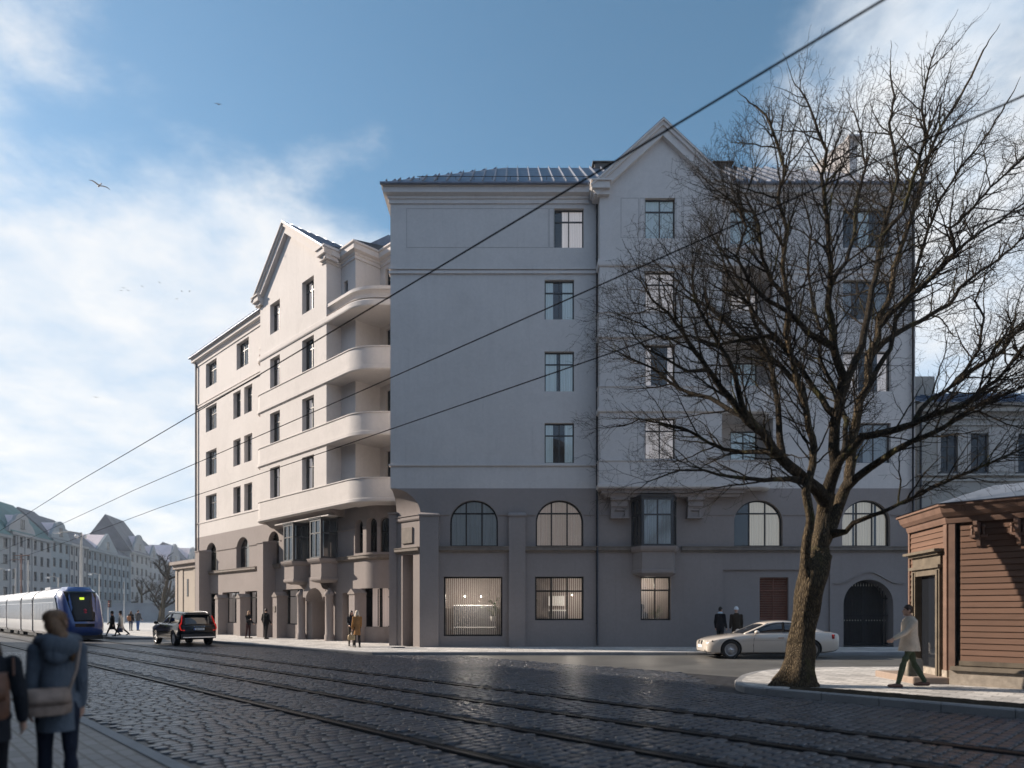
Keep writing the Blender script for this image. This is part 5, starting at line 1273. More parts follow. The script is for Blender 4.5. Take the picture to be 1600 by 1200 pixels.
# ------------------------------------------------------------------ people (local: facing +y, x to the right)
def hairm(col):
    m,t,out=nt('hair'); n=noise(t,vscale(t,objc(t),(70,70,9)),1,4,.6,.4); bsdf(t,out,ramp(t,n,[(.3,tuple(x*.45 for x in col)),(.7,tuple(min(1,x*1.35) for x in col))]),.5,0,.35,bump(t,n,.8,.01)); return m
def ell(c,rx,ry,d=None,n=16): return [(c[0]+rx*math.cos(2*math.pi*k/n),c[1]+ry*math.sin(2*math.pi*k/n),c[2]) for k in range(n)]
def person(label,loc,heading,h=1.75,pose=None,top=(.1,.1,.1),legs=(.05,.05,.06),shoes=(.03,.025,.02),hair=(.05,.03,.02),hairstyle='short',coat=None,coatlen=.55,bulk=1.0,vox=.014,fem=False,hat=None,scarf=None,hood=False,group=None):
    """one continuous body; hair, coat and the like are its children. pose: hip swings, knees, shoulder swings, elbows (degrees)"""
    P=dict(lh=0,rh=0,lk=4,rk=4,la=4,ra=4,le=12,re=12,lo=7,ro=7,turn=0,nod=0,lf=0,rf=0); P.update(pose or {})
    root=empty('person',(0,0,0),0,label,'person',group)
    sc=h/1.75; B=MB(); seg=[]       # seg: (kind, a, b)
    hipz=.93
    low=0
    J={}
    for s,a in ((-1,'l'),(1,'r')):
        hp=V(s*.088,0,hipz); t=R_(P[a+'h']); kn=hp+V(s*.008,math.sin(t),-math.cos(t))*.45; t2=t-R_(P[a+'k']); an=kn+V(0,math.sin(t2),-math.cos(t2))*.41
        ft=R_(P[a+'f'])+ (R_(18) if P[a+'k']>20 else 0)*-1; toe=an+V(s*.03,math.cos(ft)*.17,math.sin(ft)*.17-.045); heel=an+V(0,-.055,-.05)
        J[a]=(hp,kn,an,toe,heel); low=min(low,an.z-.085) if False else low
    lowest=min(min(J[a][3].z,J[a][4].z) for a in 'lr')-.035
    dz=-lowest
    up=V(0,0,dz)
    for a in 'lr': J[a]=tuple(p+up for p in J[a])
    H0=hipz+dz
    for s,a in ((-1,'l'),(1,'r')):
        hp,kn,an,toe,heel=J[a]
        B.tube([hp+V(0,0,.05),hp.lerp(kn,.3),hp.lerp(kn,.7),kn,kn.lerp(an,.3),kn.lerp(an,.75),an],[.09,.088,.07,.06,.061,.05,.045],12); B.ball(hp,.092,n=12,m=8)
        seg.append(('legs',hp,an-(an-kn)*.06))
        B.tube([heel,an+V(0,.03,-.045),toe],[.042,.05,.034],10); B.ball(toe,(.036,.05,.03)); B.ball(heel,.042); seg.append(('shoes',heel,toe))
    w=.92 if fem else 1.0
    def Z(z): return H0-.93+z
    rings=[]
    for z,rx,ry,yo in ((.84,.15,.11,0),(.92,.172 if fem else .165,.125,-.01),(1.02,.15*w,.112,0),(1.14,.152*w,.115,.0),(1.28,.178*w,.128,.005),(1.38,.182*w,.118,-.005),(1.44,.15*w,.095,-.012),(1.49,.075,.07,-.012)):
        k=bulk if z>.9 else 1; rings.append(ell((0,yo,Z(z)),rx*k,ry*k))
    B.loft(rings); seg.append(('top',V(0,0,Z(.9)),V(0,0,Z(1.42))))
    nod=R_(P['nod']); tn=R_(P['turn'])
    hc=V(0,.02+.1*math.sin(nod),Z(1.645)-.02*abs(math.sin(nod)))
    B.tube([(0,-.012,Z(1.44)),(0,.0,Z(1.53)),tuple(hc-V(0,0,.05))],[.065,.054,.05],10); seg.append(('skin',V(0,0,Z(1.5)),hc))
    fx=V(math.sin(-tn),math.cos(tn),-.25*math.sin(nod)); 
    B.ball(hc,(.070,.088,.106),n=16,m=12); B.ball(hc+fx*.022-V(0,0,.055),(.058,.062,.062)); B.ball(hc+fx*.098-V(0,0,.02),(.014,.02,.022)); B.ball(hc+fx*.08-V(0,0,.062),(.026,.018,.012)); B.ball(hc+fx*.062-V(0,0,.098),(.03,.03,.022))
    sx=V(fx.y,-fx.x,0).normalized()
    for s in (-1,1): B.ball(hc+sx*s*.075-V(0,0,.015)-fx*.005,(.012,.022,.03))
    seg.append(('skin',hc-V(0,0,.05),hc+V(0,0,.06)))
    hands={}
    for s,a in ((-1,'l'),(1,'r')):
        sh=V(s*.185*w*min(bulk,1.12),-.01,Z(1.395)); t=R_(P[a+'a']); o=R_(P[a+'o'])
        el=sh+V(s*math.sin(o),math.sin(t),-math.cos(t)*math.cos(o)).normalized()*.29; t2=t+R_(P[a+'e'])
        wr=el+V(s*math.sin(o)*.25,math.sin(t2),-math.cos(t2)).normalized()*.25
        d=(wr-el).normalized(); k=.012*(bulk*2-1)
        B.ball(sh,.062+k,n=12,m=8); B.tube([sh,sh.lerp(el,.5),el,el.lerp(wr,.5),wr],[.058+k,.05+k,.044+k,.04+k,.034+k*.6],12); B.ball(el,.044+k); seg.append(('top',sh,el)); seg.append(('top',el,wr-d*.015))
        # hand: palm, four bent fingers of different length, thumb from the side
        side=V(1,0,0) if abs(d.x)<.8 else V(0,1,0); pn=V(-s,0,0); fwd=d.cross(pn).normalized()
        pm=wr+d*.05; B.tube([wr,wr+d*.03,wr+d*.085],[.026,.030,.030],8)
        for i,(off,l) in enumerate(((-.027,.060),(-.009,.072),(.009,.068),(.026,.052))):
            r=wr+d*.085+fwd*off; m1=r+(d*.85+pn*.3)*l*.55; m2=m1+(d*.55+pn*.8)*l*.5; B.tube([r-d*.015,r,m1,m2],[.010,.0098,.009,.0075],6)
        th=wr+d*.03+fwd*.028; B.tube([wr+d*.02,th,th+(d*.7+fwd*.6)*.035,th+(d*.95+fwd*.35+pn*.2)*.062],[.013,.0125,.011,.009],6)
        seg.append(('skin',wr+d*.012,wr+d*.16)); hands[a]=wr+d*.09
    mats={'skin':M['skin'],'top':cloth('top_cloth',top),'legs':cloth('trouser_cloth',legs),'shoes':simple('shoe_leather',shoes,.5)}
    keys=list(mats)
    B.v=[tuple(Vector(p)*sc) for p in B.v]
    body=B.build('body',[mats[k] for k in keys],root,local=True)
    r=body.modifiers.new('r','REMESH'); r.mode='VOXEL'; r.voxel_size=vox*sc; r.use_smooth_shade=True
    s_=body.modifiers.new('s','SMOOTH'); s_.factor=.5; s_.iterations=3
    apply_mods(body)
    me=body.data; me.materials.clear()
    for kx in keys: me.materials.append(mats[kx])
    eye=M['black']; me.materials.append(eye)
    A=np.array([[*(a*sc)] for _,a,b in seg]); Bv=np.array([[*(b*sc)] for _,a,b in seg]); D=Bv-A; LL=(D**2).sum(1)+1e-9
    cts=np.zeros(len(me.polygons)*3); me.polygons.foreach_get('center',cts); cts=cts.reshape(-1,3)
    rel=cts[:,None]-A[None]; tt=np.clip((rel*D).sum(2)/LL,0,1); dist=((rel-tt[...,None]*D)**2).sum(2)
    kinds=[s[0] for s in seg]; wgt=np.array([1.0 if k!='top' else .62 for k in kinds]); best=(dist*wgt).argmin(1)
    mi=np.array([keys.index(kinds[b]) for b in best],int)
    # hem of the jacket over the hips
    mi[(cts[:,2]<Z(.86)*sc)&(mi==keys.index('top'))&(abs(cts[:,0])<.17*sc)]=keys.index('legs')
    for s in (-1,1):
        e=(hc+fx*.085+sx*s*.03+V(0,0,.008))*sc; mi[((cts-np.array(e))**2).sum(1)<(.014*sc)**2]=len(keys)
    e=(hc+fx*.09-V(0,0,.062))*sc
    me.polygons.foreach_set('material_index',mi.astype(np.int32)); me.polygons.foreach_set('use_smooth',np.ones(len(mi),bool)); me.update()
    def child(mb,name,mat_): mb.v=[tuple(Vector(p)*sc) for p in mb.v]; return mb.build(name,mat_,root,local=True)
    # hair
    hm=hairm(hair)
    m=MB(); back=-fx
    def cap(k,drop,frontcut):
        rows=[]
        for i in range(9):
            row=[]
            for j in range(20):
                az=2*math.pi*j/20; f=math.cos(az); bot=-drop+(24+drop)*(max(0,f+.25)/1.25)**.8; el=R_(90-i*(90-bot)/8); z=math.sin(el); rr=math.cos(el)
                p=hc+(fx*f*rr*.091+sx*math.sin(az)*rr*.0745)*k+V(0,0,z*.112*k+.003)-fx*.006
                row.append(p+V(rnd.gauss(0,.002),rnd.gauss(0,.002),0))
            rows.append(row)
        m.strip(rows,0,True,closed=True)
    if hat is None or hairstyle!='none':
        cap(1.05,36 if hairstyle=='short' else 44,.55)
        if hairstyle=='long':
            rows=[]
            for i in range(7):
                z=hc.z-.0-.055*i; wd=.085+.012*min(i,3)-.008*max(0,i-3); rows.append([(hc+sx*wd*math.sin(R_(a))*1.0-fx*(wd*.95*math.cos(R_(a))+.01)).xy.to_3d()+V(0,0,z+rnd.gauss(0,.004)) for a in range(-105,106,15)])
            m.strip(rows,0,True)
        if hairstyle=='pony':
            m.ball(hc-fx*.085+V(0,0,.04),(.085,.08,.075)); m.ball(hc-fx*.04-V(0,0,.03),(.088,.075,.08)); m.tube([hc-fx*.11+V(0,0,.02),hc-fx*.15+sx*.06-V(0,0,.08),hc-fx*.15+sx*.13-V(0,0,.18),hc-fx*.12+sx*.17-V(0,0,.29),hc-fx*.10+sx*.17-V(0,0,.36)],[.06,.07,.06,.04,.012],10)
        if hairstyle=='pony':
            for _ in range(130):
                a=rnd.uniform(-2.6,2.6); e=rnd.uniform(-.5,1.3); o=(-fx*math.cos(a)*math.cos(e)+sx*math.sin(a)*math.cos(e)+V(0,0,1)*math.sin(e)); p0=hc+V(o.x*.088,o.y*.095,o.z*.118); p1=p0.lerp(hc-fx*.11+V(0,0,.02),.5)+o*.03; p2=hc-fx*.14+sx*rnd.uniform(.0,.12)-V(0,0,rnd.uniform(0,.2)); p3=p2+V(rnd.gauss(0,.025),rnd.gauss(0,.025),-rnd.uniform(.03,.13))+sx*.03; m.tube([p0,p1,p2,p3],[.006,.009,.008,.002],4)
        if hairstyle=='bun': m.ball(hc-fx*.1+V(0,0,.045),(.058,.055,.055))
        child(m,'hair',hm)
    if hat:
        m=MB(); kind,colh=hat
        if kind=='beanie': 
            rr=[]
            for i in range(8): a=R_(90*i/7); rr.append((max(.001,.092*math.cos(a)*1.05),.125*math.sin(a)))
            m.lathe([(.098,-.025),(.1,.02)]+rr[1:],hc+V(0,-.004,.03),18)
        else:
            m.lathe([(.145,.0),(.147,.012),(.095,.02),(.088,.10),(.05,.115),(.001,.112)],hc+V(0,0,.075),20); m.tube([hc+V(-.1,0,.09),hc+V(-.14,0,.14)],[.03,.01],6) if kind=='horn' else None
        child(m,'hat',cloth('hat_cloth',colh))
    if coat:
        m=MB(); rows=[]; bot=Z(.93)-coatlen
        lf,rf_=J['l'][1].y,J['r'][1].y
        for i in range(9):
            k=i/8; z=Z(1.455)+(bot-Z(1.455))*k
            rx=(.172-.012*min(k,.45)/.45+.045*max(0,k-.45)*min(1,coatlen*2.2))*bulk*w; ry=(.132+.03*max(0,k-.4)+.04*k*min(1,coatlen*1.6))*bulk
            if k<.06: rx*=.62; ry*=.75
            yc=(lf+rf_)/2*max(0,k-.45)*.9; ry+=abs(lf-rf_)*.26*max(0,k-.5)
            rows.append([(rx*math.cos(2*math.pi*j/28)*(1+.025*math.sin(j*2.4+i)*k),yc+ry*math.sin(2*math.pi*j/28)*(1+.03*math.sin(j*3.1)*k),z) for j in range(28)])
        m.strip(rows,0,True,closed=True); inn_=[[ (x*.94,y*.94,z) for x,y,z in r] for r in rows[4:]]
        m.strip([rows[-1]]+list(reversed(inn_)),0,True,closed=True)
        cm=cloth('coat_cloth',coat); c=child(m,'coat',cm)
        m=MB(); m.lathe([(.105,0),(.10,.05),(.085,.085),(.07,.07),(.075,.01)],(0,-.008,Z(1.43)),18); child(m,'collar',cm)
        if coatlen>.3:
            m=MB(); m.lathe([(.182*bulk,0),(.187*bulk,.02),(.182*bulk,.04)],(0,0,Z(1.05)),24,0,True); m.v=[(x,y*.76,z) for x,y,z in m.v]; child(m,'belt',cm)
            m=MB()
            rx=.182*bulk*w
            rows=[[(rx*1.03*math.cos(R_(a)),.142*bulk*math.sin(R_(a))-.004,z) for a in range(200,341,10)] for z in (Z(1.39),Z(1.30),Z(1.245))]; m.strip(rows,0,True); child(m,'back_yoke',cm)
    if scarf:
        m=MB(); m.lathe([(.075,-.03),(.105,0),(.105,.04),(.07,.07),(.055,.05),(.06,-.02)],(0,-.005,Z(1.475)),16); child(m,'scarf',cloth('scarf_cloth',scarf))
    if hood:
        m=MB(); rows=[]
        for i in range(13):
            a=R_(-110+i*220/12); c=V(math.sin(a)*.135,-math.cos(a)*.125-.005,Z(1.475)+.02*math.cos(a)); rad_=.05+.028*math.cos(a/1.25); o=V(math.sin(a),-math.cos(a),0)
            rows.append([c+(o*math.cos(t)+V(0,0,1)*math.sin(t)*.8)*rad_ for t in [2*math.pi*q/12 for q in range(12)]])
        m.strip(rows,0,True,closed=True); m.poly(rows[0]); m.poly(rows[-1])
        m.ball((.01,-.155,Z(1.43)),(.15,.075,.12),0,16,10); m.ball((-.02,-.17,Z(1.36)),(.10,.05,.09),0,14,8); child(m,'hood',mats['top'] if not coat else cm)
    root.location=loc; root.rotation_euler=(0,0,heading)
    R=Matrix.Rotation(heading,3,'Z')
    return root,{k:R@(v*sc)+Vector(loc) for k,v in hands.items()},mats
def head_to(dx,dy): return math.atan2(-dx,dy)       # heading whose +y looks along (dx,dy)
def bag(name,label,cat,c,size,rz,col,strap=None,hand=None,flap=True,rough=.55,rx=0):
    t=empty(name,c,rz,label,cat); a,b,h=size; m=MB(); n=16
    def r(k,z,y=0): return [(a/2*k*max(-1,min(1,1.25*math.cos(q)))*(1 if abs(math.cos(q))<.8 else 1),b/2*(.75+.25*k)*math.sin(q)+y,z) for q in [2*math.pi*i/n for i in range(n)]]
    m.loft([r(.80,0),r(.96,h*.06),r(1.0,h*.35),r(.95,h*.75),r(.86,h*.96),r(.8,h)],0,True)
    mt=simple('bag_leather',col,rough,0,.3,12,.2); m.build('bag_body',mt,t,local=True)
    if flap:
        m=MB(); rows=[[(x*.98,y*1.12-.006*0,z) for x,y,z in ((-a/2*.9,-b/2*k0,z0),(-a/6,-b/2*k0*1.05,z0),(a/6,-b/2*k0*1.05,z0),(a/2*.9,-b/2*k0,z0))] for k0,z0 in ((-.7,h*1.0),(.2,h*1.03),(1.0,h*.95),(1.12,h*.6),(1.1,h*.42))]; m.strip(rows,0,True); f=m.build('flap',mt,t,local=True); sd=f.modifiers.new('t','SOLIDIFY'); sd.thickness=.008
    if strap:
        m=MB(); R=Matrix.Rotation(-rz,3,'Z'); pts=[R@(Vector(p)-Vector(c)) for p in strap]; m.tube(pts,.014 if len(strap)>3 else .009,6); m.build('strap',mt,t,local=True)
    return t
PZ=GZ
# --- two women in the foreground, walking away along the near pavement
fw=tp(1.42,6.95,.04); FWp=V(q_(90)*6.1,6.1,.04)
hd=head_to(-.62,.78)
r,hands,_=person('woman in a blue hooded jacket with a slouchy shoulder bag, seen from behind',FWp,hd,1.71,dict(lh=6,rh=-9,lk=4,rk=10,la=2,ra=-4,le=14,re=18,lo=6,ro=4,turn=-28,nod=8),top=(.125,.145,.175),legs=(.022,.026,.042),shoes=(.02,.02,.02),hair=(.19,.105,.055),hairstyle='pony',bulk=.96,vox=.009,fem=True,hood=True,coat=(.125,.145,.175),coatlen=.27)
Rm=Matrix.Rotation(hd,3,'Z')
def wl_(x,y,z): return Rm@V(x,y,z)+FWp
bag('shoulder_bag','grey-brown slouchy bag slung across the back of the woman in the blue jacket','bag',wl_(-.10,-.22,.82),(.38,.14,.23),hd+.12,(.30,.215,.17),strap=[wl_(.06,-.26,1.02),wl_(.12,-.225,1.2),wl_(.16,-.10,1.44),wl_(.15,.03,1.47),wl_(.06,.15,1.3),wl_(-.15,.19,1.05),wl_(-.32,.02,.95),wl_(-.30,-.22,1.04)])
p2=V(q_(-22)*5.55,5.55,.04); hd2=head_to(-.5,.86)
r,hands,_=person('person in a dark coat with a brown backpack, cut by the left edge',p2,hd2,1.60,dict(lh=-8,rh=8,lk=12,rk=4,la=8,ra=-6,le=14,re=22,ro=12),top=(.022,.024,.03),legs=(.02,.02,.025),hair=(.05,.035,.03),hairstyle='long',bulk=1.15,vox=.010,fem=True,coat=(.022,.024,.03),coatlen=.22)
R2=Matrix.Rotation(hd2,3,'Z')
def w2(x,y,z): return R2@V(x,y,z)+p2
bag('backpack','brown leather backpack on the dark-coated person at the left edge','backpack',w2(.04,-.23,.86),(.29,.15,.36),hd2,(.16,.072,.042),strap=[w2(.2,-.17,1.2),w2(.19,-.1,1.33),w2(.16,.1,1.28)])
# --- man in the beige coat at the kiosk
mp=gp(1421,1074,.15); hm_=head_to(-.985,.17)
r,hands,_=person('man in a beige coat and dark green trousers striding past the wooden kiosk',mp,hm_,1.77,dict(lh=20,rh=-17,lk=6,rk=13,la=40,ra=-8,le=20,re=8,lo=8,ro=6,turn=-6,nod=4,rf=-8),top=(.66,.55,.44),legs=(.075,.095,.06),shoes=(.14,.062,.04),hair=(.07,.042,.026),bulk=1.1,vox=.009,coat=(.68,.56,.44),coatlen=.14)  # coat tone lightened in place of sun on his back
hb=hands['r']; bag('shopping_bag','grey-brown tote bag hanging from the hand of the man in beige','bag',(hb.x+.16,hb.y+.02,hb.z-.54),(.38,.14,.38),.1,(.24,.21,.17),strap=[(hb.x+.05,hb.y,hb.z-.18),(hb.x,hb.y,hb.z),(hb.x+.26,hb.y,hb.z-.18)],flap=False)
# --- couple at the corner
for px,py,hd_,kw in ((549,1009.5,head_to(.55,-.85),dict(label='dark-haired woman in a dark jacket beside the woman in the tan coat',top=(.03,.03,.034),legs=(.10,.085,.07),hair=(.03,.02,.016),hairstyle='long',coat=(.03,.03,.034),coatlen=.12,h=1.66,pose=dict(ra=12,re=55,la=4,lh=5,rh=-3))),
                     (558,1011.5,head_to(-.5,.86),dict(label='fair-haired woman in a tan coat and boots at the building corner',top=(.36,.18,.06),legs=(.03,.028,.03),hair=(.62,.52,.40),hairstyle='long',coat=(.30,.155,.06),coatlen=.36,h=1.68,pose=dict(lh=7,rh=-5,la=3,ra=10,re=20),scarf=(.4,.3,.2)))):
    q=gp(px,py,GZ); kw=dict(kw); lab=kw.pop('label'); hh=kw.pop('h'); r,hands,_=person(lab,q,hd_,hh,fem=True,**kw)
hb=hands['l']; bag('handbag','straw-coloured handbag carried by the woman in the tan coat','bag',(hb.x,hb.y-.12,hb.z-.42),(.34,.16,.24),0,(.40,.29,.16),strap=[(hb.x-.08,hb.y-.12,hb.z-.2),(hb.x,hb.y,hb.z),(hb.x+.08,hb.y-.12,hb.z-.2)],flap=False)
# --- two by the wall
q=gp(388,997.5,GZ); r,hands,_=person('woman with long blond hair and a dark jacket looking at her phone',q,head_to(.85,-.3),1.68,dict(ra=20,re=85,la=8,le=40,lh=3,rh=-6,nod=18),top=(.018,.017,.02),legs=(.05,.022,.022),hair=(.34,.2,.09),hairstyle='long',coat=(.018,.017,.02),coatlen=.08,fem=True)
hb=hands['r']; ph=MB(); ph.box(hb.x-.02,hb.x+.06,hb.y-.05,hb.y-.035,hb.z-.02,hb.z+.13); tag(ph.build('phone',M['black'],bevel=.004),'dark phone held up by the blond woman by the wall','phone')
q=gp(415.5,998.5,GZ); person('man in black with hands in his pockets facing the shop windows',q,head_to(.45,.9),1.80,dict(lh=5,rh=-5,la=-4,ra=-4,le=34,re=34,lo=16,ro=16,turn=35),top=(.012,.012,.013),legs=(.012,.012,.014),hair=(.03,.02,.015),coat=(.012,.012,.013),coatlen=.1,bulk=1.08)
# --- two behind the white car
q=V(q_(1125.5)*29.9,29.9,GZ); person('man in a dark jacket with a pale scarf by the shuttered window',q,head_to(.75,.6),1.82,dict(la=-8,ra=6,le=20,re=12,turn=-10),top=(.014,.014,.018),legs=(.014,.014,.017),hair=(.02,.015,.012),coat=(.014,.014,.018),coatlen=.15,scarf=(.45,.55,.65))
q=V(q_(1150.5)*29.9,29.9,GZ); person('person in a brown coat and white knitted cap by the shuttered window',q,head_to(.1,1),1.80,dict(la=2,ra=2),top=(.045,.032,.022),legs=(.02,.018,.018),hairstyle='none',hat=('beanie',(.75,.76,.78)),coat=(.045,.032,.022),coatlen=.3,bulk=1.08)
# --- four on the far pavement beside the tram
def far(px,py,*a,**k):
    q=gp(px,py,GZ); return person(a[0],q,*a[1:],**k)
r,h1,_=far(175.5,994,'woman in a black coat and pointed black hat walking towards the tram',head_to(-.8,-.25),1.66,dict(lh=26,rh=-22,lk=4,rk=22,la=-18,ra=20,le=20,re=30),top=(.012,.012,.014),legs=(.014,.014,.016),coat=(.012,.012,.014),coatlen=.4,hat=('horn',(.012,.012,.013)),fem=True)
r,h1,_=far(188.5,994,'woman in a long pale coat and dark cap walking behind the black-coated woman',head_to(-.8,-.2),1.66,dict(lh=24,rh=-24,lk=4,rk=24,la=-16,ra=16,le=20,re=20),top=(.6,.55,.48),legs=(.016,.016,.018),coat=(.6,.55,.48),coatlen=.42,hat=('horn',(.02,.02,.02)),hair=(.05,.03,.02),fem=True)
hb=h1['l']; bag('handbag','navy handbag swinging from the hand of the woman in the pale coat','bag',(hb.x+.02,hb.y-.1,hb.z-.42),(.32,.18,.26),.2,(.015,.02,.06),strap=[(hb.x-.06,hb.y-.1,hb.z-.18),(hb.x,hb.y,hb.z),(hb.x+.1,hb.y-.1,hb.z-.18)],flap=False)
r,h1,_=far(204.5,985.5,'long-haired woman in a dark jacket with a tan backpack standing on the far pavement',head_to(-.15,1),1.68,dict(lh=4,rh=-3),top=(.022,.02,.022),legs=(.03,.04,.09),hair=(.10,.06,.035),hairstyle='long',coat=(.022,.02,.022),coatlen=.1,fem=True)
q=r.location; bag('backpack','tan backpack on the back of the long-haired woman on the far pavement','backpack',(q.x-.02,q.y-.24,q.z+.86),(.32,.16,.40),0,(.24,.10,.04))
far(215.5,985.3,'man in a grey jacket and blue jeans standing on the far pavement',head_to(.1,1),1.76,dict(lh=4,rh=-4,la=6,ra=6,le=40,re=40),top=(.085,.09,.10),legs=(.06,.13,.34),hair=(.06,.04,.03),coat=(.085,.09,.10),coatlen=.1,bulk=1.1)
# ------------------------------------------------------------------ kiosk, neighbours, far side of the square
def siding(name,col,pitch):
    m,t,out=nt(name); p=pos(t); sp=nd(t,'SeparateXYZ'); t.links.new(p,sp.inputs[0])
    bd=math_(t,'FLOOR',math_(t,'DIVIDE',sp.outputs[2],pitch)); wn=t.nodes.new('ShaderNodeTexWhiteNoise'); wn.noise_dimensions='1D'; t.links.new(bd,wn.inputs['W'])
    g=noise(t,vscale(t,p,(1.2,1.2,22)),1.6,7,.65); b=noise(t,p,.9,5,.6)
    c=ramp(t,wn.outputs['Value'],[(0,tuple(x*.86 for x in col)),(1,tuple(x*1.1 for x in col))]); c=mixc(t,.45,c,ramp(t,g,[(.3,(.62,.62,.62)),(.7,(1.1,1.1,1.1))]),'MULTIPLY'); c=mixc(t,.4,c,ramp(t,b,[(.3,(.75,.75,.75)),(.7,(1.05,1.05,1.05))]),'MULTIPLY')
    bsdf(t,out,c,.72,0,.3,bump(t,g,.15,.006)); return m
m_sid=siding('brown_siding',(.165,.096,.067),.13); m_oc=simple('weathered_frame',(.12,.098,.072),.8,0,.25,4,.2,local=False); m_board=simple('brown_trim',(.145,.086,.062),.7,0,.2,4,.1,local=False)
kc_=gp(1483,1069,.15); kx,ky=kc_.x,kc_.y
KF=Fr((kx,ky),(.717,-.697)); KD=Fr((kx-.14*1.95,ky+.99*1.95) if False else (kx+.14*1.97,ky+.99*1.97),(-.14,-.99))
ks=empty('wooden_kiosk',(kx,ky,.15),0,'brown clapboard wooden kiosk with carved brackets under its eaves','kiosk')
def boards(mb,F,u0,u1,z0,z1,pitch=.13,skip=None):
    z=z0
    while z<z1-.02:
        h=min(pitch,z1-z)
        for a,b in ([(u0,u1)] if not skip or z+h<=skip[2]+.01 or z>=skip[3]-.01 else [(u0,skip[0]),(skip[1],u1)]):
            mb.add([F(a,z,.030),F(b,z,.030),F(b,z+h-.012,.008),F(a,z+h-.012,.008),F(a,z+h-.012,-.01),F(b,z+h-.012,-.01),F(b,z+h,-.01),F(a,z+h,-.01),F(a,z,-.01),F(b,z,-.01)],[(0,1,2,3),(3,2,5,4),(4,5,6,7),(8,9,1,0)])
        z+=pitch
LK=1.97; zt=3.95; KL=4.5
m=MB(); boards(m,KF,.215,KL,.68,zt-.1); 
d0,d1=KD.u(1433),KD.u(1473)                    # doorway along the door face (u from the far end)
boards(m,KD,.08,LK-.16,.45,zt-.1,.13,(d0,d1,.2,2.95)); m.build('clapboard_wall',m_sid,ks,fixn=False)
m=MB()
for F,a,b,w in ((KF,0,.12,.06),(KD,LK-.16,LK,.055),(KD,0,.08,.05)): m.fbox(F,a,b,.45,zt-.05,-.02,w)
m.build('corner_board',m_board,ks)
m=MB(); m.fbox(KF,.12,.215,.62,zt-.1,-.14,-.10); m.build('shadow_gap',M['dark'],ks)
m=MB(); m.fbox(KF,.02,KL,.12,.47,-.1,.09); m.fbox(KD,0,LK,.12,.45,-.1,.05); m.build('plinth',simple('stone_plinth',(.30,.26,.215),.9,0,.25,9,.3,local=False),ks)
m=MB(); m.hexa([KF(.04,.47,-.05),KF(KL,.47,-.05),KF(KL,.47,.16),KF(.04,.47,.16),KF(.04,.58,-.05),KF(KL,.58,-.05),KF(KL,.55,.12),KF(.04,.55,.12)]); m.fbox(KF,.2,KL,.58,.68,-.05,.07); m.build('base_board',m_oc,ks)
m=MB(); m.fbox(KD,d0+.1,d1-.1,.3,2.62,-.09,-.05); m.build('door',M['carglass'],ks)
m=MB()
for a,b in ((d0-.06,d0+.12),(d1-.12,d1+.06)): m.fbox(KD,a,b,.18,2.75,-.08,.10); m.fbox(KD,a+.05,b-.05,.2,2.7,.10,.13)
m.fbox(KD,d0+.12,d1-.12,2.60,2.75,-.08,.09)
for z0,z1,w,e in ((2.75,2.82,.16,.06),(2.82,3.05,.08,.0),(3.05,3.11,.16,.05),(3.11,3.17,.26,.12)): m.fbox(KD,d0-.06-e,d1+.06+e,z0,z1,-.05,w)
m.build('door_frame',m_oc,ks)
m=MB(); m.hexa([KD(d0-.2,.1,-.1),KD(d1+.35,.1,-.1),KD(d1+.3,.1,.75),KD(d0-.2,.1,.9),KD(d0-.2,.30,-.1),KD(d1+.35,.30,-.1),KD(d1+.3,.30,.75),KD(d0-.2,.30,.9)]); m.build('door_step',simple('step_stone',(.26,.2,.16),.85,local=False),ks,bevel=.03)
pl=[(kx+4.2,ky+2.4),KD(.1,0,0)[:2],(kx,ky),KF(KL,0,0)[:2]]
m=MB(); sweep(m,pl,[(-.1,zt-.25),(.08,zt-.25),(.10,zt-.18),(.11,zt-.12),(.15,zt-.1),(.21,zt-.02),(.24,zt+.08),(.25,zt+.11),(.29,zt+.12),(.29,zt+.17),(-.1,zt+.17)]); m.build('eaves',m_board,ks)
o_=offs(pl,.32); cc_=(kx+3.2,ky+2.2); m=MB()
for a,b in zip(o_,o_[1:]): m.poly([(a[0],a[1],zt+.18),(b[0],b[1],zt+.18),(b[0]*.35+cc_[0]*.65,b[1]*.35+cc_[1]*.65,zt+.85),(a[0]*.35+cc_[0]*.65,a[1]*.35+cc_[1]*.65,zt+.85)])
m.build('roof',M['zinc'],ks,fixn=False)
m=MB(); m.poly([KF(KL,.1,0),KF(KL,zt,0),KF(KL,zt,-4),KF(KL,.1,-4)]); m.poly([KD(0,.1,0),KD(0,zt,0),KD(0,zt,-4),KD(0,.1,-4)]); m.build('back_wall',m_sid,ks,fixn=False)
for u in (.52,1.22,1.92,2.62,3.32):
    m=MB(); pf=[(.0,zt-.28),(.42,zt-.28),(.42,zt-.36),(.34,zt-.40),(.36,zt-.50),(.26,zt-.47),(.20,zt-.56),(.22,zt-.66),(.10,zt-.62),(.05,zt-.78),(.0,zt-.82)]
    A=[KF(u,z,w+.02) for w,z in pf]; B=[KF(u+.07,z,w+.02) for w,z in pf]; m.poly(A); m.poly(B); m.strip([A,B],closed=True)
    m.fbox(KF,u-.12,u+.19,zt-.60,zt-.54,.02,.10); 
    for du in (-.08,.12): m.tube([KF(u+du,zt-.54,.07),KF(u+du,zt-.40,.07)],[.03,.022],6); m.ball(KF(u+du,zt-.37,.07),.04)
    m.build('bracket',m_board,ks)
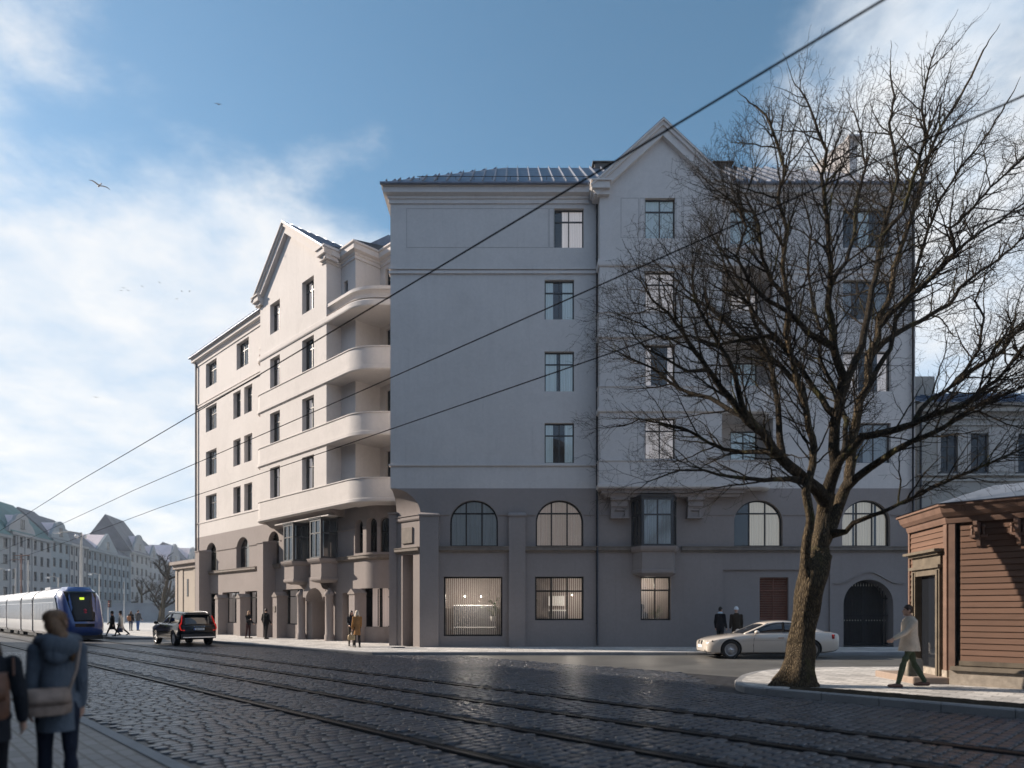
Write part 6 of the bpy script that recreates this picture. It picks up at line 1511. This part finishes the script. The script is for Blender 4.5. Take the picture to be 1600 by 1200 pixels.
# neighbouring grey house on the right
def facade_windows(F,parent,spec,cm='white',glassm='glass',dark=True,sillm=None,rev=.12):
    """simple windows sharing meshes: spec (u0,u1,z0,z1)"""
    cache={}
    for u0,u1,z0,z1 in spec:
        key=(round(u1-u0,2),round(z1-z0,2))
        if key not in cache:
            L=Fr((0,0),F.U.xy); w,h=key; m=MB(); t=.07
            for a,b,c,d in ((-w/2,-w/2+t,0,h),(w/2-t,w/2,0,h),(-w/2+t,w/2-t,0,t),(-w/2+t,w/2-t,h-t,h),(-t*.4,t*.4,t,h-t),(-w/2+t,-t*.4,h*.66,h*.66+t*.8),(t*.4,w/2-t,h*.66,h*.66+t*.8)): m.fbox(L,a,b,c,d,-rev,-rev+.05)
            if sillm: m.fbox(L,-w/2-.1,w/2+.1,-.1,0,-rev,.08)
            o=m.build('window',M[cm],parent,local=True); g=MB(); g.poly([L(-w/2,0,-rev+.01),L(w/2,0,-rev+.01),L(w/2,h,-rev+.01),L(-w/2,h,-rev+.01)]); p=g.build('pane',M['farglass'],o,local=True,fixn=False)
            o0=origin_of(parent); o.location=Vector(F((u0+u1)/2,z0))-o0; cache[key]=o
        else:
            s=cache[key]; o=copy_tree(s,parent); o.location=Vector(F((u0+u1)/2,z0))-origin_of(parent)
M['farglass']=simple('far_glass',(.03,.033,.038),.12,0,.3,.8,local=False)
M['grey_wall']=plaster('grey_render',(.36,.345,.32),.15)
M['grey_corn']=plaster('grey_cornice',(.40,.385,.36),.12)
FN=Fr((0,36.0),(1,0)); nb=empty('neighbouring_house',(24,36,0),0,'grey-beige low house with a blue metal roof behind the kiosk','house')
x0,x1=FN.u(1433),48; zc_=FN.z(0,640); m=MB()
wsp=[]
for a,b in ((1469,1496),(1516,1544),(1590,1618),(1637,1665),(1710,1738),(1757,1785)): wsp.append((FN.u(a),FN.u(b),FN.z(0,738),FN.z(0,677)))
wsp2=[(a,b,3.6,5.7) for a,b,_,_ in wsp]
wall(m,FN,x0,x1,-.1,zc_,wsp+wsp2,.14); m.poly([FN(x0,-.1),FN(x0,zc_),FN(x0,zc_,-9),FN(x0,-.1,-9)]); m.build('wall',M['grey_wall'],nb)
facade_windows(FN,nb,wsp+wsp2,'frame',sillm=True)
m=MB(); 
for a,b in ((1497,1515),(1545,1589),(1620,1636),(1666,1709)): m.fbox(FN,FN.u(a)+.15,FN.u(b)-.15,FN.z(0,737),FN.z(0,668),-.02,.03)
for a,b,_,_ in wsp: m.fbox(FN,a-.16,a,FN.z(0,738),FN.z(0,670),-.01,.05); m.fbox(FN,b,b+.16,FN.z(0,738),FN.z(0,670),-.01,.05)
m.build('wall_panel',plaster('grey_trim',(.44,.42,.40),.1),nb)
for y,h,w in ((752,.14,.12),(744,.1,.2),(665,.12,.08),(655,.1,.1),(645,.22,.35),(638,.2,.5)): m=MB(); z=FN.z(0,y); m.fbox(FN,x0,x1,z,z+h,-.05,w); m.build('cornice',M['grey_corn'],nb)
zr_=FN.z(0,640)+.2; m=MB(); roof(m,(x0,35.4,zr_),(x1,35.4,zr_),(x1,39.5,zr_+1.75),(x0,39.5,zr_+1.75),1,.6); m.build('roof',simple('blue_roof',(.10,.17,.28),.4,.4,.15,1,local=False),nb)
m=MB(); m.box(x0,FN.u(1471)+1,38.2,41,0,1.75+(HY-588)/F_*38.2); m.build('party_wall',M['grey_wall'],nb)
pm=MB(); pm.tube([(FN.u(1436),35.85,zc_),(FN.u(1436),35.85,.3)],.06,8); pm.build('downpipe',M['pipe'],nb)
# low annex at the far end of the left street
an=empty('annex',(-25,55,0),0,'low beige annex with pilaster strips at the far end of the left wing','annex'); m=MB(); FA=FW.off(-.4)
a0,a1=FA.u(275),FW.u(305); za=FA.z(285,889); m.fbox(FA,a0,a1,0,za,-6,0)
for f0,f1 in ((0,.08),(.2,.32),(.75,.85)): m.fbox(FA,a0+(a1-a0)*f0,a0+(a1-a0)*f1,.2,za-.02,-.1,.06)
m.build('wall',plaster('annex_render',(.40,.35,.30),.1),an)
m=MB(); m.fbox(FA,a0-.2,a1,za,za+.35,-6,.2); m.build('frieze',M['capm'],an); m=MB(); m.fbox(FA,a0-.35,a1,za+.35,za+.6,-6,.42); m.build('cornice',M['capm'],an)
m=MB(); m.fbox(FA,(a0+a1)/2-.15,(a0+a1)/2+.15,3.0,4.4,-.05,.03); m.build('window',M['farglass'],an)
# ---- row of old houses beyond the square
RB=Fr((-103,140),(-.2,.98)); RB=Fr((-103-.2*-60,140-.98*60),(-.2,.98)) if False else RB
FRW=Fr((-118.5,72),(.0,1.0))
U0=V(-.219,.9757,0); R0=V(-101.0,146,0)
FRW=Fr((R0-U0*70).xy,U0.xy)
def upx(px): return FRW.u(px)
hcol=[(.33,.34,.345),(.30,.315,.33),(.36,.36,.365),(.27,.31,.335),(.37,.37,.37),(.34,.33,.325),(.32,.325,.345)]  # wall tones lightened to carry the haze of distance
m_pink=simple('sunlit_pink_tiles',(.72,.60,.60),.8,0,.15,.3,local=False); m_dkr=simple('dark_slate',(.11,.112,.125),.7,0,.25,.3,local=False); m_grn=simple('green_copper',(.09,.17,.165),.7,0,.2,.2,local=False)  # pink tile colour, lightened to put sunlight on the dim slopes
def far_house(px0,px1,eave_px,gables,label,roofm,rise,cols,floors=5,stripe=False):
    u0,u1=upx(px0),upx(px1); uc=(u0+u1)/2; pxm=(px0+px1)/2; ze=FRW.z(pxm,eave_px); 
    hroot=empty('old_house',FRW(uc,0,0),0,label,'house','old houses beyond the square')
    wm=plaster('old_render',hcol[int(px0)%7],.25,.3); m=MB(); n=cols; dw=(u1-u0)/n; fh=(ze-1)/floors; sp=[]
    for f in range(floors):
        for i in range(n): c=u0+dw*(i+.5); sp.append((c-dw*.22,c+dw*.22,1.0+f*fh+fh*.22,1.0+f*fh+fh*.80))
    for g in gables:
        gu=upx(g[0]); zt_=FRW.z(g[0],g[2]); gw=g[1]
        sp.append((gu-.8,gu+.8,ze+1.0,ze+2.9))
    wall(m,FRW,u0,u1,-2,ze,[s for s in sp if s[3]<ze],.25)
    m.poly([FRW(u0,-2),FRW(u0,ze),FRW(u0,ze,-14),FRW(u0,-2,-14)]); m.poly([FRW(u1,-2),FRW(u1,ze),FRW(u1,ze,-14),FRW(u1,-2,-14)])
    for g in gables:
        gu=upx(g[0]); gw=g[1]; zt_=FRW.z(g[0],g[2]); hh=zt_-ze; cur=g[3]
        if cur: prof=[(-1,0),(-.98,.22),(-.8,.45),(-.55,.62),(-.42,.86),(-.2,.97),(0,1),(.2,.97),(.42,.86),(.55,.62),(.8,.45),(.98,.22),(1,0)]
        else: prof=[(-1,0),(0,1),(1,0)]
        Q=[(gu+x*gw,ze+z*hh) for x,z in prof]; wop=(gu-.8,gu+.8,ze+1.0,ze+2.9)
        A=[FRW(u,z,.15) for u,z in Q]; B=[FRW(u,z,-.5) for u,z in Q]; m.poly(A); m.strip([A,B],closed=True)
        r=MB(); zr2=ze+hh*.94
        r.poly([FRW(gu-gw*1.0,ze,-.3),FRW(gu,zr2,-.3),FRW(gu,zr2,-9),FRW(gu-gw*1.0,ze,-9)]); r.poly([FRW(gu+gw*1.0,ze,-.3),FRW(gu+gw,ze,-9),FRW(gu,zr2,-9),FRW(gu,zr2,-.3)]); r.build('gable_roof',m_pink,hroot,fixn=False)
    sp=[s if s[3]<ze else s for s in sp]
    m.build('wall',wm,hroot)
    facade_windows(FRW,hroot,[s for s in sp if s[3]<ze],'frame',sillm=True,rev=.2)
    facade_windows(FRW.off(.36),hroot,[s for s in sp if s[3]>=ze],'frame',sillm=True,rev=.2)
    r=MB(); r.poly([FRW(u0-.3,ze,.5),FRW(u1+.3,ze,.5),FRW(u1-1,ze+rise,-7),FRW(u0+1,ze+rise,-7)]); r.poly([FRW(u0-.3,ze,.5),FRW(u0+1,ze+rise,-7),FRW(u0-.3,ze,-14)]); r.poly([FRW(u1+.3,ze,.5),FRW(u1-1,ze+rise,-7),FRW(u1+.3,ze,-14)]); r.poly([FRW(u0-.3,ze,-14),FRW(u1+.3,ze,-14),FRW(u1-1,ze+rise,-7),FRW(u0+1,ze+rise,-7)]); r.build('roof',roofm,hroot,fixn=False)
    c=MB(); c.fbox(FRW,u0,u1,ze-.5,ze+.1,-.1,.45); c.build('cornice',wm,hroot); c=MB(); c.fbox(FRW,u0,u1,4.6,4.9,-.1,.2); c.build('string_course',wm,hroot)
    if stripe:
        c=MB()
        for i in range(n+1): c.fbox(FRW,u0+dw*i-.25,u0+dw*i+.25,0,ze-.5,-.1,.22)
        c.build('pilaster_strip',wm,hroot)
far_house(-70,16,828,[],'dark grey house with a green roof cut by the left edge of the photo',m_grn,9,5)
far_house(16,50,834,[(34,5.5,803,True)],'grey house with a curved gable and green roof, leftmost gable of the row',m_grn,8,3,stripe=True)
far_house(50,80,842,[],'plain dark grey house between the two curved gables',m_grn,7.5,3)
far_house(80,109,845,[(94,5.0,815,True)],'grey house with a tall curved gable rising behind the street lamp',m_dkr,7,3)
far_house(109,136,852,[],'narrow blue-grey house with a dark roof behind the tram',m_dkr,6.5,4,stripe=True)
far_house(136,203,864,[(168,8.5,834,False)],'pale grey house with a broad pointed gable above the tram front',m_dkr,5,9,stripe=True)
far_house(203,232,865,[(218,6.0,836,True)],'blue-grey house with a dark mansard and a round-headed gable',m_dkr,11,4)
far_house(232,258,876,[(240,5.0,852,False)],'grey house with a small pointed gable behind the bare trees',m_dkr,8,4)
far_house(258,284,880,[(274,6.5,850,True)],'grey house with a curved gable and pink roof, partly behind the bare tree',m_pink,6,5)
far_house(284,330,882,[(302,8,855,True)],'grey gabled house at the far right end of the old row, beside the annex',m_dkr,7,8)
# low wall, trees and poles on the far side
lw=MB(); f=Fr((-95,112),(1,0)); f.N=V(0,-1,0); lw.fbox(f,28,62,-.2,3.0,-.6,0); lw.fbox(f,27.8,62.2,3.0,3.2,-.7,.1); tag(lw.build('boundary_wall',simple('wall_grey',(.30,.31,.32),.85,0,.12,.4,local=False)),'long low grey wall on the far side of the square','wall')
small_tree(V(q_(253)*104,104,0),14.5,4,'bare tree standing before the low grey wall left of the annex','bare trees by the low wall')
small_tree(V(q_(268)*112,108,0),11.5,8,'bushy bare tree tucked against the beige annex','bare trees by the low wall')
small_tree(V(q_(236)*118,116,0),10.5,12,'small bare tree behind the standing people, left of the taller tree','bare trees by the low wall')
def pole(px,top_py,Y,label,arm=None,r=.09,lamp=True,name='lamp_post'):
    x=q_(px)*Y; zt=1.75+(HY-top_py)/F_*Y; t=empty(name,(x,Y,0),0,label,'lamp post' if lamp else 'pole','poles along the tram stop')
    m=MB(); m.lathe([(r*1.8,0),(r*1.6,.9),(r,1.0),(r*.7,zt)],(x,Y,0),10); m.build('post',M['polemat'],t)
    if arm:
        m=MB(); m.tube([(x,Y,zt-.1),(x+arm*.5,Y,zt+.08),(x+arm,Y,zt)],[r*.6,r*.5,r*.4],6); m.build('arm',M['polemat'],t)
        if lamp:
            m=MB(); m.box(min(x+arm,x+arm*1.25),max(x+arm,x+arm*1.25),Y-.15,Y+.15,zt-.1,zt+.05); m.build('lamp_head',M['white'],t)
    return t
M['polemat']=simple('galvanised_pole',(.45,.44,.42),.5,.4,.1,1,local=False)
t=pole(127,832,62,'tall lamp post with a long arm and two round lamps above the tram front',-2.0,.12)
x=q_(127)*62
for d in (-.42,.36): m=MB(); m.ball((x+d,62,1.75+(HY-838)/F_*62),(.16,.16,.2)); m.tube([(x,62,1.75+(HY-838)/F_*62),(x+d,62,1.75+(HY-838)/F_*62)],.03,5); m.build('globe_lamp',M['white'],t)
pole(44,875,66,'white post left of the tram roof with a crossbar',None,.09,False,'mast'); pole(24,888,70,'short pale post at the far left behind the tram',None,.08,False,'mast')
pole(91,902,64,'small lamp post with a short arm just behind the tram cab',-.9,.07); pole(155,897,75,'slim lamp post right of the tall one above the tram',-.9,.07); pole(194,908,95,'thin pale pole between the tram and the standing people',None,.06,False,'mast'); pole(-6,890,66,'lamp post at the left edge with its arm reaching into the photo',1.0,.08)
# gantry of crossed spans behind the tram
m=MB(); Y=72; X0=q_(33)*Y; zt=1.75+(HY-868)/F_*Y
m.tube([(X0,Y,0),(X0,Y,zt)],.07,6); m.tube([(X0-.7,Y,zt),(X0+.9,Y,zt)],.05,5); m.tube([(X0-1.1,Y,zt-.45),(X0+.4,Y,zt-.45)],.04,5)
tag(m.build('overhead_mast',simple('rusty_mast',(.20,.12,.10),.7)),'rust-coloured mast with crossbars behind the tram roof','mast')
# traffic signal
tx=empty('traffic_light',(q_(169)*85,85,0),0,'small traffic light beside the tram front','traffic light'); m=MB(); X0=q_(169)*85; m.tube([(X0,85,0),(X0,85,3.2)],.06,6); m.build('post',M['polemat'],tx); m=MB(); m.box(X0+.05,X0+.35,84.8,85.1,2.3,3.2); m.build('signal_head',M['black'],tx)
m=MB()
for i,zz in enumerate((3.02,2.75,2.48)): m.ball((X0+.2,84.78,zz),(.1,.04,.1))
m.build('signal_lens',simple('signal_lens',(.2,.02,.02),.3),tx)
# buildings on the camera's side of the street: they throw the shade over the setts
def shade_house(t0,t1,h,label,col):
    f=Fr(tp(-6.5,t1)[:2],(-dT).xy); f.N=nT.copy(); hr=empty('street_house',tp(-6.5,(t0+t1)/2),0,label,'house','houses on the near side of the street'); L=t1-t0
    sp=[]; n=int(L/2.9); dw=L/n
    for k in range(5):
        for i in range(n): sp.append((dw*(i+.3),dw*(i+.7),1.2+k*3.6,3.3+k*3.6))
    m=MB(); wall(m,f,0,L,-.1,h,sp,.25); m.poly([f(0,-.1),f(0,h),f(0,h,-13),f(0,-.1,-13)]); m.poly([f(L,-.1),f(L,h),f(L,h,-13),f(L,-.1,-13)]); m.poly([f(0,-.1,-13),f(L,-.1,-13),f(L,h,-13),f(0,h,-13)]); m.build('wall',plaster('street_render',col,.2),hr)
    q=[(dw*(i+.3),dw*(i+.7),1.2+k*3.6,3.3+k*3.6) for k in range(5) for i in range(n)]
    facade_windows(f,hr,q[:98],'framew',sillm=True,rev=.2)
    m=MB(); m.poly([f(-.1,h,.4),f(L+.1,h,.4),f(L+.1,h+3.2,-6),f(-.1,h+3.2,-6)]); m.poly([f(-.1,h,-13),f(L+.1,h,-13),f(L+.1,h+3.2,-6),f(-.1,h+3.2,-6)]); m.poly([f(-.1,h,.4),f(-.1,h+3.2,-6),f(-.1,h,-13)]); m.poly([f(L+.1,h,.4),f(L+.1,h+3.2,-6),f(L+.1,h,-13)]); m.build('roof',m_dkr,hr,fixn=False)
    m=MB(); m.fbox(f,0,L,h-.5,h-.01,-.1,.45); m.build('cornice',M['capm'],hr)
shade_house(-26,6,20.6,'dark grey five-storey house behind the camera, right of the near pavement',(.24,.245,.26)); shade_house(6.2,38,20.6,'pale grey five-storey house on the near side of the street',(.26,.26,.27)); shade_house(38.2,71,20.6,'grey five-storey house closing the near side of the street towards the square',(.24,.235,.24))
# inside the shops
def lamp(F,u,z,w,label):
    t=empty('pendant_lamp',F(u,z,w),0,label,'lamp','pendant lamps in the shop windows'); m=MB(); p=Vector(F(u,z,w)); m.ball(p,(.03,.03,.03)); m.build('bulb',M['bulb'],t); m=MB(); m.tube([p+V(0,0,.04),p+V(0,0,.9)],.008,5); m.tube([p+V(0,0,.04),p+V(0,0,.10)],[.055,.03],8); m.build('cord',M['black'],t)
lamp(FR,FR.u(722),FR.z(0,930),-2.0,'left glowing pendant lamp in the large shop window at the corner'); lamp(FR,FR.u(749),FR.z(0,931),-2.0,'right glowing pendant lamp in the large shop window at the corner'); lamp(FR,FR.u(899),FR.z(0,929),-1.6,'glowing pendant lamp in the second shop window by the downpipe')
def counter(F,u0,u1,z,w0,w1,label,items=0,sd=1):
    t=empty('counter',F((u0+u1)/2,GZ,(w0+w1)/2),0,label,'counter'); m=MB(); m.fbox(F,u0,u1,GZ,z,w0,w1); m.build('counter_body',M['roomd'],t); m=MB(); m.fbox(F,u0-.04,u1+.04,z,z+.05,w0-.03,w1+.03); m.build('worktop',M['white'],t); m=MB(); m.fbox(F,u0,u1,.95,1.0,w0+.03,w0); m.build('light_strip',M['white'],t)
counter(FR,FR.u(702),FR.u(772),2.05,-2.6,-3.0,'tall dark display counter with a pale top in the corner shop')
counter(FR,FR.u(862),FR.u(892),1.8,-2.2,-2.6,'dark display counter in the second shop window')
m=MB(); m.fbox(FR,FR.u(862),FR.u(889),2.05,2.55,-2.9,-2.86); tag(m.build('wall_shelf_panel',M['white']),'pale square panel on the wall inside the second shop','panel')
def plant(F,u,z,w,h,label,n=70,sd=2):
    r=random.Random(sd); b=Vector(F(u,z,w)); t=empty('potted_plant',b,0,label,'potted plant'); m=MB(); m.lathe([(.10,0),(.14,.25),(.12,.25)],b,12); m.build('pot',M['white'],t); m=MB()
    for i in range(n):
        a=r.uniform(0,6.28); e=r.uniform(.2,1.2); d=V(math.cos(a)*math.sin(e),math.sin(a)*math.sin(e)*.7,math.cos(e)); p=b+V(0,0,.25)+d*h*r.uniform(.3,1); s=d.cross(V(0,0,1)).normalized()*.035; m.poly([p,p+d*.06+s,p+d*.17,p+d*.06-s]); 
        if i%3==0: m.tube([b+V(0,0,.22),b+V(0,0,.25)+d*h*.35+V(0,0,.05),p],.006,4)
    m.build('leaves',M['plant'],t,fixn=False)
plant(FR,FR.u(770),1.3,-.85,1.0,'leafy green plant at the right of the large corner shop window'); plant(FR,FR.u(1030),1.22,-.7,.5,'green potted plant on the sill of the small lit window',60,5)
for i in range(2):
    pass
m=MB(); b=Vector(FR(FR.u(1009),1.25,-.9)); m.lathe([(.30,0),(.30,.38),(.22,.48),(.08,.55),(.08,.62)],b,14); m.ball(b+V(0,0,.74),(.11,.11,.15)); tag(m.build('tailors_bust',M['black']),'dark bust on a stand in the small lit window','bust')
# birds
def bird(px,py,Y,span,ang,label,col,group='birds in the sky'):
    p=at(px,py,Y); t=empty('bird',p,ang,label,'bird',group); s=span/2; m=MB(); L=.32*span
    m.tube([(0,-L*.5,0),(0,-L*.2,.01*span),(0,L*.25,.0),(0,L*.5,.0)],[.01*span,.05*span,.05*span,.015*span],8); mt=simple('feather',col,.7)
    m.tube([(0,-L*.5,0),(0,-L*.85,0)],[.03*span,.045*span],4); m.build('body',mt,t,local=True)
    for k in (-1,1):
        m=MB(); P=[(0,.09,0,.0),(.35,.10,.14,.02),(.7,.06,.16,-.05),(1.0,.015,.02,-.16)]
        rows=[[(k*s*a,(c+b)*span*.5+.02*span,z*span*.55),(k*s*a,(c-b)*span*.5,z*span*.55)] for a,b,z,c in P]; m.strip(rows,0,True); w=m.build('wing',mt,t,local=True,fixn=False); sd=w.modifiers.new('t','SOLIDIFY'); sd.thickness=.012*span
bird(155,290,45,1.25,.9,'white gull with spread wings gliding left of the building, largest of the birds',(.42,.43,.45))
bird(341,163,60,.62,.2,'grey bird gliding high up in the sky above the left gable',(.10,.10,.11))
bird(150,621,60,.55,.5,'pale bird flying low before the white cloud at the left',(.40,.40,.42))
for i,(px,py) in enumerate(((189,454),(193,450),(200,454),(222,447.5),(249,441.5),(284,455),(296,455),(276,467))):
    bird(px,py,90,.5,.4*i,'tiny dark bird of the small flock left of the gable',(.09,.09,.10),'flock of small birds left of the gable')
# ---- thin air over the whole square
m,t,out=nt('haze_air'); v=nd(t,'VolumePrincipled'); v.inputs['Color'].default_value=(.82,.90,1,1); v.inputs['Density'].default_value=.0004; v.inputs['Anisotropy'].default_value=.2; t.links.new(v.outputs[0],out.inputs['Volume'])
m2=MB(); m2.box(-330,150,-70,420,-3,42); tag(m2.build('haze',m),kind='stuff')
